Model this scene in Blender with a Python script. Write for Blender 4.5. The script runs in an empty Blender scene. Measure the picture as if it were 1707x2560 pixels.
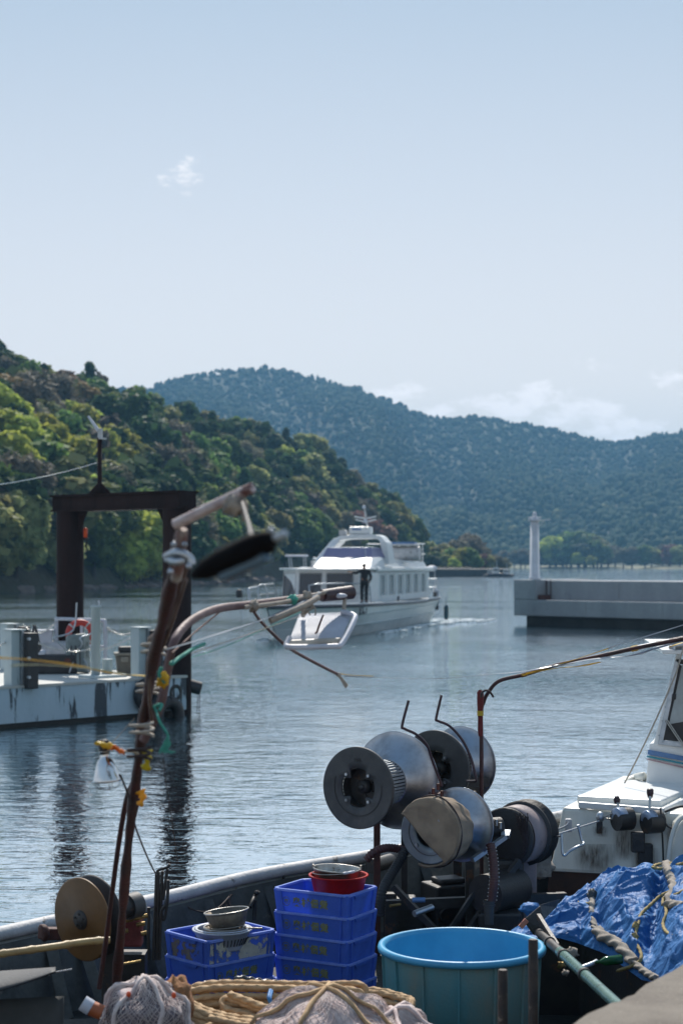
import bpy, bmesh, math, random
import numpy as np
from mathutils import Vector, Matrix, noise, Euler
random.seed(7); np.random.seed(7)
R = math.radians
SC = bpy.context.scene
COL = SC.collection
# ------------------------------------------------------------------ camera, sky, sun, exposure
FPX, CX, HY, EYE = 4400.0, 853.5, 1405.0, 3.2
SUN_EL, SUN_AZ = R(46), R(-0.6)
cam = bpy.data.cameras.new('camera'); camo = bpy.data.objects.new('camera', cam); COL.objects.link(camo)
camo.location = (0, 0, EYE); camo.rotation_euler = (R(90), 0, 0)
cam.sensor_fit = 'AUTO'; cam.sensor_width = 36; cam.lens = 36 * FPX / 2560
cam.shift_y = (1405 - 1280) / 2560.0
cam.clip_start = 0.1; cam.clip_end = 9000
cam.dof.use_dof = True; cam.dof.focus_distance = 12.6; cam.dof.aperture_fstop = 3.1
SC.camera = camo
SC.view_settings.view_transform = 'Standard'; SC.view_settings.look = 'None'
SC.view_settings.exposure = 0.16; SC.view_settings.gamma = 1.0; SC.view_settings.use_curve_mapping = False
SC.cycles.max_bounces = 8; SC.cycles.transparent_max_bounces = 24; SC.cycles.volume_bounces = 0
SC.cycles.sample_clamp_indirect = 4.0
SC.cycles.caustics_reflective = False; SC.cycles.caustics_refractive = False

def nn(nt, t, **kw):
    n = nt.nodes.new(t)
    for k, v in kw.items():
        if k.startswith('i_'): n.inputs[int(k[2:]) if k[2:].isdigit() else k[2:]].default_value = v
        else: setattr(n, k, v)
    return n
def mth(nt, op, a, b=None, c=None, clamp=False):
    n = nt.nodes.new('ShaderNodeMath'); n.operation = op; n.use_clamp = clamp
    for i, x in enumerate((a, b, c)):
        if x is None: continue
        if isinstance(x, (int, float)): n.inputs[i].default_value = x
        else: nt.links.new(x, n.inputs[i])
    return n.outputs[0]

world = bpy.data.worlds.new('World'); SC.world = world; world.use_nodes = True
wt = world.node_tree; wt.nodes.clear()
sky = nn(wt, 'ShaderNodeTexSky', sky_type='NISHITA'); sky.sun_disc = False
sky.sun_elevation = SUN_EL; sky.sun_rotation = SUN_AZ; sky.altitude = 0
sky.air_density = 1.0; sky.dust_density = 1.2; sky.ozone_density = 1.6
wo = nn(wt, 'ShaderNodeOutputWorld'); bg = nn(wt, 'ShaderNodeBackground'); bg.inputs[1].default_value = 0.090
geo = nn(wt, 'ShaderNodeTexCoord'); sep = nn(wt, 'ShaderNodeSeparateXYZ'); wt.links.new(geo.outputs['Generated'], sep.inputs[0])
dx, dy, dz = sep.outputs
ay = mth(wt, 'MAXIMUM', dy, 0.05)
U = mth(wt, 'DIVIDE', dx, ay); V = mth(wt, 'DIVIDE', dz, ay)
nz = nn(wt, 'ShaderNodeTexNoise'); nz.inputs['Scale'].default_value = 85; nz.inputs['Detail'].default_value = 8; nz.inputs['Roughness'].default_value = 0.62
mp = nn(wt, 'ShaderNodeMapping'); mp.inputs['Scale'].default_value = (0.75, 0.75, 1.5)
wt.links.new(geo.outputs['Generated'], mp.inputs[0]); wt.links.new(mp.outputs[0], nz.inputs['Vector'])
def pxuv(x, y): return ((x * 1.08866 - CX) / FPX, (HY - y * 1.08866) / FPX)
best = None
for (x, y, a, b, w) in [(428, 404, 58, 34, .42), (915, 905, 95, 30, 1), (1010, 950, 60, 26, 1), (1235, 912, 85, 42, 1.2), (1140, 935, 110, 38, 1.1), (1330, 950, 130, 42, 1.1), (1430, 985, 120, 32, 1),
                        (1355, 842, 42, 20, .6), (1545, 862, 60, 28, .9), (1700, 900, 150, 40, 1), (1900, 960, 300, 60, 1), (-500, 900, 260, 60, 1), (-1100, 850, 300, 80, 1)]:
    u0, v0 = pxuv(x, y); a /= 4041.; b /= 4041.
    du = mth(wt, 'MULTIPLY', mth(wt, 'SUBTRACT', U, u0), 1 / a); dv = mth(wt, 'MULTIPLY', mth(wt, 'SUBTRACT', V, v0), 1 / b)
    d = mth(wt, 'MULTIPLY', mth(wt, 'SUBTRACT', 1.0, mth(wt, 'ADD', mth(wt, 'MULTIPLY', du, du), mth(wt, 'MULTIPLY', dv, dv))), w)
    best = d if best is None else mth(wt, 'MAXIMUM', best, d)
dens = mth(wt, 'ADD', mth(wt, 'MULTIPLY', best, .68), mth(wt, 'MULTIPLY', mth(wt, 'SUBTRACT', nz.outputs[0], 0.5), 3.6))
mr = nn(wt, 'ShaderNodeMapRange', interpolation_type='SMOOTHSTEP'); mr.inputs[1].default_value = 0.0; mr.inputs[2].default_value = 0.95
mr.inputs[4].default_value = 0.8
wt.links.new(dens, mr.inputs[0])
dy0 = mth(wt, 'GREATER_THAN', dy, 0.05)
msk = mth(wt, 'MULTIPLY', mr.outputs[0], dy0)
# slight overall whitening of a humid spring sky
cr = nn(wt, 'ShaderNodeValToRGB'); cr.color_ramp.elements[0].position = 0.0; cr.color_ramp.elements[0].color = (1.0, .90, .82, 1)
cr.color_ramp.elements[1].position = 1.0; cr.color_ramp.elements[1].color = (.17, .29, .46, 1)
for p_, c_ in ((.10, (.95, .86, .80, 1)), (.20, (.68, .69, .71, 1)), (.32, (.39, .49, .585, 1))):
    el = cr.color_ramp.elements.new(p_); el.color = c_
wt.links.new(dz, cr.inputs[0]); hs_ = nn(wt, 'ShaderNodeVectorMath', operation='SCALE'); hs_.inputs['Scale'].default_value = 11.8; wt.links.new(cr.outputs[0], hs_.inputs[0])
dus = nn(wt, 'ShaderNodeMix', data_type='RGBA'); dus.inputs[0].default_value = 0.72
wt.links.new(sky.outputs[0], dus.inputs[6]); wt.links.new(hs_.outputs[0], dus.inputs[7])
cm = nn(wt, 'ShaderNodeMix', data_type='RGBA'); cm.inputs[7].default_value = (13.0, 12.3, 12.1, 1)
wt.links.new(msk, cm.inputs[0]); wt.links.new(dus.outputs[2], cm.inputs[6])
wt.links.new(cm.outputs[2], bg.inputs[0]); wt.links.new(bg.outputs[0], wo.inputs[0])

sl = bpy.data.lights.new('sun', 'SUN'); sl.energy = 5.0; sl.angle = R(0.5); sl.color = (1.0, 0.93, 0.84)
so = bpy.data.objects.new('sun', sl); COL.objects.link(so)
sd = Vector((math.sin(SUN_AZ) * math.cos(SUN_EL), math.cos(SUN_AZ) * math.cos(SUN_EL), math.sin(SUN_EL)))
so.rotation_euler = (-sd).to_track_quat('-Z', 'Y').to_euler(); so.location = (0, 0, 60)

# ------------------------------------------------------------------ helpers
def P(px, py, D): return Vector(((px - CX) / FPX * D, D, EYE - (py - HY) / FPX * D))
def Q(dx, dy, D): return P(dx * 1.08866, dy * 1.08866, D)
def px2m(n, D): return n / FPX * D

def setp(o, label=None, cat=None, group=None, kind=None):
    if label: o['label'] = label
    if cat: o['category'] = cat
    if group: o['group'] = group
    if kind: o['kind'] = kind
    return o
def thing(name, label, cat, loc=(0, 0, 0), rotz=0, group=None):
    o = bpy.data.objects.new(name, None); COL.objects.link(o); o.empty_display_size = .1
    o.location = loc; o.rotation_euler = (0, 0, rotz)
    return setp(o, label, cat, group)
def root_matrix(o):
    while o.parent: o = o.parent
    return Matrix.Translation(o.location) @ o.rotation_euler.to_matrix().to_4x4()
def frame(loc, zaxis, xhint=(0, 0, 1)):
    z = Vector(zaxis).normalized(); x = Vector(xhint); x = (x - z * x.dot(z)).normalized(); y = z.cross(x)
    m = Matrix((x, y, z)).transposed().to_4x4(); m.translation = Vector(loc); return m
def rotz(a, loc=(0, 0, 0)): return Matrix.Translation(Vector(loc)) @ Matrix.Rotation(a, 4, 'Z')
def spline(pts, k=6):
    pts = [Vector(p) for p in pts]
    if len(pts) < 3: return pts
    out = []
    for i in range(len(pts) - 1):
        p0 = pts[max(i - 1, 0)]; p1 = pts[i]; p2 = pts[i + 1]; p3 = pts[min(i + 2, len(pts) - 1)]
        for j in range(k):
            t = j / k
            out.append(0.5 * ((2 * p1) + (p2 - p0) * t + (2 * p0 - 5 * p1 + 4 * p2 - p3) * t * t + (3 * p1 - p0 - 3 * p2 + p3) * t ** 3))
    out.append(pts[-1]); return out
def sag(a, b, s, n=14):
    a, b = Vector(a), Vector(b)
    return [a.lerp(b, i / n) - Vector((0, 0, s * 4 * (i / n) * (1 - i / n))) for i in range(n + 1)]

class MB:
    def __init__(s, M=None): s.v = []; s.f = []; s.s = []; s.M = M
    def add(s, vs, fs, smooth=False, M=None):
        n = len(s.v); M = s.M if M is None else (s.M @ M if s.M is not None else M)
        s.v += [tuple(M @ Vector(p)) for p in vs] if M is not None else [tuple(p) for p in vs]
        s.f += [tuple(i + n for i in f) for f in fs]; s.s += [smooth] * len(fs); return s
    def box(s, c, d, M=None, rz=0, taper=1.0):
        hx, hy, hz = d[0] / 2, d[1] / 2, d[2] / 2
        vs = []
        for z, t in ((-hz, 1.0), (hz, taper)):
            for x, y in ((-hx, -hy), (hx, -hy), (hx, hy), (-hx, hy)):
                X, Y = x * t, y * t
                if rz: X, Y = X * math.cos(rz) - Y * math.sin(rz), X * math.sin(rz) + Y * math.cos(rz)
                vs.append((c[0] + X, c[1] + Y, c[2] + z))
        return s.add(vs, [(3, 2, 1, 0), (4, 5, 6, 7), (0, 1, 5, 4), (1, 2, 6, 5), (2, 3, 7, 6), (3, 0, 4, 7)], False, M)
    def hexa(s, v8, M=None):
        return s.add(v8, [(3, 2, 1, 0), (4, 5, 6, 7), (0, 1, 5, 4), (1, 2, 6, 5), (2, 3, 7, 6), (3, 0, 4, 7)], False, M)
    def prism(s, poly, z0, z1, M=None):
        n = len(poly); vs = [(x, y, z0) for x, y in poly] + [(x, y, z1) for x, y in poly]
        return s.add(vs, [tuple(range(n - 1, -1, -1)), tuple(range(n, 2 * n))] + [(i, (i + 1) % n, n + (i + 1) % n, n + i) for i in range(n)], False, M)
    def beam(s, a, b, w, h, up=(0, 0, 1), M=None):
        a, b = Vector(a), Vector(b); d = (b - a).normalized(); u = Vector(up)
        if abs(d.dot(u)) > .98: u = Vector((0, 1, 0))
        x = d.cross(u).normalized(); y = x.cross(d)
        vs = [p + x * (w / 2 * i) + y * (h / 2 * j) for p in (a, b) for i, j in ((-1, -1), (1, -1), (1, 1), (-1, 1))]
        return s.hexa(vs, M)
    def tube(s, pts, r, n=8, caps=True, M=None, lobes=0, pitch=0.1, depth=.2, squash=1.0):
        pts = [Vector(p) for p in pts]; m = len(pts)
        rr = r if isinstance(r, (list, tuple)) else [r] * m
        t0 = (pts[1] - pts[0]).normalized(); up = Vector((0, 0, 1)) if abs(t0.z) < .9 else Vector((0, 1, 0))
        x = t0.cross(up).normalized(); vs = []; L = 0
        for i, p in enumerate(pts):
            t = (pts[min(i + 1, m - 1)] - pts[max(i - 1, 0)])
            if t.length < 1e-9: t = t0
            t.normalize()
            x = (x - t * x.dot(t)); x = x.normalized() if x.length > 1e-6 else t.orthogonal().normalized()
            y = t.cross(x)
            if i: L += (p - pts[i - 1]).length
            ph = 2 * math.pi * L / pitch if lobes else 0
            for k in range(n):
                a = 2 * math.pi * k / n
                q = rr[i] * (1 + depth * math.cos(lobes * a + ph)) if lobes else rr[i]
                vs.append(p + x * (q * math.cos(a)) + y * (q * math.sin(a) * squash))
        fs = [(i * n + k, i * n + (k + 1) % n, (i + 1) * n + (k + 1) % n, (i + 1) * n + k) for i in range(m - 1) for k in range(n)]
        s.add(vs, fs, True, M)
        if caps: 
            s.add(vs[:n], [tuple(range(n - 1, -1, -1))], False, M); s.add(vs[-n:], [tuple(range(n))], False, M)
        return s
    def lathe(s, prof, M=None, n=40, smooth=True, wob=None, a0=0, a1=2 * math.pi):
        full = abs(a1 - a0 - 2 * math.pi) < 1e-6; cols = n if full else n + 1; vs = []
        for i, (r, z) in enumerate(prof):
            for k in range(cols):
                a = a0 + (a1 - a0) * k / n; q = r * (wob(a, i) if wob else 1)
                vs.append((q * math.cos(a), q * math.sin(a), z))
        fs = [(i * cols + k, i * cols + (k + 1) % cols, (i + 1) * cols + (k + 1) % cols, (i + 1) * cols + k) for i in range(len(prof) - 1) for k in range(n)]
        return s.add(vs, fs, smooth, M)
    def cyl(s, a, b, r, n=20, r2=None):
        a, b = Vector(a), Vector(b); M = frame(a, b - a, (1, .01, .02)); L = (b - a).length; r2 = r if r2 is None else r2
        s.lathe([(r, 0), (r2, L)], M, n)
        s.add([(r * math.cos(2 * math.pi * k / n), r * math.sin(2 * math.pi * k / n), 0) for k in range(n)], [tuple(range(n - 1, -1, -1))], False, M)
        s.add([(r2 * math.cos(2 * math.pi * k / n), r2 * math.sin(2 * math.pi * k / n), L) for k in range(n)], [tuple(range(n))], False, M); return s
    def grid(s, fn, nu, nv, smooth=True, M=None):
        vs = [fn(i / nu, j / nv) for j in range(nv + 1) for i in range(nu + 1)]
        fs = [(j * (nu + 1) + i, j * (nu + 1) + i + 1, (j + 1) * (nu + 1) + i + 1, (j + 1) * (nu + 1) + i) for j in range(nv) for i in range(nu)]
        return s.add(vs, fs, smooth, M)
    def ball(s, c, r, n=10, M=None, wob=0, seed=0):
        r = r if isinstance(r, (tuple, list)) else (r, r, r); vs = []; m = n * 2
        for j in range(n + 1):
            ph = math.pi * j / n
            for i in range(m):
                a = 2 * math.pi * i / m; d = Vector((math.sin(ph) * math.cos(a), math.sin(ph) * math.sin(a), -math.cos(ph)))
                k = 1 + (wob * noise.noise(d * 2.3 + Vector((seed, 0, 0))) if wob else 0)
                vs.append((c[0] + d.x * r[0] * k, c[1] + d.y * r[1] * k, c[2] + d.z * r[2] * k))
        return s.add(vs, [(j * m + i, j * m + (i + 1) % m, (j + 1) * m + (i + 1) % m, (j + 1) * m + i) for j in range(n) for i in range(m)], True, M)
    def build(s, name, mat, parent=None, label=None, cat=None, group=None, kind=None, bevel=0, solid=0, recenter=True):
        me = bpy.data.meshes.new(name); vs = s.v; loc = None
        if parent is not None:
            W = root_matrix(parent).inverted(); vs = [tuple(W @ Vector(p)) for p in vs]
        elif recenter and kind != 'structure':
            a = np.array(vs); mn, mx = a.min(0), a.max(0); loc = ((mn[0] + mx[0]) / 2, (mn[1] + mx[1]) / 2, mn[2])
            vs = (a - np.array(loc)).tolist()
        me.from_pydata(vs, [], s.f); me.validate(clean_customdata=False)
        if len(me.polygons) == len(s.s): me.polygons.foreach_set('use_smooth', s.s)
        me.materials.append(mat); me.update()
        o = bpy.data.objects.new(name, me); COL.objects.link(o)
        if parent is not None: o.parent = parent
        if loc: o.location = loc
        if solid:
            m = o.modifiers.new('solid', 'SOLIDIFY'); m.thickness = solid; m.offset = 0
        if bevel:
            m = o.modifiers.new('bevel', 'BEVEL'); m.width = bevel; m.segments = 2; m.limit_method = 'ANGLE'; m.angle_limit = R(40)
        return setp(o, label, cat, group, kind)

def text_mb(txt, size, M, extrude=.0006, offset=0.0, shear=0, align='LEFT', spacing=1.0):
    cu = bpy.data.curves.new('lettering', 'FONT'); cu.body = txt; cu.size = size; cu.extrude = extrude; cu.offset = offset; cu.shear = shear
    cu.align_x = align; cu.align_y = 'CENTER'; cu.space_character = spacing; cu.resolution_u = 3
    o = bpy.data.objects.new('lettering', cu); COL.objects.link(o)
    dg = bpy.context.evaluated_depsgraph_get(); me = bpy.data.meshes.new_from_object(o.evaluated_get(dg))
    mb = MB(); mb.add([tuple(v.co) for v in me.vertices], [tuple(p.vertices) for p in me.polygons], False, M)
    bpy.data.objects.remove(o); bpy.data.meshes.remove(me); bpy.data.curves.remove(cu)
    return mb
def copy_tree(o, loc, rz, label=None, group=None):
    r = o.copy(); COL.objects.link(r); r.location = loc; r.rotation_euler = (0, 0, rz)
    if label: r['label'] = label
    if group: r['group'] = group
    for ch in list(o.children):
        c = ch.copy(); COL.objects.link(c); c.parent = r
        for g in list(ch.children):
            d = g.copy(); COL.objects.link(d); d.parent = c
    return r

# ------------------------------------------------------------------ materials
MATS = {}
def mat(name, c1, c2=None, scale=6.0, rough=0.55, rvar=0.12, metal=0.0, bump=0.15, bscale=60.0, patch=None, pscale=4.0, pth=0.55, psoft=.06,
        stretch=(1, 1, 1), trans=0.0, spec=0.5, coat=0.0, fine=0.0, prough=None, randhue=0.0, coords='Object'):
    if name in MATS: return MATS[name]
    m = bpy.data.materials.new(name); m.use_nodes = True; nt = m.node_tree; MATS[name] = m
    b = nt.nodes['Principled BSDF']; out = nt.nodes['Material Output']
    tc = nn(nt, 'ShaderNodeTexCoord'); mpn = nn(nt, 'ShaderNodeMapping'); mpn.inputs['Scale'].default_value = stretch
    nt.links.new(tc.outputs[coords], mpn.inputs[0])
    n1 = nn(nt, 'ShaderNodeTexNoise'); n1.inputs['Scale'].default_value = scale; n1.inputs['Detail'].default_value = 6; n1.inputs['Roughness'].default_value = .62
    nt.links.new(mpn.outputs[0], n1.inputs['Vector'])
    c2 = c2 or tuple(x * .72 for x in c1)
    ramp = nn(nt, 'ShaderNodeMapRange', interpolation_type='SMOOTHSTEP'); ramp.inputs[1].default_value = .34; ramp.inputs[2].default_value = .66
    nt.links.new(n1.outputs[0], ramp.inputs[0])
    mx = nn(nt, 'ShaderNodeMix', data_type='RGBA'); mx.inputs[6].default_value = (*c1, 1); mx.inputs[7].default_value = (*c2, 1)
    nt.links.new(ramp.outputs[0], mx.inputs[0]); colo = mx.outputs[2]
    rg = mth(nt, 'MULTIPLY_ADD', n1.outputs[0], rvar * 2, rough - rvar)
    met = metal
    if patch:
        n2 = nn(nt, 'ShaderNodeTexNoise'); n2.inputs['Scale'].default_value = pscale; n2.inputs['Detail'].default_value = 9; n2.inputs['Roughness'].default_value = .68
        nt.links.new(mpn.outputs[0], n2.inputs['Vector'])
        pr = nn(nt, 'ShaderNodeMapRange', interpolation_type='SMOOTHSTEP'); pr.inputs[1].default_value = pth; pr.inputs[2].default_value = pth + psoft
        nt.links.new(n2.outputs[0], pr.inputs[0])
        m2 = nn(nt, 'ShaderNodeMix', data_type='RGBA'); nt.links.new(pr.outputs[0], m2.inputs[0]); nt.links.new(colo, m2.inputs[6]); m2.inputs[7].default_value = (*patch, 1)
        colo = m2.outputs[2]
        if metal:
            mm = mth(nt, 'MULTIPLY', mth(nt, 'SUBTRACT', 1.0, pr.outputs[0]), metal); nt.links.new(mm, b.inputs['Metallic'])
        if prough is not None:
            rg = mth(nt, 'ADD', mth(nt, 'MULTIPLY', rg, mth(nt, 'SUBTRACT', 1.0, pr.outputs[0])), mth(nt, 'MULTIPLY', pr.outputs[0], prough))
    if fine:
        n3 = nn(nt, 'ShaderNodeTexNoise'); n3.inputs['Scale'].default_value = bscale * 2.5; n3.inputs['Detail'].default_value = 3
        nt.links.new(tc.outputs[coords], n3.inputs['Vector'])
        f = mth(nt, 'MULTIPLY_ADD', n3.outputs[0], fine * 2, 1 - fine)
        mv = nn(nt, 'ShaderNodeVectorMath', operation='SCALE'); nt.links.new(colo, mv.inputs[0]); nt.links.new(f, mv.inputs['Scale']); colo = mv.outputs[0]
    if randhue:
        oi = nn(nt, 'ShaderNodeObjectInfo'); hs = nn(nt, 'ShaderNodeHueSaturation')
        nt.links.new(mth(nt, 'MULTIPLY_ADD', oi.outputs['Random'], randhue * .2, .5 - randhue * .1), hs.inputs['Hue'])
        nt.links.new(mth(nt, 'MULTIPLY_ADD', oi.outputs['Random'], randhue * 1.4, 1 - randhue * .7), hs.inputs['Value'])
        nt.links.new(colo, hs.inputs['Color']); colo = hs.outputs[0]
    nt.links.new(colo, b.inputs['Base Color']); nt.links.new(rg, b.inputs['Roughness'])
    if not (patch and metal): b.inputs['Metallic'].default_value = met
    b.inputs['Specular IOR Level'].default_value = spec
    if coat: b.inputs['Coat Weight'].default_value = coat; b.inputs['Coat Roughness'].default_value = .15
    if bump:
        nb = nn(nt, 'ShaderNodeTexNoise'); nb.inputs['Scale'].default_value = bscale; nb.inputs['Detail'].default_value = 5
        nt.links.new(tc.outputs[coords], nb.inputs['Vector'])
        bp = nn(nt, 'ShaderNodeBump'); bp.inputs['Strength'].default_value = bump; bp.inputs['Distance'].default_value = .6 / bscale
        nt.links.new(nb.outputs[0], bp.inputs['Height']); nt.links.new(bp.outputs[0], b.inputs['Normal'])
    if trans:
        tr = nn(nt, 'ShaderNodeBsdfTranslucent'); ms = nn(nt, 'ShaderNodeMixShader'); ms.inputs[0].default_value = trans
        nt.links.new(colo, tr.inputs[0]); nt.links.new(b.outputs[0], ms.inputs[1]); nt.links.new(tr.outputs[0], ms.inputs[2]); nt.links.new(ms.outputs[0], out.inputs[0])
    return m

M_white = mat('white_gelcoat', (.74, .76, .76), (.66, .69, .70), 3, .32, bump=.05, patch=(.42, .40, .34), pscale=2.2, pth=.66, psoft=.12)
M_hullwhite = mat('pale_hull_paint', (.62, .68, .70), (.55, .62, .64), 1.2, .35, bump=.04, stretch=(1, 1, .3), patch=(.35, .38, .36), pscale=1.6, pth=.62, psoft=.2)
M_dirtywhite = mat('stained_fibreglass', (.66, .67, .62), (.58, .58, .52), 4, .42, bump=.12, bscale=30, patch=(.30, .24, .16), pscale=3.2, pth=.6, psoft=.12, stretch=(1.4, 1.4, .5))
M_greywhite = mat('chalky_grey_paint', (.54, .54, .55), (.42, .43, .44), 6, .6, bump=.3, bscale=40, patch=(.16, .15, .14), pscale=5, pth=.58, fine=.15)
M_galv = mat('galvanised_steel', (.46, .50, .54), (.36, .40, .44), 14, .42, metal=.9, bump=.1, patch=(.18, .15, .12), pscale=6, pth=.63)
M_silver = mat('worn_aluminium', (.38, .41, .46), (.24, .26, .29), 5, .36, rvar=.16, metal=.95, bump=.12, bscale=90, patch=(.22, .21, .20), pscale=4.5, pth=.6, psoft=.15, prough=.6)
M_castgrey = mat('cast_grey_flange', (.085, .086, .088), (.06, .062, .066), 5, .6, metal=.3, bump=.35, bscale=120, fine=.12, patch=(.07, .075, .08), pscale=3, pth=.58, psoft=.2)
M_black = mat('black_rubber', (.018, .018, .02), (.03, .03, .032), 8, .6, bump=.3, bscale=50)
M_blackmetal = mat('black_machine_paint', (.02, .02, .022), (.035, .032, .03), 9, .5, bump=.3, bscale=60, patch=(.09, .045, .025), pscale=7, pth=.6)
M_rust = mat('rusty_red_steel', (.10, .030, .022), (.055, .022, .018), 10, .7, bump=.4, bscale=80, patch=(.20, .11, .09), pscale=12, pth=.64)
M_rustpole = mat('flaking_red_pole', (.040, .020, .020), (.070, .022, .021), 7, .6, bump=.5, bscale=60, patch=(.22, .17, .16), pscale=14, pth=.64)
M_purple = mat('dark_violet_rod', (.045, .02, .032), (.03, .016, .02), 20, .45, bump=.2)
M_pile = mat('rust_brown_piling', (.034, .019, .018), (.020, .013, .013), 1.5, .8, spec=.15, bump=.3, bscale=12, stretch=(1, 1, .25))
M_bluecrate = mat('blue_crate_plastic', (.11, .24, .84), (.09, .20, .74), 7, .42, bump=.05, trans=.38, fine=.05, patch=(.09, .14, .55), pscale=6, pth=.66, psoft=.15)
M_bluecrate2 = mat('stained_blue_crate_plastic', (.11, .22, .74), (.08, .16, .58), 7, .5, bump=.1, trans=.3, patch=(.16, .15, .14), pscale=7, pth=.6, psoft=.12)
M_olive = mat('olive_stencil_paint', (.24, .25, .10), (.17, .18, .08), 30, .7, bump=.1, patch=(.08, .12, .40), pscale=60, pth=.58)
M_tubblue = mat('light_blue_tub', (.07, .40, .66), (.055, .33, .58), 3, .42, bump=.08, trans=.10, patch=(.12, .28, .34), pscale=4, pth=.62, psoft=.2)
M_tubside = mat('weathered_tub_side', (.08, .30, .37), (.15, .28, .29), 3, .6, bump=.2, patch=(.24, .26, .22), pscale=2.6, pth=.5, psoft=.25, stretch=(1, 1, .4), fine=.08)
M_red = mat('red_plastic', (.62, .02, .015), (.45, .015, .015), 8, .4, bump=.05, trans=.25)
M_orange = mat('orange_plastic', (.75, .10, .02), (.6, .07, .02), 8, .4, bump=.05)
M_lifered = mat('life_ring_red', (.55, .05, .03), (.40, .035, .03), 8, .5, bump=.1)
M_steel = mat('dented_steel', (.50, .49, .46), (.34, .33, .31), 12, .34, metal=.9, bump=.2, patch=(.2, .16, .12), pscale=10, pth=.6)
M_whiteplastic = mat('white_plastic', (.62, .66, .74), (.54, .58, .66), 9, .45, bump=.05, trans=.2)
M_creamrope = mat('tan_rope', (.52, .36, .20), (.40, .26, .14), 25, .85, bump=.5, bscale=260, fine=.15)
M_greyrope = mat('grey_hemp_rope', (.36, .32, .27), (.26, .23, .20), 25, .9, bump=.6, bscale=220, fine=.2)
M_yellowrope = mat('faded_yellow_rope', (.40, .31, .13), (.30, .23, .10), 30, .85, bump=.5, bscale=260, fine=.15)
M_blackrope = mat('black_beaded_rope', (.02, .022, .026), (.035, .04, .045), 40, .35, bump=.4, bscale=160)
M_bluecord = mat('blue_cord', (.03, .20, .50), None, 30, .6)
M_green = mat('turquoise_twine', (.08, .42, .34), (.06, .32, .26), 40, .7, bump=.4, bscale=300, trans=.2)
M_yellowtape = mat('yellow_plastic_tape', (.75, .55, .06), (.62, .44, .05), 10, .35, bump=.2, trans=.4)
M_orangetape = mat('orange_plastic_tape', (.85, .22, .04), (.75, .30, .04), 14, .4, bump=.3, trans=.3)
M_cleartape = mat('clear_pale_tape', (.55, .60, .66), (.45, .5, .56), 10, .25, bump=.1, trans=.4)
M_palecord = mat('pale_cord', (.42, .38, .32), (.3, .28, .25), 40, .8)
M_darkcord = mat('dark_cord', (.05, .035, .035), None, 40, .8)
M_tan = mat('tan_plastic_disc', (.17, .085, .025), (.12, .06, .018), 4, .5, bump=.1, trans=.08)
M_bamboo = mat('bamboo', (.42, .30, .13), (.30, .20, .09), 6, .5, bump=.2)
M_cloth = mat('brown_canvas', (.31, .24, .17), (.22, .17, .125), 6, .9, bump=.6, bscale=300, fine=.12, trans=.08)
M_deck = mat('shade_dark_deck', (.016, .018, .017), (.018, .018, .018), 5, .75, bump=.4, bscale=25, fine=.2)  # near black: the shadow lying over the deck is put into the colour
M_bulwark = mat('dark_bulwark', (.085, .095, .095), (.045, .05, .05), 4, .7, bump=.3, bscale=20, patch=(.15, .14, .13), pscale=3, pth=.58, fine=.15)
M_quay = mat('coarse_quay_concrete', (.21, .185, .155), (.15, .13, .11), 3, .95, rvar=.03, bump=.9, bscale=70, fine=.35, patch=(.29, .26, .22), pscale=45, pth=.6)
M_conc = mat('breakwater_concrete', (.36, .38, .40), (.28, .30, .32), .6, .85, bump=.3, bscale=6, stretch=(1, 1, .4), patch=(.14, .15, .16), pscale=.7, pth=.6, psoft=.15)
M_concdark = mat('dark_concrete', (.035, .038, .036), (.02, .022, .022), 1, .6, bump=.3, bscale=6)  # plain near-black, used below the breakwater blocks and the pontoon side
M_tower = mat('beacon_white_paint', (.66, .68, .72), (.58, .6, .64), 2, .5, bump=.05)
M_pontoon = mat('peeling_pontoon_paint', (.42, .54, .62), (.36, .48, .56), 1.2, .55, bump=.2, bscale=10, stretch=(1.3, 1.3, .2), patch=(.03, .045, .06), pscale=2.4, pth=.53, psoft=.05)
M_pdeck = mat('pale_pontoon_deck', (.52, .53, .50), (.44, .45, .43), .8, .7, bump=.15, bscale=8)
M_postwhite = mat('white_post_paint', (.46, .54, .56), (.38, .46, .49), 2.5, .5, bump=.1, stretch=(1, 1, .3), patch=(.22, .28, .3), pscale=3, pth=.6)
M_glassdark = mat('dark_window_glass', (.015, .022, .035), (.02, .03, .045), 1.0, .12, rvar=.03, bump=0, spec=.6)
M_teal = mat('teal_side_glass', (.01, .07, .10), None, 2, .15, rvar=.02, bump=0, spec=.6)
M_tint = mat('violet_tinted_acrylic', (.30, .29, .45), (.24, .24, .40), 1.2, .25, bump=.02, trans=.3, spec=.6)
M_clothes = mat('black_work_clothes', (.012, .013, .016), None, 8, .85, bump=.2)
M_skin = mat('skin', (.45, .26, .18), None, 8, .55, bump=.05)
M_chain = mat('bright_chain', (.75, .76, .74), None, 8, .28, metal=.8, bump=0)
M_bark = mat('bark', (.06, .045, .035), None, 4, .9, bump=.5, bscale=10)
M_rock = mat('shore_rock', (.20, .17, .15), (.12, .1, .09), 1, .9, bump=.8, bscale=3)
M_navy = mat('dark_blue_stripe', (.012, .02, .04), None, 4, .4, bump=0)
M_bluestripe = mat('blue_stripe_paint', (.10, .22, .45), None, 6, .4, bump=0)
M_tealstripe = mat('teal_stripe_paint', (.02, .27, .36), None, 6, .4, bump=0)
M_pinkstripe = mat('pink_stripe_paint', (.42, .27, .30), None, 6, .4, bump=0)
M_lens = mat('control_head_plate', (.20, .28, .42), (.28, .34, .44), 12, .35, bump=.1, metal=.4)
M_greenpole = mat('green_painted_steel', (.18, .30, .26), (.12, .22, .19), 10, .25, metal=.2, bump=.1, patch=(.05, .06, .05), pscale=8, pth=.6)
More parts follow.
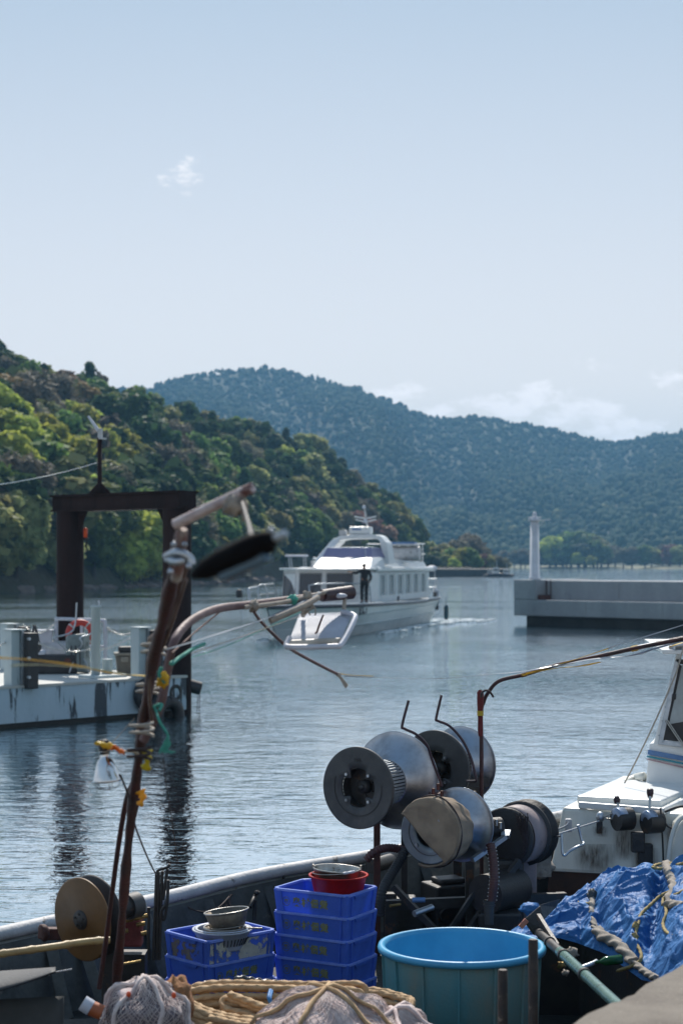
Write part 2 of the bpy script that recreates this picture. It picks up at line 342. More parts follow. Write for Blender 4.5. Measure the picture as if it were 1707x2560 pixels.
M_hose = mat('dark_red_hose', (.09, .03, .028), (.05, .022, .022), 10, .5, bump=.1)
M_brass = mat('old_brass', (.35, .25, .10), (.2, .14, .06), 12, .45, metal=.8, bump=.2)
M_covershade = mat('cover_shade_tone', (.035, .038, .042), (.028, .03, .034), 4, .6, bump=.2)  # whitish cover painted dark, its shade is in the colour
M_craterim = mat('crate_rim_highlight', (.30, .42, .90), (.20, .32, .85), 12, .3, bump=.05, trans=.3)  # lighter copy of the crate blue, paints the highlight along the rims
# ------------------------------------------------------------------ water
def make_water():
    m = bpy.data.materials.new('harbour_water'); m.use_nodes = True; nt = m.node_tree; b = nt.nodes['Principled BSDF']
    nt.nodes.remove(b); out = nt.nodes['Material Output']
    b = nn(nt, 'ShaderNodeBsdfDiffuse'); b.inputs[0].default_value = (.006, .074, .084, 1)
    gl = nn(nt, 'ShaderNodeBsdfGlossy'); gl.inputs['Roughness'].default_value = .035; gl.inputs[0].default_value = (.90, .97, 1, 1)
    fr = nn(nt, 'ShaderNodeFresnel'); fr.inputs[0].default_value = 1.42; mxs = nn(nt, 'ShaderNodeMixShader')
    nt.links.new(mth(nt, 'MULTIPLY', mth(nt, 'SUBTRACT', fr.outputs[0], .10), 3.9, clamp=True), mxs.inputs[0]); nt.links.new(b.outputs[0], mxs.inputs[1]); nt.links.new(gl.outputs[0], mxs.inputs[2]); nt.links.new(mxs.outputs[0], out.inputs[0])
    g = nn(nt, 'ShaderNodeNewGeometry'); sp = nn(nt, 'ShaderNodeSeparateXYZ'); nt.links.new(g.outputs['Position'], sp.inputs[0])
    def wave(sx, sy, rot, det, rg):
        mp = nn(nt, 'ShaderNodeMapping'); mp.inputs['Scale'].default_value = (sx, sy, 1); mp.inputs['Rotation'].default_value = (0, 0, rot)
        nt.links.new(g.outputs['Position'], mp.inputs[0])
        n = nn(nt, 'ShaderNodeTexNoise'); n.inputs['Scale'].default_value = 1; n.inputs['Detail'].default_value = det; n.inputs['Roughness'].default_value = rg
        nt.links.new(mp.outputs[0], n.inputs['Vector']); return n.outputs[0]
    # sheltered by the quay close by, breezier out in the harbour, with drifting cat's-paws
    far = nn(nt, 'ShaderNodeMapRange', interpolation_type='SMOOTHSTEP'); far.inputs[1].default_value = 16; far.inputs[2].default_value = 62; far.inputs[3].default_value = .13
    nt.links.new(sp.outputs[1], far.inputs[0])
    paws = wave(.035, .06, .3, 3, .5)
    pw = nn(nt, 'ShaderNodeMapRange', interpolation_type='SMOOTHSTEP'); pw.inputs[1].default_value = .35; pw.inputs[2].default_value = .65; pw.inputs[3].default_value = .45; pw.inputs[4].default_value = 1.25
    nt.links.new(paws, pw.inputs[0])
    f2 = nn(nt, 'ShaderNodeMapRange', interpolation_type='SMOOTHSTEP'); f2.inputs[1].default_value = 42; f2.inputs[2].default_value = 95; f2.inputs[3].default_value = 1; f2.inputs[4].default_value = .42
    nt.links.new(sp.outputs[1], f2.inputs[0])
    amp = mth(nt, 'MULTIPLY', mth(nt, 'MULTIPLY', far.outputs[0], f2.outputs[0]), pw.outputs[0])
    h = mth(nt, 'MULTIPLY', wave(.8, 1.0, .15, 3, .5), .10)
    h = mth(nt, 'ADD', h, mth(nt, 'MULTIPLY', wave(3.0, 3.4, -.2, 3, .55), .078))
    h = mth(nt, 'ADD', h, mth(nt, 'MULTIPLY', wave(8, 11, .1, 3, .6), .024))
    h = mth(nt, 'MULTIPLY', h, amp)
    cr1 = mth(nt, 'MAXIMUM', mth(nt, 'SUBTRACT', wave(1.1, 3.4, .12, 2, .5), .53), 0.0); cr2 = mth(nt, 'MAXIMUM', mth(nt, 'SUBTRACT', wave(2.6, 7.5, -.15, 2, .5), .54), 0.0)
    cw = mth(nt, 'MULTIPLY', mth(nt, 'ADD', mth(nt, 'MULTIPLY', cr1, .20), mth(nt, 'MULTIPLY', cr2, .09)), mth(nt, 'MULTIPLY_ADD', pw.outputs[0], 1.1, -.25))
    h = mth(nt, 'ADD', h, mth(nt, 'MULTIPLY', cw, mth(nt, 'MULTIPLY', f2.outputs[0], mth(nt, 'MULTIPLY_ADD', far.outputs[0], 1.0, .06))))
    h = mth(nt, 'ADD', h, mth(nt, 'MULTIPLY', wave(.35, .8, .0, 2, .5), .012))
    bp = nn(nt, 'ShaderNodeBump'); bp.inputs['Strength'].default_value = 1; bp.inputs['Distance'].default_value = 1.0
    nt.links.new(h, bp.inputs['Height']); [nt.links.new(bp.outputs[0], q.inputs['Normal']) for q in (b, gl, fr)]
    mb = MB(); mb.add([(-4000, -60, 0), (4000, -60, 0), (4000, 5000, 0), (-4000, 5000, 0)], [(0, 1, 2, 3)])
    mb.build('water', m, kind='structure')
make_water()

# ------------------------------------------------------------------ hills
def interp(tab, x):
    xs = [t[0] for t in tab]; return [float(np.interp(x, xs, [t[k] for t in tab])) for k in range(1, len(tab[0]))]
# bearing(src px) -> shore distance, ridge distance, ridge y px (top of trees)
NEAR = [(-900, 150, 330, 720), (-300, 165, 330, 800), (0, 186, 330, 884), (60, 190, 335, 918), (150, 200, 345, 940), (218, 210, 350, 950), (283, 218, 360, 970), (370, 232, 380, 1002), (460, 245, 400, 1030), (545, 265, 420, 1048), (610, 290, 430, 1062),
        (680, 320, 440, 1076), (762, 350, 450, 1104), (828, 375, 455, 1142), (870, 390, 460, 1180), (936, 410, 465, 1222), (1000, 430, 470, 1268), (1040, 440, 470, 1320), (1065, 450, 470, 1390), (1100, 455, 465, 1404)]
TREE_H = 8.0
def near_pt(px, t):
    ds, dr, ry = interp(NEAR, px); D = ds + (dr - ds) * t
    zr = max(EYE - (ry - HY) / FPX * dr - TREE_H * .8, .3)
    s = max(0., min(1., t)); z = zr * (0.10 * min(1, s * 30) + .9 * (s ** .85))
    if t > 1: z = zr * max(0, 1 - (t - 1) * .6)
    if t < 0: z = -1.5
    p = Vector(((px - CX) / FPX * D, D, z)); p.z += 1.2 * noise.noise(p * .05) * min(1, s * 4)
    return p
M_hill = mat('hill_undergrowth', (.030, .040, .018), (.05, .045, .025), .05, .95, bump=1, bscale=.7, coords='Object')
mb = MB(); mb.grid(lambda u, v: near_pt(-900 + 2000 * u, -.03 + 1.6 * v), 130, 40); mb.build('wooded_headland_slope', M_hill, kind='structure', recenter=False)
# pale boulders along the headland shore
rocks = MB()
for i in range(230):
    px = random.uniform(-200, 1060); p = near_pt(px, .0); D = p.y
    w = .5 if 330 < px < 660 or random.random() < .25 else 0
    if px < 300 and random.random() < .7: continue
    r = random.uniform(.3, .9 + w); rocks.ball((p.x + random.uniform(-.5, .5), D - random.uniform(0, 1.5), .05), (r * 1.5, r, r * .55), 4, wob=.6, seed=i)
rocks.build('shore_boulders', M_rock, kind='stuff', label='pale boulders along the waterline of the wooded headland', cat='boulders')

FAR = [(-1500, 700, 1500, 1150), (-400, 800, 1600, 1040), (100, 900, 1650, 985), (318, 900, 1650, 957), (345, 900, 1650, 954), (380, 900, 1650, 957), (420, 900, 1660, 935), (468, 900, 1670, 920), (560, 900, 1680, 906), (655, 900, 1700, 900),
       (700, 900, 1700, 906), (762, 900, 1700, 922), (830, 900, 1700, 938), (903, 900, 1700, 962), (980, 900, 1700, 992), (1045, 900, 1700, 1016), (1110, 900, 1700, 1030), (1176, 900, 1700, 1026), (1240, 900, 1700, 1030),
       (1306, 900, 1700, 1041), (1380, 900, 1720, 1056), (1448, 900, 1740, 1073), (1500, 900, 1750, 1086), (1546, 900, 1750, 1090), (1590, 880, 1740, 1080), (1633, 860, 1720, 1072), (1707, 850, 1700, 1066), (1900, 820, 1650, 1040), (2400, 700, 1500, 1000), (3200, 600, 1400, 1080)]
def far_pt(px, t):
    ds, dr, ry = interp(FAR, px); s = max(0., min(1., t)); D = ds + 60 + (dr - ds - 60) * s if t >= 0 else ds
    zr = EYE - (ry - HY) / FPX * dr - 9
    X = (px - CX) / FPX * D
    f = s ** 1.05; g = .5 + .5 * math.sin(px * .011 + 1.3 * math.sin(s * 5 + px * .004))
    g2 = noise.noise(Vector((px * .006, s * 2.2, 1.7))) * .16 + noise.noise(Vector((px * .016 + s * 3, s * 3.0, 5.7))) * .06
    z = zr * (f - (.14 * g + g2) * math.sin(math.pi * s)) + 1.5
    if t > 1: z = zr * (1 - (t - 1))
    if t < 0: z = -2
    return Vector((X, D if t <= 1 else dr + (t - 1) * 800, z))
M_mount = mat('mountain_undergrowth', (.028, .042, .022), (.04, .05, .03), .01, .95, bump=0)
mb = MB(); mb.grid(lambda u, v: far_pt(-1500 + 4700 * u, -.05 + 1.35 * v), 180, 46); mb.build('forested_mountain', M_mount, kind='structure', recenter=False)
# low sandy shore at the mountain's foot
M_sand = mat('pale_shore', (.20, .18, .11), (.10, .12, .06), .05, .9, bump=0)
mb = MB()
def shore(u, v):
    px = 1000 + 900 * u; ds = interp(FAR, px)[0]; D = ds - 30 + 110 * v + 6 * math.sin(u * 40)
    return Vector(((px - CX) / FPX * D, D, -.5 + 1.6 * min(1, v * 2.2)))
mb.grid(shore, 60, 8); mb.build('sandy_shore', M_sand, kind='structure', recenter=False)

# ------------------------------------------------------------------ foliage
def leafmat(name, c1, c2, tr=.35, rv=.10):
    m = bpy.data.materials.new(name); m.use_nodes = True; nt = m.node_tree; b = nt.nodes['Principled BSDF']; out = nt.nodes['Material Output']
    tc = nn(nt, 'ShaderNodeTexCoord'); n1 = nn(nt, 'ShaderNodeTexNoise'); n1.inputs['Scale'].default_value = 1.1; n1.inputs['Detail'].default_value = 3
    nt.links.new(tc.outputs['Object'], n1.inputs['Vector'])
    mr = nn(nt, 'ShaderNodeMapRange'); mr.inputs[1].default_value = .35; mr.inputs[2].default_value = .65; nt.links.new(n1.outputs[0], mr.inputs[0])
    mx = nn(nt, 'ShaderNodeMix', data_type='RGBA'); mx.inputs[6].default_value = (*c1, 1); mx.inputs[7].default_value = (*c2, 1); nt.links.new(mr.outputs[0], mx.inputs[0])
    oi = nn(nt, 'ShaderNodeObjectInfo'); hs = nn(nt, 'ShaderNodeHueSaturation')
    nt.links.new(mth(nt, 'MULTIPLY_ADD', oi.outputs['Random'], .05, .475), hs.inputs['Hue'])
    nt.links.new(mth(nt, 'MULTIPLY_ADD', oi.outputs['Random'], .6, .7), hs.inputs['Value']); nt.links.new(mx.outputs[2], hs.inputs['Color'])
    nt.links.new(hs.outputs[0], b.inputs['Base Color']); b.inputs['Roughness'].default_value = .65; b.inputs['Specular IOR Level'].default_value = .15
    t = nn(nt, 'ShaderNodeBsdfTranslucent'); ms = nn(nt, 'ShaderNodeMixShader'); ms.inputs[0].default_value = tr
    nt.links.new(hs.outputs[0], t.inputs[0]); nt.links.new(b.outputs[0], ms.inputs[1]); nt.links.new(t.outputs[0], ms.inputs[2]); nt.links.new(ms.outputs[0], out.inputs[0])
    return m
L_dark = leafmat('dark_evergreen_leaves', (.045, .085, .035), (.065, .11, .04), .45)
L_mid = leafmat('mid_green_leaves', (.12, .19, .05), (.17, .24, .065), .5)
L_fresh = leafmat('fresh_yellow_green_leaves', (.46, .50, .10), (.31, .36, .07), .55)
L_olive = leafmat('olive_leaves', (.27, .29, .12), (.34, .34, .14), .5)
L_grey = leafmat('bare_grey_twigs', (.16, .15, .10), (.21, .19, .13), .35)
L_rust = leafmat('russet_leaves', (.24, .13, .055), (.18, .14, .06))
L_pink = leafmat('pinkish_blossom', (.36, .20, .16), (.26, .15, .11))
def crown_arrays(seed, nl=9, per=230, leaf=.42, w=1.0, hgt=1.0, conic=0, twig=False):
    rs = np.random.RandomState(seed); V = []; Fc = []; base = 0
    lobes = []
    for i in range(nl):
        a = rs.uniform(0, 2 * math.pi); t = rs.uniform(0, 1); zz = 2.2 + 5.2 * hgt * t
        rad = (2.6 * w * math.sqrt(rs.uniform(.05, 1))) * ((1.05 - t) if conic else (1 - .55 * abs(t - .35)))
        lobes.append((np.array([rad * math.cos(a), rad * math.sin(a), zz]), rs.uniform(1.15, 1.9) * (1 if not conic else (1.25 - t))))
    lobes.append((np.array([0, 0, 2.2 + 5.0 * hgt]), 1.3 if not conic else .6)); lobes.append((np.array([0, 0, 3.6]), 2.3 * w))
    for c, r in lobes:
        # inner dark mass
        if not twig:
            bm = bmesh.new(); bmesh.ops.create_icosphere(bm, subdivisions=2, radius=1)
            vs = np.array([v.co[:] for v in bm.verts]); fs = [[v.index for v in f.verts] for f in bm.faces]; bm.free()
            k = np.array([1 + .45 * noise.noise(Vector(v) * 1.7 + Vector((seed, c[0], c[1]))) for v in vs])
            V.append(c + vs * (r * .74 * k)[:, None] * np.array([1, 1, .85])); Fc.append(np.array(fs + []) + base); base += len(vs)
        n = int(per * r * r / 2.2); d = rs.normal(size=(n, 3)); d /= np.linalg.norm(d, axis=1)[:, None]
        kk = np.array([1 + .5 * noise.noise(Vector(x) * 1.7 + Vector((seed, c[0], c[1]))) for x in d])
        rr = r * kk * rs.uniform(.78, 1.12, n); pos = c + d * rr[:, None] * np.array([1, 1, .85])
        nrm = d + rs.normal(size=(n, 3)) * .55 + np.array([0, 0, .35]); nrm /= np.linalg.norm(nrm, axis=1)[:, None]
        t1 = np.cross(nrm, rs.normal(size=(n, 3))); t1 /= np.linalg.norm(t1, axis=1)[:, None]; t2 = np.cross(nrm, t1)
        s = leaf * rs.uniform(.5, 1.25, n)[:, None]; q = 1.0 if not twig else .22
        quad = np.stack([pos - t1 * s - t2 * s * .6 * q, pos + t1 * s * .3 - t2 * s * q, pos + t1 * s + t2 * s * .5 * q, pos - t1 * s * .4 + t2 * s * q], 1).reshape(-1, 3)
        V.append(quad); idx = np.arange(n)[:, None] * 4 + base; Fc.append(np.concatenate([idx + np.array([0, 1, 2]), idx + np.array([0, 2, 3])])); base += n * 4
    return np.concatenate(V), np.concatenate(Fc)
def np_mesh(name, V, Fa, mt, attr=None):
    me = bpy.data.meshes.new(name); me.vertices.add(len(V)); me.vertices.foreach_set('co', np.ascontiguousarray(V, np.float32).ravel())
    me.loops.add(len(Fa) * 3); me.loops.foreach_set('vertex_index', np.ascontiguousarray(Fa, np.int32).ravel())
    me.polygons.add(len(Fa)); me.polygons.foreach_set('loop_start', np.arange(len(Fa), dtype=np.int32) * 3)
    if attr is not None:
        a = me.attributes.new('species', 'FLOAT', 'POINT'); a.data.foreach_set('value', np.ascontiguousarray(attr, np.float32))
    me.materials.append(mt); me.update(calc_edges=True); me.validate(); return me
CROWN = {}
for k, (nm, mt, cfg) in {'dark': ('crown', L_dark, dict()), 'mid': ('crown', L_mid, dict(nl=10)), 'fresh': ('crown', L_fresh, dict(nl=11, w=1.1, leaf=.40)), 'olive': ('crown', L_olive, dict(nl=9)),
                         'grey': ('crown', L_grey, dict(nl=10, leaf=.6, per=230, twig=True)), 'rust': ('crown', L_rust, dict(nl=8)), 'pink': ('crown', L_pink, dict(nl=9, w=1.1)), 'conic': ('crown', L_dark, dict(nl=13, conic=1, hgt=1.35))}.items():
    CROWN[k] = []
    for v in range(3 if k in ('dark', 'mid', 'olive', 'fresh', 'grey') else 2):
        va, fa = crown_arrays(hash(k) % 1 + v * 17 + len(k) * 101 + ord(k[0]), **cfg); CROWN[k].append(np_mesh('crown_' + k, va, fa, mt))
tm = MB(); tm.tube([(0, 0, -1.5), (.08, .05, 1.5), (-.05, .1, 3.5), (.1, 0, 5.6)], [.28, .22, .17, .06], 7)
for a in range(5): tm.tube([(0, 0, 1.8 + a * .5), (math.cos(a * 1.3) * 1.0, math.sin(a * 1.3) * 1.0, 3.0 + a * .5), (math.cos(a * 1.3) * 1.9, math.sin(a * 1.3) * 1.9, 4.2 + a * .5)], [.12, .08, .03], 5)
_t = tm.build('trunk', M_bark, recenter=False); TRUNK = _t.data; bpy.data.objects.remove(_t)
KIND_LABEL = {'dark': 'dark evergreen tree', 'mid': 'mid green broadleaf tree', 'fresh': 'bright yellow green tree', 'olive': 'dull olive tree',
              'grey': 'grey twiggy bare tree', 'rust': 'russet brown tree', 'pink': 'pinkish flowering tree', 'conic': 'narrow pointed conifer'}
def tree(kind, loc, s, zone, sxy=1.0, rz=None):
    e = bpy.data.objects.new('tree', None); COL.objects.link(e); e.location = loc; e.rotation_euler = (0, 0, random.uniform(0, 6.28) if rz is None else rz); e.scale = (s * sxy, s * sxy, s); e.empty_display_size = .1
    zz = ('small ' if s < .9 else 'large ' if s > 1.06 else '') + KIND_LABEL[kind] + ' ' + zone; setp(e, zz, 'tree', zz)
    for nm, me in (('crown', random.choice(CROWN[kind])), ('trunk', TRUNK)):
        o = bpy.data.objects.new(nm, me); COL.objects.link(o); o.parent = e
    return e
# individually placed trees, (display x, display y of crown centre, slope position t, kind, scale)
def zone_of(px, t):
    a = 'left of the steel gantry' if px < 140 else 'seen through the steel gantry' if px < 400 else 'between gantry and ferry' if px < 640 else 'behind the ferry'
    return a + (', at the shore' if t < .2 else ', low on the headland' if t < .45 else ', halfway up the headland' if t < .7 else ', high on the headland' if t < .88 else ', on the headland ridge')
def t_for(px, y):   # slope position whose tree crown centre shows at display row y
    lo, hi = 0., 1.
    for _ in range(18):
        t = (lo + hi) / 2; p = near_pt(px, t); yy = HY - (p.z + 4.8 - EYE) / p.y * FPX
        if yy > y * 1.08866: lo = t
        else: hi = t
    return lo
placed = []
SPEC = [('fresh', 60, 1045, 1.15), ('fresh', 95, 1010, 1.0), ('fresh', 30, 1080, 1.1), ('fresh', 130, 1050, 1.0), ('fresh', 15, 1015, 1.0), ('fresh', 190, 985, .95), ('fresh', 215, 965, .8), ('fresh', 165, 960, .9), ('fresh', 240, 1045, 1.0), ('fresh', 275, 1065, .95), ('fresh', 255, 1010, .8),
        ('dark', 318, 1000, 1.35), ('dark', 345, 1040, 1.2), ('dark', 290, 975, 1.1), ('dark', 350, 1090, 1.0), ('fresh', 175, 1120, .9), ('fresh', 300, 1100, .8), ('fresh', 400, 1120, .9), ('fresh', 345, 1255, 1.05), ('fresh', 300, 1240, 1.1), ('fresh', 320, 1290, .9), ('fresh', 285, 1280, .8),
        ('grey', 60, 930, 1.2), ('grey', 100, 950, 1.2), ('grey', 35, 960, 1.1), ('grey', 140, 930, 1.1), ('grey', 80, 975, 1.0), ('rust', 20, 925, 1.0), ('rust', 170, 900, .9), ('rust', 145, 890, .9), ('rust', 190, 925, .9), ('rust', 5, 900, .9), ('grey', 410, 1060, 1.1), ('grey', 440, 1090, 1.1), ('grey', 385, 1080, 1.0), ('grey', 400, 1020, 1.0),
        ('olive', 120, 880, .9), ('olive', 440, 955, .9), ('olive', 475, 970, .9), ('olive', 575, 985, .95), ('olive', 610, 1000, .9), ('fresh', 270, 910, .7), ('olive', 720, 1095, 1.25), ('olive', 740, 1110, 1.0), ('olive', 580, 1100, .9), ('fresh', 650, 1045, .8), ('olive', 690, 1030, 1.0), ('mid', 730, 1060, .9), ('conic', 735, 1060, .9), ('conic', 205, 880, 1.0), ('conic', 60, 850, .9), ('conic', 100, 860, .9),
        ('olive', 625, 1215, 1.0), ('olive', 600, 1235, 1.0), ('fresh', 590, 1190, .7), ('mid', 680, 1220, 1.1), ('mid', 720, 1225, 1.1), ('mid', 700, 1190, 1.0), ('dark', 560, 1200, .9), ('fresh', 665, 1185, .7), ('pink', 815, 1215, 1.1), ('pink', 845, 1225, 1.0), ('pink', 795, 1175, .7), ('pink', 880, 1240, .9), ('pink', 865, 1215, .8), ('grey', 780, 1215, 1.0), ('olive', 900, 1150, .9), ('olive', 930, 1190, .9), ('grey', 870, 1180, .9), ('dark', 890, 1200, 1.0)]
for k, x, y, s in SPEC:
    px = x * 1.08866; t = t_for(px, y); p = near_pt(px, t); placed.append((px, y * 1.08866)); tree(k, p, s * random.uniform(.95, 1.1), zone_of(px, t), 1.1)
tries = 0; cnt = 0
pts2 = list(placed)
while cnt < 215 and tries < 9000:
    tries += 1
    px = random.uniform(-60, 1055); t = random.uniform(0, 1) ** .9; p = near_pt(px, t); yy = HY - (p.z + 4.8 - EYE) / p.y * FPX
    ds = 8.0 / p.y * FPX * .36
    if any((px - a) ** 2 + ((yy - b) * 1.25) ** 2 < ds * ds for a, b in pts2): continue
    pts2.append((px, yy)); cnt += 1
    n = noise.noise(Vector((px * .006, t * 4, 3.3)))
    if t < .15: k = random.choice(['dark', 'dark', 'mid', 'dark', 'mid', 'olive', 'grey'])
    elif px < 420: k = random.choice(['dark', 'mid', 'dark', 'mid', 'olive', 'fresh'] if n > -.1 else ['mid', 'olive', 'grey', 'dark', 'mid'])
    else: k = random.choice(['dark', 'dark', 'mid', 'mid', 'olive', 'dark', 'grey', 'conic'] if n > 0 else ['dark', 'mid', 'olive', 'olive', 'conic'])
    tree(k, p, random.uniform(.8, 1.15), zone_of(px, t), random.uniform(.95, 1.2))
# the rest of the wood: one mass of crowns
def merged(name, items, mt, label, cat):   # items: (V,F,pos,scale vec,tint)
    Vs, Fs, At, b = [], [], [], 0
    for V_, F_, pos, sc, tint in items:
        a = random.uniform(0, 6.28); c, s_ = math.cos(a), math.sin(a); X = V_ * sc
        X = np.stack([X[:, 0] * c - X[:, 1] * s_, X[:, 0] * s_ + X[:, 1] * c, X[:, 2]], 1) + np.array(pos)
        Vs.append(X); Fs.append(F_ + b); At.append(np.full(len(X), tint)); b += len(X)
    me = np_mesh(name, np.concatenate(Vs), np.concatenate(Fs), mt, np.concatenate(At)); o = bpy.data.objects.new(name, me); COL.objects.link(o)
    return setp(o, label, cat, kind='stuff')
def speciesmat(name, stops):
    m = bpy.data.materials.new(name); m.use_nodes = True; nt = m.node_tree; b = nt.nodes['Principled BSDF']; out = nt.nodes['Material Output']
    at = nn(nt, 'ShaderNodeAttribute', attribute_name='species'); cr = nn(nt, 'ShaderNodeValToRGB'); cr.color_ramp.interpolation = 'CONSTANT'
    while len(cr.color_ramp.elements) < len(stops): cr.color_ramp.elements.new(.5)
    for e, (p_, c) in zip(cr.color_ramp.elements, stops): e.position = p_; e.color = (*c, 1)
    nt.links.new(at.outputs['Fac'], cr.inputs[0]); nt.links.new(cr.outputs[0], b.inputs['Base Color']); b.inputs['Roughness'].default_value = .8; b.inputs['Specular IOR Level'].default_value = .1
    t = nn(nt, 'ShaderNodeBsdfTranslucent'); ms = nn(nt, 'ShaderNodeMixShader'); ms.inputs[0].default_value = .3
    nt.links.new(cr.outputs[0], t.inputs[0]); nt.links.new(b.outputs[0], ms.inputs[1]); nt.links.new(t.outputs[0], ms.inputs[2]); nt.links.new(ms.outputs[0], out.inputs[0]); return m
M_wood = speciesmat('mixed_wood', [(0, (.045, .08, .03)), (.4, (.08, .125, .045)), (.66, (.15, .17, .06)), (.84, (.12, .105, .08)), (.92, (.22, .22, .08)), (.97, (.30, .36, .07))])
M_forest = speciesmat('mountain_forest', [(0, (.030, .060, .030)), (.35, (.036, .070, .033)), (.6, (.042, .078, .036)), (.87, (.052, .085, .04)), (.985, (.09, .11, .055)), (.992, (.16, .17, .07)), (.997, (.24, .16, .10))])
small = [crown_arrays(900 + i, nl=5, per=38, leaf=.85) for i in range(4)]
items = []
for i in range(420):
    px = random.uniform(-700, 1050); t = random.uniform(.02, 1.05); p = near_pt(px, t); sc = random.uniform(.75, 1.15)
    items.append((*random.choice(small), p, np.array([sc * 1.1, sc * 1.1, sc * .92]), min(.999, random.random() * .96)))
merged('headland_wood', items, M_wood, 'mixed wood filling the gaps on the nearer headland', 'wood')
def lump(seed, conic):
    rs = np.random.RandomState(seed); bm = bmesh.new(); bmesh.ops.create_icosphere(bm, subdivisions=1, radius=1)
    vs = np.array([v.co[:] for v in bm.verts]); fs = np.array([[v.index for v in f.verts] for f in bm.faces]); bm.free()
    vs *= rs.uniform(.72, 1.25, len(vs))[:, None]
    if conic: vs[:, :2] *= np.clip(1.1 - (vs[:, 2:3] + 1) * .42, .1, 2); vs[:, 2] *= 1.35
    vs[:, 2] += 1; return vs, fs
lumps = [lump(i, i % 3 == 0) for i in range(9)]; items = []
for i in range(23500):
    px = random.uniform(230, 1800) if i < 22300 else random.uniform(-1200, 3000); t = 1.02 * random.random() ** .85
    p = far_pt(px, t); s = random.choice((1, 1, 1, 1, 1.5)) * random.uniform(1.3, 2.3) * (1.15 if t < .5 else 1); li = random.randrange(9)
    n = noise.noise(Vector((px * .004, t * 5, 8)))
    items.append((*lumps[li], (p.x + random.uniform(-6, 6), p.y, p.z - 1.5), np.array([s * 1.15, s * 1.15, s * random.uniform(.75, 1.15)]), min(.9999, max(0, random.random() ** (1.0 if t < .35 else 1.35) + n * .12)) if random.random() < .9 else random.random() * .8))
merged('mountain_forest', items, M_forest, 'blue green forest covering the far mountain', 'forest')
# separate trees on the low land beyond the harbour
def far_tree(kind, x, y_top, D, s, zone, sxy=1.0, z0=1.2):
    p = Q(x, 1290, D); p.z = z0; tree(kind, p, s, zone, sxy)
zr = 'in the round clump behind the beacon tower'
for k, x, D, s in [('mid', 1262, 900, 1.3), ('olive', 1275, 905, 1.7), ('mid', 1292, 900, 1.9), ('olive', 1310, 905, 2.0), ('mid', 1328, 900, 2.1), ('dark', 1300, 880, 1.3), ('mid', 1345, 905, 2.0), ('olive', 1362, 900, 1.8), ('olive', 1380, 900, 1.6), ('grey', 1395, 895, 1.3), ('dark', 1340, 880, 1.4), ('mid', 1370, 880, 1.4), ('fresh', 1262, 892, 1.8), ('fresh', 1325, 875, .8), ('grey', 1412, 900, 1.2)]:
    far_tree(k, x, 0, D, s, zr, 1.35)
zr = 'on the low shore at the mountain foot'
for k, x, D, s in [('grey', 1180, 890, .9), ('grey', 1195, 890, 1.0), ('grey', 1150, 880, .9), ('olive', 1205, 890, .8), ('grey', 1240, 890, .9), ('mid', 1480, 870, 1.2), ('olive', 1495, 870, 1.1), ('pink', 1535, 865, 1.2), ('grey', 1450, 870, 1.1), ('olive', 1560, 860, 1.2), ('mid', 1585, 860, 1.0), ('grey', 1430, 870, 1.0), ('grey', 1520, 880, 1.3), ('fresh', 1355, 860, .6), ('grey', 1225, 885, 1.1)]:
    far_tree(k, x, 0, D, s, zr, 1.3)
zr = 'on the low point behind the dark quay'
for k, x, D, s in [('grey', 1062, 460, .95), ('grey', 1075, 465, 1.15), ('grey', 1090, 468, 1.1), ('grey', 1050, 465, .9), ('olive', 1000, 450, .75), ('olive', 1018, 455, .85), ('olive', 985, 455, .9), ('mid', 1035, 450, .7), ('olive', 1060, 445, .7), ('fresh', 1068, 440, .7), ('mid', 1075, 440, .7), ('pink', 1105, 445, .5), ('olive', 1120, 445, .5), ('grey', 1140, 448, .45), ('grey', 1155, 450, .4), ('mid', 1005, 440, .55), ('olive', 1025, 435, .5), ('fresh', 1042, 432, .4), ('dark', 990, 430, .5), ('grey', 1128, 450, .5), ('mid', 1092, 438, .45)]:
    far_tree(k, x, 0, D, s, zr, 1.3, .8)
M_ground = mat('low_point_ground', (.12, .12, .06), (.08, .09, .05), .2, .95, bump=0)
mb = MB(); a = Q(950, 0, 405); b2 = Q(1190, 0, 405); mb.add([(a.x, 405, -.5), (b2.x, 405, -.5), (b2.x + 2, 480, -.5), (a.x, 480, -.5), (a.x, 412, .9), (b2.x - 3, 412, .9), (b2.x - 2, 478, .9), (a.x, 478, .9)], [(4, 5, 6, 7), (0, 1, 5, 4), (1, 2, 6, 5), (2, 3, 7, 6), (3, 0, 4, 7)])
mb.build('low_point', M_ground, kind='structure', recenter=False)
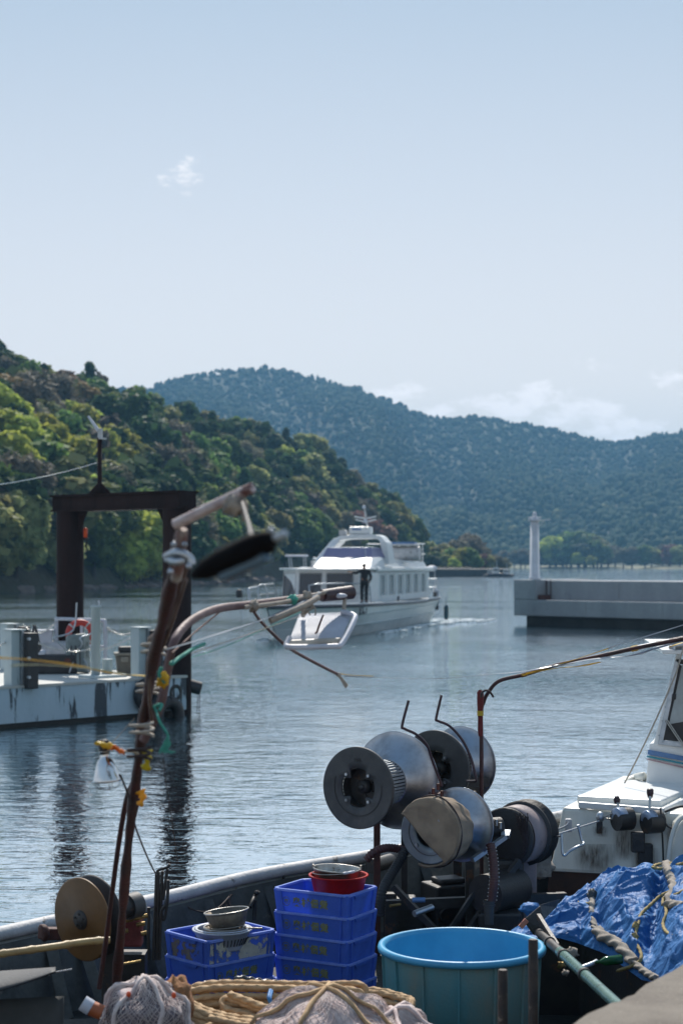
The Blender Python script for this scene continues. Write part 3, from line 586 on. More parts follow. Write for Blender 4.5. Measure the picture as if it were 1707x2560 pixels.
# dark quay on the point, with three small boats
mb = MB(); A = P(1060, 1442, 381); B = P(1273, 1442, 381); mb.box(((A.x + B.x) / 2, 392, .55), (B.x - A.x, 22, 2.3)); mb.box(((A.x + B.x) / 2 - 3, 400, 1.75), (B.x - A.x - 8, 5, .5))
mb.build('dark_stone_quay', M_concdark, label='long low dark quay on the far point behind the ferry', cat='quay', bevel=.1)
for x, s, lab in ((1241, 1.0, 'small white workboat lying off the end of the far dark quay'), (1266, .8, 'small boat with white wheelhouse at the tip of the far quay'), (1225, .7, 'tiny white dinghy beside the far dark quay')):
    p = P(x, 1442, 377); t = thing('moored_boat', lab, 'boat', (p.x, p.y, 0), 0, 'small boats moored off the far quay')
    m = MB(Matrix.Translation((p.x, p.y, 0)) @ Matrix.Scale(s, 4)); m.lathe([(.05, -.1), (.8, -.1), (1.15, .7), (1.1, .75), (.8, .45), (0, .4)], Matrix.Diagonal((2.0, .8, 1, 1)), 20); m.build('hull', M_navy, t)
    m = MB(Matrix.Translation((p.x, p.y, 0)) @ Matrix.Scale(s, 4)); m.box((-.2, 0, 1.25), (1.5, 1.0, 1.5), taper=.85); m.build('wheelhouse', M_white, t)
    m = MB(Matrix.Translation((p.x, p.y, 0)) @ Matrix.Scale(s, 4)); m.box((-.2, -.48, 1.5), (1.1, .08, .4)); m.build('window', M_glassdark, t)
    m = MB(Matrix.Translation((p.x, p.y, 0)) @ Matrix.Scale(s, 4)); m.tube([(0, 0, 2), (0, 0, 3.6)], .05, 6); m.build('mast', M_white, t)

# ------------------------------------------------------------------ haze
hz = bpy.data.materials.new('sea_haze'); hz.use_nodes = True; nt = hz.node_tree; nt.nodes.clear()
o_ = nn(nt, 'ShaderNodeOutputMaterial'); pv = nn(nt, 'ShaderNodeVolumePrincipled'); pv.inputs['Density'].default_value = .00024; pv.inputs['Color'].default_value = (.26, .60, .98, 1); pv.inputs['Anisotropy'].default_value = .15
nt.links.new(pv.outputs[0], o_.inputs['Volume'])
mb = MB(); mb.box((0, 1500, 118), (5600, 3900, 244)); mb.build('haze', hz, kind='stuff', label='thin blue spring haze over the bay', cat='haze')

# ------------------------------------------------------------------ concrete breakwater + beacon tower
A = Vector((P(1315.4, 1562.8, 89.2).x, 89.2, 0)); dirn = (Vector((P(1707, 1575.5, 82.6).x, 82.6, 0)) - A).normalized(); nrm = Vector((-dirn.y, dirn.x, 0))
if nrm.y > 0: nrm = -nrm          # faces the viewer
bw = thing('breakwater', 'grey concrete breakwater with stepped parapet and dark footing', 'breakwater', (A.x, A.y, 0))
def slab(mb, s0, s1, n0, n1, z0, z1):   # n measured towards the viewer
    v = [A + dirn * s + nrm * n for s, n in ((s0, n1), (s1, n1), (s1, n0), (s0, n0))]
    mb.hexa([(p.x, p.y, z0) for p in v] + [(p.x, p.y, z1) for p in v])
k = MB(); slab(k, 0, 40, -4, 0, -1, .50); k.build('footing', M_concdark, bw)
for i in range(9):
    k = MB(); slab(k, -.46 + i * 4.5 if i else -.46, 4.035 + i * 4.5, -4.4, .46, .49, 1.3); k.build('block', M_conc, bw, bevel=.04)
for i in range(9):
    k = MB(); slab(k, .95 + i * 4.5 if i else .95, 5.445 + i * 4.5, -3.6, -.35, 1.3, 2.27 + .004 * (i % 2)); k.build('parapet', M_conc, bw, bevel=.04)
k = MB(); slab(k, -.463, .947, -4.0, .463, 1.303, 2.31); k.build('end_block', M_conc, bw, bevel=.04)
k = MB(); slab(k, .96, 1.35, -.25, .30, 1.303, 1.55); k.build('rusty_box', M_rust, bw)
for s in (1.05, 1.3): 
    k = MB(); p = A + dirn * s + nrm * -.3; k.tube([(p.x, p.y, 1.3), (p.x, p.y, 2.3)], .025, 6); k.build('ladder_rail', M_rust, bw)
tp = P(1335, 1449, 90.5); tp = A + dirn * .12 + nrm * -.5
tw = thing('beacon_tower', 'slim white harbour beacon tower standing on the breakwater end', 'beacon tower', (tp.x, tp.y, 2.3))
T = Matrix.Translation((tp.x, tp.y, 2.3)); D = tp.y
k = MB(T); k.lathe([(0, 0), (.30, 0), (.30, .12), (.25, .14), (.215, 3.0), (0, 3.0)], None, 28); k.build('tower_shaft', M_tower, tw)
k = MB(T); k.lathe([(0, 3.0), (.33, 3.0), (.33, 3.05), (0, 3.05)], None, 28); k.build('gallery', M_tower, tw)
k = MB(T)
for i in range(8): a = i * math.pi / 4; k.tube([(.31 * math.cos(a), .31 * math.sin(a), 3.05), (.31 * math.cos(a), .31 * math.sin(a), 3.17)], .01, 5)
k.tube([(.31 * math.cos(a), .31 * math.sin(a), 3.17) for a in [i * math.pi / 12 for i in range(25)]], .015, 5); k.build('railing', M_tower, tw)
k = MB(T); k.lathe([(.17, 3.05), (.17, 3.15), (.11, 3.17), (.11, 3.32), (.13, 3.33), (.08, 3.42), (0, 3.45)], None, 20); k.build('lantern', M_whiteplastic, tw)
k = MB(T); k.beam((.2, 0, 3.03), (.8, -.05, 3.04), .04, .04); k.beam((.2, 0, 2.7), (.5, -.03, 3.02), .03, .03); k.box((.72, -.05, 3.06), (.15, .1, .03)); k.build('side_bracket', M_tower, tw)
k = MB(T)
for i in range(9): k.beam((-.1, -.27, .3 + i * .3), (.1, -.27, .3 + i * .3), .015, .015)
k.tube([(-.1, -.28, .15), (-.1, -.25, 3.0)], .01, 5); k.tube([(.1, -.28, .15), (.1, -.25, 3.0)], .01, 5); k.build('ladder', M_tower, tw)
# ------------------------------------------------------------------ steel gantry and floating pontoon
NL = Vector((P(0, 1723, 33.6).x, 33.6, 0)); NR = Vector((P(466, 1687, 37.0).x, 37.0, 0)); pd = (NR - NL).normalized(); pn = Vector((-pd.y, pd.x, 0))
ZD = .82
def PP(s, n, z): p = NR - pd * s + pn * n; return Vector((p.x, p.y, z))   # s metres back along the near edge, n metres inwards
def Pf(px, n):     # point on the pontoon, n metres in from its near edge, seen at column px
    k = (px - CX) / FPX; o = NR + pn * n; s = (o.x - k * o.y) / (pd.x - k * pd.y); return o - pd * s
pt = thing('pontoon', 'floating landing pontoon with peeling blue white painted side', 'pontoon', (NL.x, NL.y, 0))
k = MB(); q = [PP(22, 0, 0), PP(0, 0, 0), PP(0, 4.6, 0), PP(22, 4.6, 0)]
k.hexa([(p.x, p.y, .10) for p in q] + [(p.x, p.y, ZD - .05) for p in q]); k.build('side_wall', M_pontoon, pt)
k = MB(); q2 = [PP(22, .12, 0), PP(.12, .12, 0), PP(.12, 4.5, 0), PP(22, 4.5, 0)]
k.hexa([(p.x, p.y, -.3) for p in q2] + [(p.x, p.y, .10) for p in q2]); k.build('dark_skirt', M_concdark, pt)
k = MB(); q = [PP(22, -.02, 0), PP(-.02, -.02, 0), PP(-.02, 4.62, 0), PP(22, 4.62, 0)]
k.hexa([(p.x, p.y, ZD - .05) for p in q] + [(p.x, p.y, ZD) for p in q]); k.build('deck', M_pdeck, pt)
gx = [(P(443, 1700, 37.35).x, 37.35), (P(176, 1700, 39.7).x, 39.7)]
ga = thing('steel_gantry', 'rust brown steel gantry of two round piles and a crossbeam', 'gantry', (gx[0][0], gx[0][1], 0))
ZB = 4.33
for x, y in gx:
    k = MB(); k.lathe([(.305, -1.5), (.305, ZB)], Matrix.Translation((x, y, 0)), 36); k.build('pile', M_pile, ga)
d = Vector((gx[1][0] - gx[0][0], gx[1][1] - gx[0][1], 0)).normalized(); a = Vector((gx[0][0], gx[0][1], 0)) - d * .32; b = Vector((gx[1][0], gx[1][1], 0)) + d * .32
k = MB()
for z, w, h in ((ZB + .02, .62, .04), (ZB + .355, .66, .04)): k.beam(a + Vector((0, 0, z)), b + Vector((0, 0, z)), w, h)
k.beam(a + Vector((0, 0, ZB + .19)), b + Vector((0, 0, ZB + .19)), .5, .30); k.build('crossbeam', M_pile, ga)
for x, y, sg in ((gx[0][0], gx[0][1], 1), (gx[1][0], gx[1][1], -1)):
    c = Vector((x, y, 0)) + d * sg * .30; e = c + d * sg * .3; side = Vector((-d.y, d.x, 0)) * .02
    k = MB(); k.hexa([tuple(c - side + Vector((0, 0, ZB - .45))), tuple(c + side + Vector((0, 0, ZB - .45))), tuple(c + side + d * sg * .02 + Vector((0, 0, ZB - .45))), tuple(c - side + d * sg * .02 + Vector((0, 0, ZB - .45))),
                      tuple(c - side + Vector((0, 0, ZB))), tuple(c + side + Vector((0, 0, ZB))), tuple(e + side + Vector((0, 0, ZB))), tuple(e - side + Vector((0, 0, ZB)))]); k.build('gusset', M_pile, ga)
# lamp on the beam
lx = P(250, 1232, 38.6); L = thing('pole_lamp', 'flood lamp on a short rusty pole on top of the gantry', 'lamp', (lx.x, lx.y, ZB + .375))
T = Matrix.Translation((lx.x, lx.y, ZB + .375))
k = MB(T); k.lathe([(.0, 0), (.26, 0), (.05, .22), (.05, 1.25), (0, 1.25)], None, 14); k.build('pole', M_pile, L)
k = MB(T); k.box((0.01, 0, 1.32), (.10, .10, .20)); k.box((.06, 0, 1.20), (.16, .16, .03)); k.build('clamp', M_greywhite, L)
k = MB(T); k.hexa([(-.05, -.07, 1.35), (.0, -.07, 1.40), (.0, .07, 1.40), (-.05, .07, 1.35), (-.27, -.06, 1.68), (-.235, -.06, 1.705), (-.235, .06, 1.705), (-.27, .06, 1.68)]); k.build('lamp_head', M_whiteplastic, L, bevel=.01)
w = MB(); w.tube(sag(P(-140, 1222, 37), (lx.x - .05, lx.y, ZB + 1.05), .12, 30), .012, 6, lobes=2, pitch=.12, depth=.5); w.build('cable', M_chain, label='pale twisted cable running in to the gantry lamp pole', cat='cable')
bc = P(214.5, 1340, 39.6); B = thing('beacon_light', 'small orange beacon light fixed beside the far gantry pile', 'beacon', (bc.x, bc.y, bc.z - .12)); T = Matrix.Translation((bc.x, bc.y, bc.z - .12))
k = MB(T); k.lathe([(0, .08), (.045, .08), (.05, .26), (.035, .30), (0, .31)], None, 14); k.build('lens', M_orange, B)
k = MB(T); k.lathe([(0, .02), (.06, .02), (.06, .08), (0, .08)], None, 14); k.beam((-.12, 0, .04), (.05, 0, .04), .03, .02); k.beam((.0, 0, -.15), (.05, 0, .04), .015, .015); k.build('bracket', M_blackmetal, B)

def fpost(px, n, hgt, lab, flip=1):
    c = Pf(px, n); e = thing('fender_post', lab, 'fender post', (c.x, c.y, ZD), math.atan2(pd.y, pd.x), 'fender posts along the pontoon edge')
    T = rotz(math.atan2(pd.y, pd.x), (c.x, c.y, ZD))
    k = MB(T); k.box((-.02, .02, hgt / 2), (.20, .26, hgt)); k.build('steel_post', M_postwhite, e, bevel=.01)
    k = MB(T); k.box((.01, -.02, hgt + .012), (.30, .36, .025)); k.build('cap', M_postwhite, e, bevel=.004)
    k = MB(T); k.box((.11, -.12, hgt / 2), (.05, .1, hgt * .98)); k.build('channel', M_galv, e)
    k = MB(T); k.box((.25, -.17, hgt * .5 - .06), (.24, .30, hgt * 1.02)); k.build('rubber_fender', M_black, e, bevel=.02)
    for z in (.15, .5, .85):
        k = MB(T); k.cyl((.13, -.30, hgt * z), (.13, -.355, hgt * z), .03, 10); k.build('bolt', M_galv, e)
    return c
f1 = fpost(34, .16, 1.06, 'nearer fender post, white steel with a black rubber face, at the pontoon edge')
f2 = fpost(350, .16, 1.02, 'fender post beside the near gantry pile, white steel with black rubber face')
f3 = fpost(22, 4.3, 1.0, 'fender post at the far edge of the pontoon, behind the nearer one')
# mooring pipes on a plate
c = Pf(240, .75); e = thing('mooring_post', 'tall white mooring pipe and stub on a base plate', 'mooring post', (c.x, c.y, ZD), math.atan2(pd.y, pd.x)); T = rotz(math.atan2(pd.y, pd.x), (c.x, c.y, ZD))
k = MB(T); k.box((.18, 0, .03), (.85, .55, .06)); k.build('base_plate', M_postwhite, e, bevel=.01)
k = MB(T); k.lathe([(0, .06), (.095, .06), (.095, 1.44), (.115, 1.45), (.115, 1.475), (0, 1.475)], None, 24); k.build('tall_pipe', M_postwhite, e)
k = MB(T); k.lathe([(0, .06), (.105, .06), (.105, .34), (.12, .345), (.12, .36), (0, .36)], Matrix.Translation((.42, .15, 0)), 24); k.build('stub_pipe', M_postwhite, e)
# end railing
def endp(t, z): p = PP(.15 + 0, .5 + t, z); return p
e = thing('railing', 'white tubular railing across the pontoon end', 'railing', tuple(Pf(205, 3.4)[:2]) + (ZD,))
a = P(142, 1549, 39.3); b = P(264, 1549, 38.2); z1 = 1.93
a = Vector((a.x, a.y, 0)); b = Vector((b.x, b.y, 0))
def az(p, z): return (p.x, p.y, z)
k = MB(); k.tube(spline([az(a, ZD), az(a, z1 - .08), az(a.lerp(b, .03), z1), az(a.lerp(b, .5), z1), az(a.lerp(b, .93), z1), az(b, z1 - .12), az(b, ZD)], 5), .04, 8); k.build('top_rail', M_whiteplastic, e)
k = MB(); k.tube([az(a, 1.36), az(b, 1.36)], .028, 8); k.build('mid_rail', M_whiteplastic, e)
k = MB(); m = a.lerp(b, .52); k.tube([az(m, ZD), az(m, z1)], .032, 8); k.build('post', M_whiteplastic, e)
# life ring
c = P(201, 1584, 38.0); k = MB(Matrix.Translation(c) @ Matrix.Rotation(R(80), 4, 'X') @ Matrix.Rotation(R(12), 4, 'Y'))
e = thing('life_ring', 'red life ring hung on the pontoon railing', 'life ring', tuple(c))
k.tube([(.245 * math.cos(i * math.pi / 20), .245 * math.sin(i * math.pi / 20), 0) for i in range(41)], .07, 12, caps=False); k.build('ring', M_lifered, e)
for i in range(4):
    k = MB(Matrix.Translation(c) @ Matrix.Rotation(R(80), 4, 'X') @ Matrix.Rotation(R(12), 4, 'Y')); a_ = math.pi / 2 * i + .9
    k.tube([(.245 * math.cos(a_ + j), .245 * math.sin(a_ + j), 0) for j in (-.07, 0, .07)], .075, 12); k.build('band', M_greywhite, e)
# upturned hand cart / grey float box with tubular handles
c = P(194, 1684, 37.6); e = thing('hand_cart', 'upturned grey plastic hand cart with bent tubular handles and lettering', 'hand cart', (c.x, c.y, ZD), R(20)); T = rotz(R(20), (c.x, c.y, ZD)) @ Matrix.Rotation(R(-6), 4, 'X')
k = MB(T); k.hexa([(-.24, -.12, .05), (.28, -.12, 0), (.28, .12, 0), (-.24, .12, .05), (-.22, -.10, .82), (.20, -.10, .86), (.20, .10, .86), (-.22, .10, .82)]); k.build('tray', mat('dull_grey_plastic', (.22, .27, .27), (.16, .2, .21), 5, .6, bump=.1), e, bevel=.05)
k = MB(T)
for x in (-.14, -.05, .04): k.box((x, -.125, .36), (.025, .03, .46))
k.build('ribs', M_castgrey, e)
k = MB(T); k.box((.19, -.125, .42), (.13, .02, .78)); k.build('side_panel', mat('light_grey_plastic', (.34, .39, .38), None, 5, .6, bump=.05), e, bevel=.008)
text_mb('PELSAND', .085, T @ Matrix.Translation((.185, -.138, .66)) @ Matrix.Rotation(R(90), 4, 'X') @ Matrix.Rotation(R(-90), 4, 'Z')).build('lettering', M_blackmetal, e)
for pts in ([(-.2, -.14, .45), (-.5, -.25, .72), (-.52, -.25, .76), (-.1, -.15, .92), (-.02, -.2, 1.5)], [(.0, -.16, .5), (.06, -.3, .62), (.02, -.3, .75), (.3, -.2, .86), (.45, -.18, 1.3), (.46, -.18, 1.55)], [(.1, -.14, .3), (.16, -.2, .2), (.2, -.2, 0)], [(-.1, -.14, .25), (-.2, -.35, .12), (-.24, -.35, -.0)]):
    k = MB(T); k.tube(spline(pts, 4), .018, 8); k.build('handle', M_galv, e)
# low black box with white lid, capstan, rope, tote
c = Pf(120, 2.6); e = thing('storage_box', 'long black storage box with a white lid lying on the pontoon', 'storage box', (c.x, c.y, ZD), R(8)); T = rotz(R(8), (c.x, c.y, ZD))
k = MB(T); k.box((0.05, 0, .20), (1.15, .6, .40), taper=.94); k.build('body', M_black, e, bevel=.04)
k = MB(T); k.box((-.3, 0, .45), (.52, .6, .08)); k.build('lid', M_whiteplastic, e, bevel=.02)
k = MB(T); k.cyl((.42, -.33, .26), (.42, -.30, .26), .08, 16); k.build('plug', M_rust, e)
c = Pf(108, 4.0); e = thing('winch_drum', 'white drum shaped winch housing behind the black box on the pontoon', 'winch', (c.x, c.y, ZD)); T = rotz(R(5), (c.x, c.y, ZD))
k = MB(T); k.cyl((-.5, 0, .32), (.5, 0, .32), .30, 24); k.build('drum', M_greywhite, e)
k = MB(T); k.box((0, .0, .68), (.42, .3, .34)); k.box((0, 0, .86), (.5, .36, .03)); k.build('motor_box', M_whiteplastic, e, bevel=.01)
k = MB(T); k.box((-.3, 0, .05), (.1, .6, .1)); k.box((.3, 0, .05), (.1, .6, .1)); k.build('feet', M_blackmetal, e)
c = P(88, 1600, 36.5)
k = MB(); k.tube(spline([c + Vector(v) for v in [(-.02, 0, .32), (-.05, 0, 0), (-.02, 0, -.28), (.08, .02, -.18), (.06, 0, .1), (.0, 0, .30), (.05, 0, .05), (.12, 0, -.12), (.08, 0, -.24), (.0, 0, -.22), (-.1, 0, -.38)]], 6), .022, 7)
k.build('hung_rope', M_blackrope, label='grey rope looped over the chain on the pontoon', cat='rope')
c = P(313, 1682, 37.4); c = Vector((c.x, c.y, ZD)); e = thing('tote_box', 'beige lidded tote with a black bag on top, by the fender post', 'tote', tuple(c), R(10)); T = rotz(R(10), tuple(c))
k = MB(T); k.hexa([(-.16, -.14, 0), (.2, -.14, 0), (.2, .14, 0), (-.16, .14, 0), (-.2, -.18, .40), (.24, -.18, .40), (.24, .18, .40), (-.2, .18, .40)]); k.build('tub', mat('taupe_plastic', (.16, .145, .12), None, 5, .6), e, bevel=.02)
k = MB(T); k.box((.02, 0, .43), (.50, .42, .06)); k.box((-.02, -.2, .32), (.16, .04, .12)); k.build('lid', mat('pale_taupe_plastic', (.28, .26, .22), None, 5, .6), e, bevel=.015)
k = MB(T); k.box((.06, 0, .525), (.40, .30, .13)); k.build('bag', M_black, e, bevel=.04)
# round target sign beside the pile
c = P(405.5, 1639, 36.7); e = thing('round_sign', 'pale round disc sign on a small white plate by the near pile', 'sign', (c.x, c.y, ZD)); 
k = MB(Matrix.Translation(c) @ Matrix.Rotation(R(90), 4, 'X') @ Matrix.Diagonal((.62, 1, 1, 1))); k.lathe([(0, 0), (.125, 0), (.125, .02), (0, .02)], None, 28); k.build('disc', mat('pale_blue_plate', (.48, .56, .68), None, 4, .5), e)
k = MB(); k.box((c.x - .01, c.y, c.z - .22), (.085, .03, .17)); k.beam((c.x - .05, c.y + .02, ZD), (c.x - .05, c.y + .02, c.z), .02, .02); k.build('plate', M_whiteplastic, e)
# chains
def chain(a, b, s, lab, r=.016):
    pts = sag(a, b, s, 40); k = MB()
    for i in range(len(pts) - 1):
        d_ = (pts[i + 1] - pts[i]); c_ = (pts[i] + pts[i + 1]) / 2; u = d_.normalized(); x = u.cross(Vector((0, 0, 1))).normalized(); y = u.cross(x)
        w_ = x if i % 2 else y; L_ = d_.length * .62; o = [c_ + u * (L_ * math.cos(t_)) + w_ * (r * 1.3 * math.sin(t_)) for t_ in [j * math.pi / 4 for j in range(9)]]
        k.tube(o, r * .42, 4, caps=False)
    k.build('chain', M_chain, label=lab, cat='chain', group='chains strung along the pontoon')
chain(P(-70, 1640, 33), P(30, 1594, 34.2), .06, 'short bright chain running in to the nearer fender post')
chain(P(60, 1562, 38.5), P(142, 1552, 39.2), .22, 'slack chain from the far fender post to the railing')
chain(P(98, 1608, 36.4), P(232, 1622, 37.4), .10, 'sagging chain in front of the cart, ending at the tall mooring pipe')
chain(P(246, 1626, 37.4), P(352, 1578, 37.2), .06, 'chain rising from the mooring pipe to the fender post by the pile')
chain(P(266, 1568, 38.2), P(334, 1580, 38.0), .10, 'far chain between railing corner and fender post by the pile')
# tyre fenders on the pontoon side, rubber roll at the corner
def tyre(px, z, r, n, lab, th=.45, upright=True):
    c = Pf(px, n); k = MB(frame((c.x, c.y, z), -pn)); k.tube([((r * .7) * math.cos(i * math.pi / 14), (r * .7) * math.sin(i * math.pi / 14), 0) for i in range(29)], r * .32, 10, caps=False)
    k.build('tyre_fender', M_black, label=lab, cat='tyre fender', group='old tyres hung on the pontoon side')
tyre(372, .48, .36, -.12, 'black tyre hung high on the pontoon side, partly behind the red mast')
tyre(421, .02, .40, -.14, 'black tyre half sunk at the waterline near the pontoon corner')
c = PP(-.35, .3, .55); k = MB(Matrix.Translation(c)); k.cyl((-.1, 0, .05), (.22, .1, -.05), .14, 18); k.build('roller_fender', M_black, label='black rubber roller on the pontoon corner beside the pile', cat='fender', bevel=.03)
k = MB(); k.tube([c + Vector((.18, .1, -.1)), c + Vector((.16, .1, -.5)), c + Vector((.05, .1, -.8))], .008, 5); k.tube([c + Vector((.22, .1, -.1)), c + Vector((.2, .1, -.6))], .008, 5); k.build('fender_lanyard', M_darkcord, label='thin dark lanyard hanging from the corner roller', cat='lanyard')
k = MB(frame(Vector((Pf(440, -.006).x, Pf(440, -.006).y, .47)), -pn)); k.lathe([(.10, 0), (.10, .01), (.17, .012), (.175, 0)], None, 24); k.build('weld_scar', M_concdark, pt)

# ------------------------------------------------------------------ passenger ferry
FA = R(13.2); bu = Vector((math.sin(FA), math.cos(FA), 0)); bv = Vector((math.cos(FA), -math.sin(FA), 0)); TIP = Vector((-2.91, 68.3, 0))
FM = Matrix(((bu.x, bv.x, 0, TIP.x), (bu.y, bv.y, 0, TIP.y), (0, 0, 1, 0), (0, 0, 0, 1)))
mirror = FM.determinant() < 0
fe = thing('passenger_ferry', 'white passenger ferry with flybridge coming in bow first', 'ferry', tuple(TIP + bu * 13), 0)
Lh = 27.0
def sheer(u): return 1.50 - .24 * min(1, u / 20) + (.04 if u > 23 else 0)
LV = [(-.35, 2.6, 1.25), (0.02, 1.75, 1.62), (.42, 1.25, 1.86), (.50, 1.15, 1.93), (.52, 1.12, 1.88), (.88, .55, 2.06), (.96, .5, 2.12), (.98, .48, 2.08), (9, 0, 2.22)]
def hullpt(s, k, sd_):
    z, u0, B_ = LV[k]; u = u0 + (Lh - u0) * s; z = sheer(u) if z > 5 else z
    sh = 1 - (1 - min(1, s / .36)) ** 2.1 if s < .36 else 1; sh *= 1 - .08 * max(0, (s - .6) / .4); return (u, sd_ * max(.02, B_ * sh), z)
k = MB(FM)
for sd_ in (-1, 1): k.grid(lambda a, b: hullpt(a ** 1.4, min(8, int(round(b * 8))), sd_), 44, 8, smooth=False)
n0 = 9
k.add([hullpt(1, i, -1) for i in range(9)] + [hullpt(1, i, 1) for i in range(9)], [(i, i + 1, 10 + i, 9 + i) for i in range(8)])
k.build('hull', M_hullwhite, fe)
k = MB(FM)
for sd_ in (-1, 1):
    k.grid(lambda a, b: (hullpt(a ** 1.4, 8, sd_)[0] - .03, hullpt(a ** 1.4, 8, sd_)[1] * 1.0 + sd_ * (.02 + (.05 if .2 < b < .8 else 0)), hullpt(a ** 1.4, 8, sd_)[2] - .13 + .14 * b), 44, 4, smooth=False)
k.build('rub_rail', M_navy, fe)
k = MB(FM); st = [(hullpt(a ** 1.4, 8, 1)) for a in [i / 30 for i in range(31)]]
k.add([(u, -v, z - .03) for u, v, z in st] + [(u, v, z - .03) for u, v, z in st], [(i, i + 1, 32 + i, 31 + i) for i in range(30)]); k.build('deck', M_greywhite, fe)
k = MB(FM)
for sd_ in (-1, 1): k.tube([hullpt(i / 40, 8, sd_)[:2] + (hullpt(i / 40, 8, sd_)[2] + .02,) for i in range(41)], .035, 6)
k.build('toe_rail', M_white, fe)
k = MB(FM)
for sd_ in (-1, 1): k.grid(lambda a, b: (lambda h: (h[0], h[1] + sd_ * .006, .02 + .10 * b))(hullpt(a ** 1.4, 1 if b < .5 else 2, sd_)), 40, 1) if False else None
k.tube([(Lh, -2, .9), (Lh, 2, .9)], .03, 6); k.build('stern_bar', M_galv, fe)
# name on the bow
def sidept(u, z): # port topside
    s = (u - .3) / (Lh - .3); sh = 1 - (1 - min(1, s / .36)) ** 2.1 if s < .36 else 1; return 2.15 * sh
u1 = 6.9; p0 = FM @ Vector((u1, sidept(u1, 1.1) + .03, 1.08)); p1 = FM @ Vector((u1 + 2.0, sidept(u1 + 2.0, 1.1) + .05, 1.10)); xd = (p1 - p0).normalized(); yd = Vector((0, 0, 1)); zd = xd.cross(yd).normalized(); yd = zd.cross(xd)
TM = Matrix((xd, yd, zd)).transposed().to_4x4(); TM.translation = p0 + zd * .13
text_mb('ぽん.1', .36, TM, extrude=.01, offset=.012, shear=.35, spacing=1.25).build('lettering', M_navy, fe)
# cabin
Z0, Z1 = 1.42, 2.84
UF, UR, HW = 8.8, 25.6, 1.66
sec = [(UF + .85, -2.0), (UF + .12, -1.2), (UF, 0), (UF + .12, HW * .62), (UF + .28, HW)]
k = MB(FM)
poly = [(UR, -1.8), (UR, HW)] + sec[::-1]
k.add([(u, v, Z0 - .1) for u, v in poly] + [(u + (.10 if i > 1 else 0), v * .97, Z1) for i, (u, v) in enumerate(poly)], [tuple(range(6, -1, -1)), tuple(range(7, 14))] + [(i, (i + 1) % 7, 7 + (i + 1) % 7, 7 + i) for i in range(7)])
k.build('cabin', M_white, fe)
# windscreen panes across the front, each with a frame
fr = [(UF + .72, -HW * .985), (UF + .13, -HW * .60), (UF + .02, .02 - .25), (UF + .27, HW * .98)]
fr = [Vector((UF + .88, -1.96, 0)), Vector((UF + .12, -1.1, 0)), Vector((UF + .0, HW * .08, 0)), Vector((UF + .24, HW * .90, 0))]
for i in range(3):
    a, b = fr[i], fr[i + 1]; d_ = (b - a); nrm_ = Vector((-abs(d_.y), d_.x, 0)).normalized(); a2 = a + d_ * .07 + nrm_ * .05; b2 = b - d_ * .07 + nrm_ * .05; zb, zt = Z0 + .22, Z1 - .13
    w = MB(FM); w.hexa([tuple(a2) [:2] + (zb,), tuple(b2)[:2] + (zb,), tuple(b2 - nrm_ * .06)[:2] + (zb,), tuple(a2 - nrm_ * .06)[:2] + (zb,), (a2.x + .1, a2.y * .975, zt), (b2.x + .1, b2.y * .975, zt), (b2.x + .16, b2.y * .975, zt), (a2.x + .16, a2.y * .975, zt)]); fw = w.build('windscreen', M_glassdark, fe)
    w = MB(FM); q = [(a2.x, a2.y, zb), (b2.x, b2.y, zb), (b2.x + .1, b2.y * .975, zt), (a2.x + .1, a2.y * .975, zt), (a2.x, a2.y, zb)]
    w.tube([Vector(p) + nrm_ * .02 for p in q], .03, 4); w.build('frame', M_greywhite, fw)
    w = MB(FM); w.tube([Vector((a2.x, a2.y, zb)).lerp(Vector((b2.x, b2.y, zb)), .4) + nrm_ * .03, Vector((a2.x, a2.y, zb)).lerp(Vector((b2.x, b2.y, zb)), .75) + nrm_ * .03 + Vector((.05, 0, .6))], .012, 4); w.build('wiper', M_blackmetal, fw)
# roof edge with rounded lip
k = MB(FM); k.prism([(UF - .12, -HW * .66), (UF - .18, 0), (UF - .1, HW * .7), (UF + .2, HW + .12), (UR + .5, HW + .14), (UR + .5, -HW - .14), (UF + .8, -2.1), (UF + .1, -1.3)], Z1, Z1 + .09); k.build('roof', M_white, fe, bevel=.03)
for sd_ in (-1, 1):
    k = MB(FM); k.tube([(UF + 3.3, sd_ * (HW + .10), Z1 + .02), (UR + .2, sd_ * (HW + .12), Z1 + .0), (UR + .6, sd_ * (HW + .08), Z1)], .12, 10); k.build('rolled_roof_edge', M_white, fe)
# recessed door and side panels on the port side
k = MB(FM); k.box((UF + 1.15, HW + .005, Z0 + .62), (.95, .03, 1.2)); k.build('door_opening', M_glassdark, fe)
k = MB(FM); k.box((UF + 2.9, HW + .045, Z0 + .66), (2.0, .05, 1.3)); k.build('forward_panel', M_white, fe, bevel=.01)
k = MB(FM); k.box((14.2 + 4.6, HW + .03, Z0 + .62), (13.6, .06, 1.34)); k.build('side_wall', M_hullwhite, fe, bevel=.01)
for i in range(6):
    u = 13.6 + i * 2.02
    w = MB(FM); w.box((u, HW + .075, Z0 + .72), (.62, .02, .92)); fw = w.build('side_window', M_teal, fe)
    w = MB(FM); w.tube([(u - .33, HW + .085, Z0 + .25), (u + .33, HW + .085, Z0 + .25), (u + .33, HW + .085, Z0 + 1.19), (u - .33, HW + .085, Z0 + 1.19), (u - .33, HW + .085, Z0 + .25)], .022, 4); w.build('frame', M_white, fw)
    for q in (.65, 1.05):
        w = MB(FM); w.box((u + q, HW + .08, Z0 + .72), (.10, .035, 1.0)); w.build('panel_rib', M_white, fe)
k = MB(FM); k.box((17.3, HW + .08, Z0 - .02), (.25, .06, .32)); k.build('scupper', M_navy, fe)
FM2 = FM @ Matrix.Translation((1.9, .36, 0))
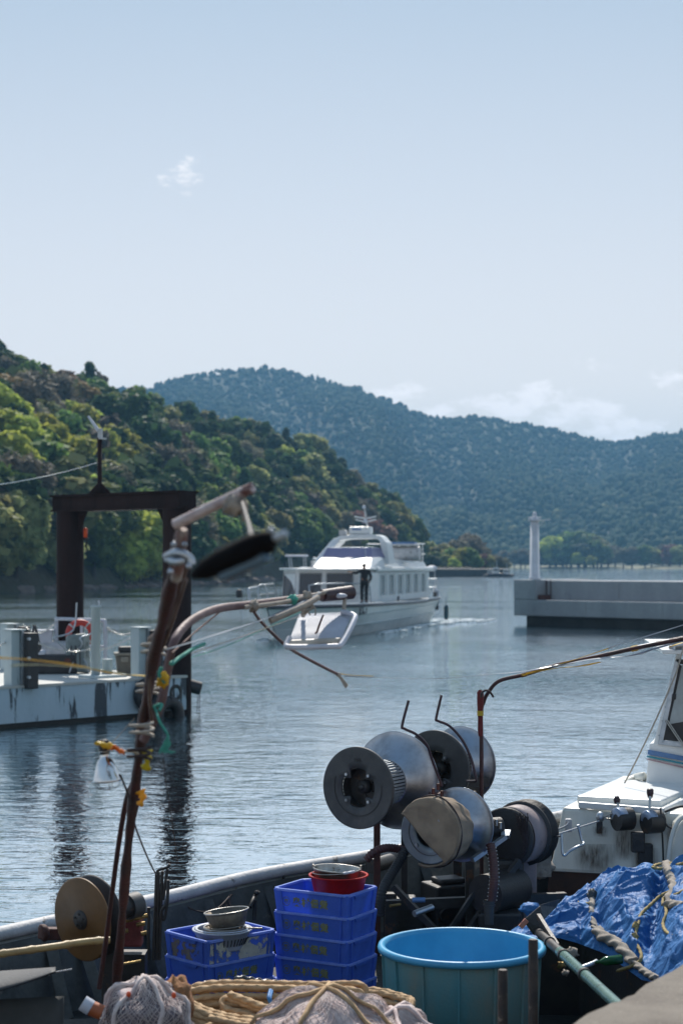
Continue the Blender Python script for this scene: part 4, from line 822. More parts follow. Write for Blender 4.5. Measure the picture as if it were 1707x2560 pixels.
# upper deckhouse: sloped white front rising to the flybridge coaming
FZ = Z1 + .06; UB = 11.0
k = MB(FM2); k.hexa([(UF + .9, -HW * .92, FZ), (UF + .9, HW * .75, FZ), (UF + 2.7, HW * .95, FZ), (UF + 2.7, -HW * .95, FZ), (UF + 1.9, -HW * .80, FZ + .50), (UF + 1.9, HW * .66, FZ + .50), (UF + 2.7, HW * .88, FZ + .52), (UF + 2.7, -HW * .88, FZ + .52)]); k.build('bridge_front', M_white, fe, bevel=.05)
for sd_ in (-1, 1):
    k = MB(FM); k.hexa([(UF + 4.4, sd_ * HW * .95, FZ), (UR, sd_ * HW * .98, FZ), (UR, sd_ * HW * .93, FZ), (UF + 4.4, sd_ * HW * .9, FZ), (UF + 4.4, sd_ * HW * .88, FZ + .52), (UR - .6, sd_ * HW * .94, FZ + .30), (UR - .6, sd_ * HW * .89, FZ + .30), (UF + 4.4, sd_ * HW * .83, FZ + .52)]); k.build('side_coaming', M_white, fe, bevel=.02)
# tinted wraparound windscreen
k = MB(FM2); wp = [(UF + 2.9, -1.38), (UF + 2.0, -1.25), (UF + 1.85, 0), (UF + 2.0, 1.08), (UF + 3.4, 1.40)]
def wsf(a, b):
    i = min(3, int(a * 4 - 1e-9)); t = a * 4 - i; u = wp[i][0] + (wp[i + 1][0] - wp[i][0]) * t; v = wp[i][1] + (wp[i + 1][1] - wp[i][1]) * t; return (u + .40 * b, v * (1 - .12 * b), FZ + .50 + .46 * b)
k.grid(wsf, 16, 2, smooth=False); k.build('flybridge_screen', M_tint, fe, solid=.02)
k = MB(FM2); k.tube([wsf(i / 16, 1) for i in range(17)], .02, 5); k.build('screen_rail', M_galv, fe)
# radar arch
k = MB(FM2)
def arch(t):   # path in v,z
    pth = [(-1.50, FZ + .3, 2.2), (-1.18, FZ + .90, 3.0), (-.92, FZ + 1.30, 3.5), (-.60, FZ + 1.45, 3.7), (.2, FZ + 1.48, 3.7), (.98, FZ + 1.46, 3.7), (1.26, FZ + 1.24, 3.6), (1.36, FZ + .9, 3.6), (1.45, FZ + .2, 3.6)]
    return pth
ap = spline([Vector((c_, a_, b_)) for a_, b_, c_ in arch(0)], 5)
vs = []; 
for i, p in enumerate(ap):
    t_ = (ap[min(i + 1, len(ap) - 1)] - ap[max(i - 1, 0)]); n_ = Vector((0, -t_.z, t_.y)).normalized() * (.10 if .25 < i / len(ap) < .75 else .15)
    for du, sg in ((-.2, -1), (-.2, 1), (1.1, 1), (1.1, -1)): vs.append((p.x + UF + du + .0, p.y + n_.y * sg, p.z + n_.z * sg))
m_ = len(ap); k.add(vs, [(i * 4 + j, i * 4 + (j + 1) % 4, (i + 1) * 4 + (j + 1) % 4, (i + 1) * 4 + j) for i in range(m_ - 1) for j in range(4)] + [(0, 1, 2, 3), tuple((m_ - 1) * 4 + j for j in (3, 2, 1, 0))]); k.build('radar_arch', M_white, fe, bevel=.03)
AZ = FZ + 1.56
k = MB(FM2); k.box((UF + 4.0, .12, AZ + .22), (.8, .98, .34)); k.build('radar_dome', M_white, fe, bevel=.05)
k = MB(FM2); k.box((UF + 3.585, .0, AZ + .27), (.02, .42, .08)); k.build('dome_label', M_bluestripe, fe)
k = MB(FM2); k.box((UF + 4.0, .12, AZ + .02), (.6, .8, .10)); k.build('dome_base', M_greywhite, fe)
k = MB(FM2); k.cyl((UF + 3.5, -.62, AZ + .12), (UF + 3.9, -.62, AZ + .12), .13, 16); k.box((UF + 3.8, -.75, AZ + .1), (.3, .22, .24)); k.build('search_lamp', M_greywhite, fe)
k = MB(FM2); k.tube([(UF + 4.3, .42, AZ), (UF + 4.3, .22, AZ + 1.28)], .045, 8); k.build('mast', M_greywhite, fe)
for sd_ in (-1, 1):
    k = MB(FM2); k.beam((UF + 4.3, .26, AZ + .78), (UF + 4.3, .26 + sd_ * .52, AZ + .88), .06, .06); k.beam((UF + 4.3, .28, AZ + .62), (UF + 4.3, .28 + sd_ * .50, AZ + .74), .05, .05); k.build('spreader', M_white, fe)
k = MB(FM2); k.ball((UF + 4.3, .2, AZ + 1.32), .09, 8); k.ball((UF + 4.1, .3, AZ + .66), .09, 8); k.build('mast_light', M_whiteplastic, fe)
k = MB(FM2); k.tube([(UF + 1.2, .95, FZ), (UF + 1.3, .92, FZ + .9)], .012, 5); k.build('whip_aerial', M_galv, fe)
# life raft, orange gear, rear railing on the upper deck
k = MB(FM2); k.cyl((UF + 9.2, .3, FZ + .72), (UF + 9.2, 1.95, FZ + .72), .36, 22); k.box((UF + 9.2, 1.1, FZ + 1.14), (.9, 1.5, .06)); k.build('life_raft', M_greywhite, fe, bevel=.03)
k = MB(FM2); k.box((UF + 9.1, 1.1, FZ + 1.24), (.7, 1.3, .10)); k.build('raft_cover', M_bluestripe, fe)
k = MB(FM2); k.box((UF + 8.9, .95, FZ + .33), (.6, 1.5, .07)); k.build('raft_rack', M_white, fe)
k = MB(FM2); k.box((UF + 8.7, .70, FZ + .20), (.4, .9, .12)); k.build('orange_floats', M_orange, fe, bevel=.03)
k = MB(FM)
for v in (.6, 1.05, 1.5): 
    for u in (UF + 12, UF + 14.5): k.tube([(u, v, FZ + .2), (u, v, FZ + 1.25)], .03, 5)
for z in (.72, 1.25):
    k.tube([(UF + 12, .3, FZ + z), (UF + 12, 1.55, FZ + z), (UR - .3, 1.55, FZ + z), (UR - .3, -1.55, FZ + z)], .03, 5)
for i in range(4): k.tube([(UF + 12.3 + i * 1.2, 1.55, FZ + .2), (UF + 12.3 + i * 1.2, 1.55, FZ + 1.25)], .025, 5)
k.build('upper_railing', M_white, fe)
# light bar on the cabin roof, port navigation lamp
for v in (-1.62, -.98): 
    for u in (UF + .9, UF + 1.3): k = MB(FM); k.tube([(u, v, Z1), (u, v + (-.08 if v < -1.3 else -.04), Z1 + .60)], .02, 5); k.build('rack_leg', M_galv, fe)
k = MB(FM); k.box((UF + 1.1, -1.38, Z1 + .64), (.5, .95, .08)); k.build('light_bar', M_whiteplastic, fe, bevel=.02)
k = MB(FM); k.box((UF + .9, -.62, FZ + .02), (.25, .5, .12), taper=.7); k.box((UF + .9, -.62, FZ + .2), (.14, .1, .3)); k.build('horn', M_greywhite, fe, bevel=.01)
k = MB(FM); k.box((UF + .9, -.62, FZ + .40), (.2, .30, .06)); k.build('horn_cap', M_teal, fe)
# bow rails
for v0, pts in ((0, [(5.6, -1.85, 0), (5.4, -1.9, .75), (6.2, -1.95, .82), (8.4, -2.0, .82), (8.8, -1.95, 0)]), (1, [(6.0, .25, 0), (5.9, .2, .80), (6.2, .5, .86), (8.0, 1.2, .86), (9.5, 1.75, .84), (9.9, 1.95, .7), (9.9, 2.0, 0)])):
    k = MB(FM); k.tube([(u, v, 1.42 + z) for u, v, z in pts], .028, 6); k.tube([(u, v, 1.42 + z * .5) for u, v, z in pts[1:-1]], .02, 6); k.tube([(pts[2][0] + .6, pts[2][1] + .15, 1.42), (pts[2][0] + .2, pts[2][1] + .1, 1.42 + pts[2][2])], .024, 6); k.build('bow_rail', M_galv, fe)
k = MB(FM); k.tube([(3.0, -1.55, 1.45), (2.9, -1.6, 2.12), (3.6, -1.7, 2.14), (5.4, -1.9, 2.17)], .028, 6); k.tube([(3.1, -1.5, 1.45), (3.15, -1.6, 2.1)], .024, 6); k.build('bow_rail', M_galv, fe)
k = MB(FM); k.lathe([(0, 0), (.12, .02), (.14, .12), (.12, .3), (.05, .34), (0, .34)], Matrix.Translation((2.7, -1.9, 1.75)), 12); k.build('bow_lamp', M_black, fe)
# stern gear
k = MB(FM)
for u, v in ((UR + .4, 1.95), (UR + 1.0, 1.95), (Lh - .1, 1.9), (Lh - .1, 1.2)): k.tube([(u, v, 1.3), (u, v, 2.75 if u < UR + .8 else 2.3)], .025, 5)
k.tube([(UR + .4, 1.95, 2.3), (Lh - .1, 1.9, 2.3), (Lh - .1, -1.9, 2.3)], .025, 5); k.tube([(UR + .4, 1.95, 1.85), (Lh - .1, 1.9, 1.85), (Lh - .1, -1.9, 1.85)], .02, 5); k.build('stern_rail', M_galv, fe)
for p in ((UR + .35, 1.98, 1.7), (UR + .9, 2.0, 1.62), (UR + .9, 2.0, 1.45)):
    k = MB(FM); k.ball(p, .11, 8); k.build('stern_float', M_whiteplastic, fe)
k = MB(FM); k.ball((UR + .9, 1.7, Z1 + .02), (.22, .3, .16), 8); k.build('roof_lamp', M_whiteplastic, fe)
k = MB(FM); k.box((UR + .55, 1.95, 1.52), (.4, .15, .3)); k.build('stern_locker', M_blackmetal, fe, bevel=.02)
k = MB(FM); k.box((Lh + .03, 1.75, .95), (.10, .45, .62)); k.build('stern_pad', M_black, fe, bevel=.03)
k = MB(FM); k.tube([(Lh + .25, 2.35, 1.35), (Lh + .25, 2.35, .85)], .012, 4); k.lathe([(0, .1), (.10, .14), (.13, .3), (.13, .75), (.09, .88), (0, .9)], Matrix.Translation((Lh + .25, 2.35, 0)), 12); k.build('hanging_fender', M_teal, fe)
# wake foam
M_foam = mat('wake_foam', (.75, .8, .82), (.5, .6, .64), 3, .8, bump=.8, bscale=8)
k = MB(FM)
rs = np.random.RandomState(4)
for i in range(260):
    s = rs.uniform(0, 1); u = 11 + s * 20; v = 2.0 + .25 * abs(rs.normal()) + max(0, u - 20) * .09; r_ = rs.uniform(.05, .20)
    k.ball((u, v, .012), (r_ * 2.4, r_, .03 + .05 * rs.rand()), 3)
for i in range(90):
    s = rs.uniform(0, 1); k.ball((1.4 + s * 3.2, rs.choice([-1, 1]) * (.25 + s * 1.0 + .2 * abs(rs.normal())), .01), (.22 * rs.rand() + .06, .08, .05), 3)
for i in range(160):
    k.ball((Lh + rs.uniform(.2, 5), rs.uniform(-1.8, 4.4), .01), (.3 * rs.rand() + .1, .2, .04), 3)
k.build('wake_foam', M_foam, label='white foam along the waterline and stern of the ferry', cat='foam', kind='stuff')

# ------------------------------------------------------------------ person on the side deck
def skin(name, verts, edges, rad, mt, parent, root=0, sub=2):
    me = bpy.data.meshes.new(name); W = root_matrix(parent).inverted(); me.from_pydata([tuple(W @ Vector(v)) for v in verts], edges, []); me.materials.append(mt)
    o = bpy.data.objects.new(name, me); COL.objects.link(o); o.parent = parent
    sm = o.modifiers.new('skin', 'SKIN'); sm.use_smooth_shade = True
    for i, r_ in enumerate(rad): me.skin_vertices[0].data[i].radius = r_ if isinstance(r_, tuple) else (r_, r_)
    me.skin_vertices[0].data[root].use_root = True
    ss = o.modifiers.new('sub', 'SUBSURF'); ss.levels = sub; ss.render_levels = sub; return o
FT = P(911, 1506, 76.2); FT.z = 1.42; pe = thing('person', 'person in black clothes and cap standing on the ferry deck, arm out', 'person', tuple(FT))
def H(x, y, z): return FT + Vector((x, y, z))
# x right in view, y away
J = {'pel': H(0, 0, .93), 'sp': H(.01, .0, 1.12), 'ch': H(.02, 0, 1.32), 'nk': H(.0, -.01, 1.45), 'hd': H(-.02, -.02, 1.52)}
bd = [J['pel'], J['sp'], J['ch'], J['nk'], H(-.015, -.015, 1.50), H(-.02, -.03, 1.58), H(-.02, -.02, 1.66),
      H(-.10, 0, .90), H(-.12, .0, .50), H(-.12, .02, .10), H(-.14, -.12, .04), H(.09, 0, .90), H(.08, -.02, .50), H(.07, .0, .10), H(.09, -.14, .04),
      H(-.19, 0, 1.40), H(-.36, -.06, 1.30), H(-.55, -.02, 1.34), H(-.62, -.01, 1.35), H(.21, 0, 1.38), H(.28, .02, 1.12), H(.22, .04, .94), H(.21, .05, .88)]
br = [(.15, .10), (.14, .10), (.165, .11), .055, .05, (.075, .09), (.07, .085), .085, .058, .042, (.04, .035), .085, .058, .042, (.04, .035), .06, .045, .034, .03, .06, .045, .034, .03]
be = [(0, 1), (1, 2), (2, 3), (3, 4), (4, 5), (5, 6), (0, 7), (7, 8), (8, 9), (9, 10), (0, 11), (11, 12), (12, 13), (13, 14), (2, 15), (15, 16), (16, 17), (17, 18), (2, 19), (19, 20), (20, 21), (21, 22)]
for hand, dirv, palm in ((18, Vector((-1, 0, .05)), Vector((0, 0, 1))), (22, Vector((-.1, 0, -1)), Vector((0, 1, 0)))):
    for f in range(5):
        off = palm.cross(dirv).normalized() * .0 + palm.normalized() * ((f - 2) * .017); ln = [.05, .075, .082, .076, .06][f]; i0 = len(bd)
        dv = dirv.normalized() if f else (dirv + palm * .8).normalized()
        bd += [bd[hand] + off + dv * .045, bd[hand] + off + dv * (.045 + ln * .6), bd[hand] + off + dv * (.045 + ln) + Vector((0, 0, -.015))]; br += [.0095, .009, .008]
        be += [(hand, i0), (i0, i0 + 1), (i0 + 1, i0 + 2)]
skin('body', bd, be, br, M_skin, pe, 0, 1)
gr = lambda v, a: (v[0] + a, v[1] + a) if isinstance(v, tuple) else v + a
ji = [0, 1, 2, 3, 15, 16, 17, 19, 20, 21]; mp_ = {v: i for i, v in enumerate(ji)}
skin('jacket', [bd[i] for i in ji], [(mp_[a], mp_[b]) for a, b in be if a in mp_ and b in mp_ and not (a == 3 or b == 4)], [gr(br[i], .022) for i in ji], M_clothes, pe, 0, 2)
ti = [0, 7, 8, 9, 11, 12, 13]; mp_ = {v: i for i, v in enumerate(ti)}
skin('trousers', [bd[i] for i in ti], [(mp_[a], mp_[b]) for a, b in be if a in mp_ and b in mp_], [gr(br[i], .022) for i in ti], M_clothes, pe, 0, 2)
for a, b in ((9, 10), (13, 14)):
    k = MB(); k.tube([bd[a] + Vector((0, .05, -.04)), bd[a] + Vector((0, .0, -.05)), bd[b] + Vector((0, .0, .0)), bd[b] + Vector((0, -.05, -.01))], [.05, .055, .05, .03], 10); k.build('boot', M_black, pe)
hc = H(-.02, -.03, 1.60)
k = MB(); k.ball(hc + Vector((0, .01, .045)), (.098, .112, .075), 8); k.box(hc + Vector((-.02, -.115, .03)), (.15, .09, .015)); k.build('cap', M_black, pe)
k = MB(); k.ball(hc + Vector((-.002, -.085, -.03)), (.014, .022, .022), 6); k.build('nose', M_skin, pe)
k = MB(); k.ball(hc + Vector((.03, -.078, .0)), .010, 5); k.ball(hc + Vector((-.03, -.078, .0)), .010, 5); k.box(hc + Vector((0, -.084, -.065)), (.045, .008, .008)); k.build('face_features', M_darkcord, pe)
k = MB(); k.ball(hc + Vector((.078, .01, -.02)), (.012, .02, .03), 5); k.ball(hc + Vector((-.078, .01, -.02)), (.012, .02, .03), 5); k.build('ears', M_skin, pe)
# ------------------------------------------------------------------ quay edge
qd = Vector((.553, .895, 0)).normalized(); q0 = Vector((.803, 6.095, 0)); qn = Vector((qd.y, -qd.x, 0))
k = MB(); ZQ = 1.6
def QP(s, n): p = q0 + qd * s + qn * n; return (p.x, p.y)
def qtop(u, v):
    s = -14 + 60 * u; n = 14 * v ** 2; p = QP(s, n); j = .012 * noise.noise(Vector((s * 3, n * 3, 0))) + .006 * noise.noise(Vector((s * 14, n * 14, 4)))
    e = (.012 * noise.noise(Vector((s * 5, 0, 7)))) if v == 0 else 0
    return (p[0] + qn.x * e, p[1] + qn.y * e, ZQ + j * (0 if v > .9 else 1))
k.grid(qtop, 900, 14, smooth=True); k.build('quay', M_quay, kind='structure')
k = MB(); k.grid(lambda u, v: (lambda p: (p[0], p[1], p[2] - 3.6 * v))(qtop(u, 0)), 900, 1, smooth=False); k.build('quay_wall', M_quay, kind='structure')

# ------------------------------------------------------------------ fishing boat
ZK = .36
fb = thing('fishing_boat', 'working fishing boat moored at the quay, pale rail and white engine casing', 'fishing boat', (1.4, 13.2, 0))
rail = [(-9.5, 1.6, .92), (-6.0, 5.9, .90), (-3.8, 8.6, .90), (-2.11, 10.88, .90), (-1.79, 11.25, .91), (-1.2, 12.0, .91), (-.58, 12.85, .92), (.33, 13.72, .93), (1.5, 14.75, 1.0), (2.9, 15.9, 1.1), (4.5, 17.1, 1.25), (6.2, 18.0, 1.5)]
rl = spline([Vector(p) for p in rail], 8)
k = MB(); k.tube(rl, .052, 14, squash=.9); k.build('gunwale', M_greywhite, fb)
def off(i, n):
    t = (rl[min(i + 1, len(rl) - 1)] - rl[max(i - 1, 0)]); t.z = 0; t.normalize(); return rl[i] + Vector((t.y, -t.x, 0)) * n
k = MB(); m = len(rl)
k.add([tuple(off(i, .055) - Vector((0, 0, .05))) for i in range(m)] + [tuple(Vector((off(i, .16).x, off(i, .16).y, ZK))) for i in range(m)], [(i, i + 1, m + i + 1, m + i) for i in range(m - 1)], True)
k.build('bulwark', M_bulwark, fb)
k = MB(); k.add([tuple(off(i, -.05) - Vector((0, 0, .03))) for i in range(m)] + [tuple(Vector((off(i, .35).x, off(i, .35).y, -.3))) for i in range(m)], [(i, i + 1, m + i + 1, m + i) for i in range(m - 1)], True); k.build('hull', M_hullwhite, fb)
k = MB(); k.add([(off(i, .12).x, off(i, .12).y, ZK) for i in range(m)] + [(p.x, p.y, ZK) for p in [Vector((QP(-8 + 26 * i / (m - 1), -.30)[0], QP(-8 + 26 * i / (m - 1), -.30)[1], 0)) for i in range(m)]], [(i, i + 1, m + i + 1, m + i) for i in range(m - 1)]); k.build('deck', M_deck, fb)
k = MB(); k.add([QP(-8 + i, -.30) + (ZK,) for i in range(27)] + [QP(-8 + i, -.28) + (.78,) for i in range(27)], [(i, i + 1, 28 + i, 27 + i) for i in range(26)]); k.build('near_bulwark', M_bulwark, fb)
for i in range(9):
    j = 18 + i * 5; a = off(j, .14); b = off(j, .30); k = MB(); k.beam((off(j, .06).x, off(j, .06).y, .84), (b.x, b.y, ZK), .05, .07, up=(1, 0, 0)); k.build('rail_knee', M_bulwark, fb)
# white engine casing
def CS(px, py, D): return P(px, py, D)
tl = P(1404, 2017, 13.55); tr = P(1760, 2036, 13.1); bl = P(1372, 2180, 13.45); br_ = P(1760, 2200, 12.95)
tl2 = tl + Vector((.74, 1.75, .03)); tr2 = tr + Vector((.7, 1.9, .03))
k = MB(); k.hexa([tuple(bl), tuple(br_), tuple(br_ + Vector((.5, 2, 0))), tuple(bl + Vector((.66, 1.9, 0))), tuple(tl), tuple(tr), tuple(tr2), tuple(tl2)]); k.build('engine_casing', M_dirtywhite, fb, bevel=.03)
k = MB(); q = Vector((0, .03, 0)); k.hexa([(bl.x - .03, bl.y + .05, ZK), (br_.x, br_.y + .05, ZK), (br_.x + .5, br_.y + 1.9, ZK), (bl.x + .3, bl.y + 1.8, ZK), (bl.x - .0, bl.y + .03, bl.z), (br_.x, br_.y + .03, br_.z), (br_.x + .5, br_.y + 1.9, bl.z), (bl.x + .3, bl.y + 1.8, bl.z)]); k.build('casing_plinth', mat('oxide_plinth', (.06, .03, .022), (.03, .02, .018), 4, .8, bump=.2), fb)
zt = tl.z + .012
def TP(px, py, z): D = (EYE - z) * FPX / (py - HY); return Vector(((px - CX) / FPX * D, D, z))
h = [TP(1441, 2003, zt), TP(1652, 2015, zt), TP(1740, 1975, zt), TP(1740, 1957, zt), TP(1543, 1959, zt)]
k = MB(); n5 = len(h); k.add([tuple(p + Vector((0, 0, -.03))) for p in h] + [tuple(p + Vector((0, 0, .045))) for p in h], [tuple(range(n5 - 1, -1, -1)), tuple(range(n5, 2 * n5))] + [(i, (i + 1) % n5, n5 + (i + 1) % n5, n5 + i) for i in range(n5)]); k.build('hatch_lid', M_white, fb, bevel=.012)
a = TP(1446, 2012, zt + .01); b = TP(1655, 2028, zt + .01); k = MB(); k.beam(a, b, .03, .05); k.beam(b, TP(1740, 1990, zt + .01), .03, .05); k.build('hatch_coaming', M_white, fb, bevel=.006)
k = MB(); k.tube(spline([TP(1560, 1955, zt + .03), TP(1585, 1943, zt + .06), TP(1606, 1940, zt + .09), TP(1612, 1946, zt + .05)], 4), .035, 8, squash=.6); k.build('deck_moulding', M_dirtywhite, fb)
# wheelhouse
wb = P(1606, 1944, 14.6); zl = 1.70
x0 = wb.x; y0 = 14.6
k = MB(); k.hexa([(x0, y0, wb.z - .3), (x0 + 2.4, y0 - .35, wb.z - .3), (x0 + 2.6, y0 + 1.8, wb.z - .3), (x0 + .6, y0 + 2.0, wb.z - .3), (x0 + .055, y0, zl), (x0 + 2.4, y0 - .35, zl), (x0 + 2.6, y0 + 1.8, zl), (x0 + .6, y0 + 2.0, zl)]); k.build('wheelhouse_base', M_white, fb, bevel=.015)
def WP(px, py, dy=0):   # on the wheelhouse front plane
    kx = (px - CX) / FPX; s = -.146   # y = y0 + s (x - x0)
    D = (y0 - s * x0 + dy) / (1 - s * kx); return Vector((kx * D, D, EYE - (py - HY) / FPX * D))
for (pa, pb, pc, pd_, mm, nm) in (((1619, 1874), (1760, 1900), (1760, 1912), (1617, 1886), M_bluestripe, 'blue_stripe'), ((1616, 1888.5), (1760, 1917), (1760, 1922), (1616, 1893), M_tealstripe, 'teal_stripe'), ((1615, 1895.5), (1760, 1928), (1760, 1933), (1615, 1898.5), M_pinkstripe, 'pink_stripe')):
    k = MB(); k.add([tuple(WP(*p, -.012)) for p in (pa, pb, pc, pd_)] + [tuple(WP(*p, -.004)) for p in (pa, pb, pc, pd_)], [(3, 2, 1, 0), (4, 5, 6, 7), (0, 1, 5, 4), (1, 2, 6, 5), (2, 3, 7, 6), (3, 0, 4, 7)]); k.build(nm, mm, fb)
# windscreen frame and pane (leaning back)
def SP(px, py, dy=0): z_ = (py); t = (1862 - py) / 226.; return WP(px, py, dy + .02 + .10 * t)
def strip(nm, pts4, mt, dy0, dy1, parent, bev=.004):
    k = MB(); k.add([tuple(SP(*p, dy0)) for p in pts4] + [tuple(SP(*p, dy1)) for p in pts4], [(3, 2, 1, 0), (4, 5, 6, 7), (0, 1, 5, 4), (1, 2, 6, 5), (2, 3, 7, 6), (3, 0, 4, 7)]); return k.build(nm, mt, parent, bevel=bev)
strip('corner_post', [(1632, 1862), (1645, 1863), (1703, 1633), (1690, 1633)], M_white, -.02, .06, fb)
wf = strip('windscreen_frame', [(1643, 1861), (1656, 1856), (1697, 1659), (1687, 1650)], M_galv, -.035, .0, fb)
strip('window_seal', [(1655.5, 1856), (1662, 1850), (1703, 1665), (1697, 1659)], M_black, -.028, .0, fb)
strip('lower_frame', [(1643, 1861), (1760, 1874), (1760, 1862), (1655, 1850)], M_galv, -.034, .0, fb)
strip('upper_frame', [(1688, 1648), (1760, 1650), (1760, 1664), (1696, 1660)], M_blackmetal, -.034, .0, fb)
strip('windscreen_pane', [(1661, 1850), (1760, 1862), (1760, 1664), (1702, 1662)], mat('tinted_windscreen', (.30, .36, .38), None, 3, .1, bump=0, spec=.8, trans=.0), -.02, -.012, fb, 0) 
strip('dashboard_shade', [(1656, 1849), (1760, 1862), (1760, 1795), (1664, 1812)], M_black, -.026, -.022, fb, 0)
strip('frame_clip', [(1679, 1734), (1689, 1734), (1688, 1749), (1678, 1749)], M_black, -.06, -.03, fb)
for px, py in ((1677, 1697.5), (1669.5, 1732.5), (1662, 1767.5), (1654, 1802), (1646, 1838.5), (1655, 1854)):
    k = MB(); k.ball(SP(px, py, -.04), .0055, 5); k.build('rivet', M_silver, wf)
k = MB(); c1 = SP(1662, 1800, -.05); 
for dxp in (0, 5): k.tube([SP(1662 + dxp, 1800, -.05), SP(1712 + dxp, 1875, -.09)], .006, 5)
k.build('wiper_arm', M_steel, fb)
vz = P(1656, 1635, 14.3); k = MB(); k.hexa([tuple(vz), tuple(vz + Vector((1.6, -.25, 0))), tuple(vz + Vector((1.8, 2, 0))), tuple(vz + Vector((.2, 2, 0)))] + [tuple(v + Vector((-.01, 0, .035))) for v in (vz, vz + Vector((1.6, -.25, 0)), vz + Vector((1.8, 2, 0)), vz + Vector((.2, 2, 0)))]); k.build('roof_visor', M_white, fb, bevel=.006)
k = MB(); c1 = P(1697, 1614, 14.3); k.cyl(c1 + Vector((-.05, 0, 0)), c1 + Vector((.05, .02, .01)), .045, 14); k.beam(P(1672, 1618, 14.35), P(1690, 1622, 14.35), .03, .03); k.beam(P(1679, 1624, 14.35), P(1679, 1604, 14.35), .012, .012); k.build('roof_lamp', M_galv, fb)
k = MB(); k.tube(sag(P(1560, 1926 + 32, 14.3), P(1690, 1680, 14.15), .03, 12) + sag(P(1690, 1680, 14.15), P(1707, 1618, 14.1), 0, 4)[1:] + [P(1740, 1620, 14.1)], .007, 6); k.build('stay_line', M_palecord, label='thin pale line running from the hatch up to the wheelhouse roof', cat='line')
# casing gear: switch box, knob, two control heads
def FP_(px, py, dy=0):   # on the casing front
    D = 13.45 - (px - 1404) * .0012 + dy; return P(px, py, D)
c = FP_(1420, 2063, -.03); k = MB(); k.box(c, (.055, .05, .10), taper=.9); k.build('socket_box', M_greywhite, fb, bevel=.01)
k = MB(); k.tube(spline([c + Vector((0, -.04, .03)), c + Vector((-.03, -.05, 0)), c + Vector((-.1, -.03, -.03)), c + Vector((-.2, .02, -.05))], 4), .007, 6); k.build('socket_cable', M_greywhite, fb)
c = FP_(1500, 2042, -.04); k = MB(); k.ball(c, (.035, .035, .04), 8); k.build('grey_knob', M_galv, fb)
k = MB(); k.box(c + Vector((-.005, .02, -.08)), (.045, .03, .10)); k.build('knob_plate', M_blackmetal, fb, bevel=.008)
k = MB(); k.tube([FP_(1385, 2088, -.35), FP_(1498, 2052, -.06)], .006, 6); k.build('control_cable', M_greywhite, fb)
k = MB(); k.tube([FP_(1508, 2044, -.05), FP_(1535, 2030, -.06), FP_(1556, 2022, -.05)], .006, 6); k.tube([FP_(1508, 2046, -.05), FP_(1532, 2048, -.06)], .006, 6); k.build('link_rod', M_steel, fb)
for i, (px, py, w_, hb) in enumerate(((1548, 2048, .145, .15), (1622, 2055, .15, .17))):
    c = FP_(px, py, -.07); hd_ = MB(); hd_.cyl(c + Vector((-.03, -.02, 0)), c + Vector((.085, .03, 0)), .085, 22); ho = hd_.build('control_head', M_blackmetal, fb, bevel=.012)
    k = MB(Matrix.Translation(c + Vector((-.025, -.02, 0)))); vs = []
    k.lathe([(.04, -.008), (.088, -.006), (.089, .0), (.089, .055), (.08, .057)], frame((0, 0, 0), (1, .4, 0), (0, 0, 1)), 28, a0=-1.5, a1=1.0); k.build('blue_scale', M_lens, ho)
    tp_ = FP_(1543, 1985 + 17, -.06) if i == 0 else FP_(1624, 1985 + 6, -.06)
    tp_ = P(1541, 2004, 13.3) if i == 0 else P(1624, 1984, 13.2)
    k = MB(); k.tube([c + Vector((0, 0, .07)), tp_], .011, 8); k.build('lever', M_steel, ho)
    k = MB(); k.ball(tp_ + Vector((0, 0, .01)), (.026, .026, .034), 8) if i == 0 else k.lathe([(0, -.035), (.018, -.03), (.026, .0), (.026, .028), (.02, .036), (0, .038)], Matrix.Translation(tp_), 14); k.build('lever_knob', M_purple, ho)
c = FP_(1593, 2105, -.07); k = MB(); k.box(c, (.10, .07, .15)); k.build('key_panel', M_blackmetal, fb, bevel=.01)
k = MB(); k.cyl(c + Vector((-.01, -.036, .0)), c + Vector((-.01, -.045, 0)), .025, 14); k.build('key_switch', M_black, fb)
k = MB(); k.box(FP_(1612, 2135, -.04), (.11, .05, .16)); k.build('black_junction_box', M_black, fb, bevel=.015)
stain = bpy.data.materials.new('rust_run_stain'); stain.use_nodes = True; nt = stain.node_tree; b_ = nt.nodes['Principled BSDF']; b_.inputs['Base Color'].default_value = (.075, .045, .025, 1); b_.inputs['Roughness'].default_value = .8
tc = nn(nt, 'ShaderNodeTexCoord'); sx = nn(nt, 'ShaderNodeSeparateXYZ'); nt.links.new(tc.outputs['Generated'], sx.inputs[0]); n_ = nn(nt, 'ShaderNodeTexNoise'); n_.inputs['Scale'].default_value = 5; n_.inputs['Detail'].default_value = 6
mp_n = nn(nt, 'ShaderNodeMapping'); mp_n.inputs['Scale'].default_value = (3, 1, .5); nt.links.new(tc.outputs['Generated'], mp_n.inputs[0]); nt.links.new(mp_n.outputs[0], n_.inputs['Vector'])
ex = mth(nt, 'SUBTRACT', 1.0, mth(nt, 'POWER', mth(nt, 'MULTIPLY', mth(nt, 'ABSOLUTE', mth(nt, 'SUBTRACT', sx.outputs[0], .5)), 2.0), 1.5)); ez = mth(nt, 'MULTIPLY', sx.outputs[2], mth(nt, 'SUBTRACT', 1.15, sx.outputs[2]))
al = mth(nt, 'MULTIPLY', mth(nt, 'MULTIPLY', ex, mth(nt, 'MULTIPLY', ez, 4.2)), mth(nt, 'MULTIPLY_ADD', n_.outputs[0], 1.5, -.30), clamp=True); nt.links.new(al, b_.inputs['Alpha'])
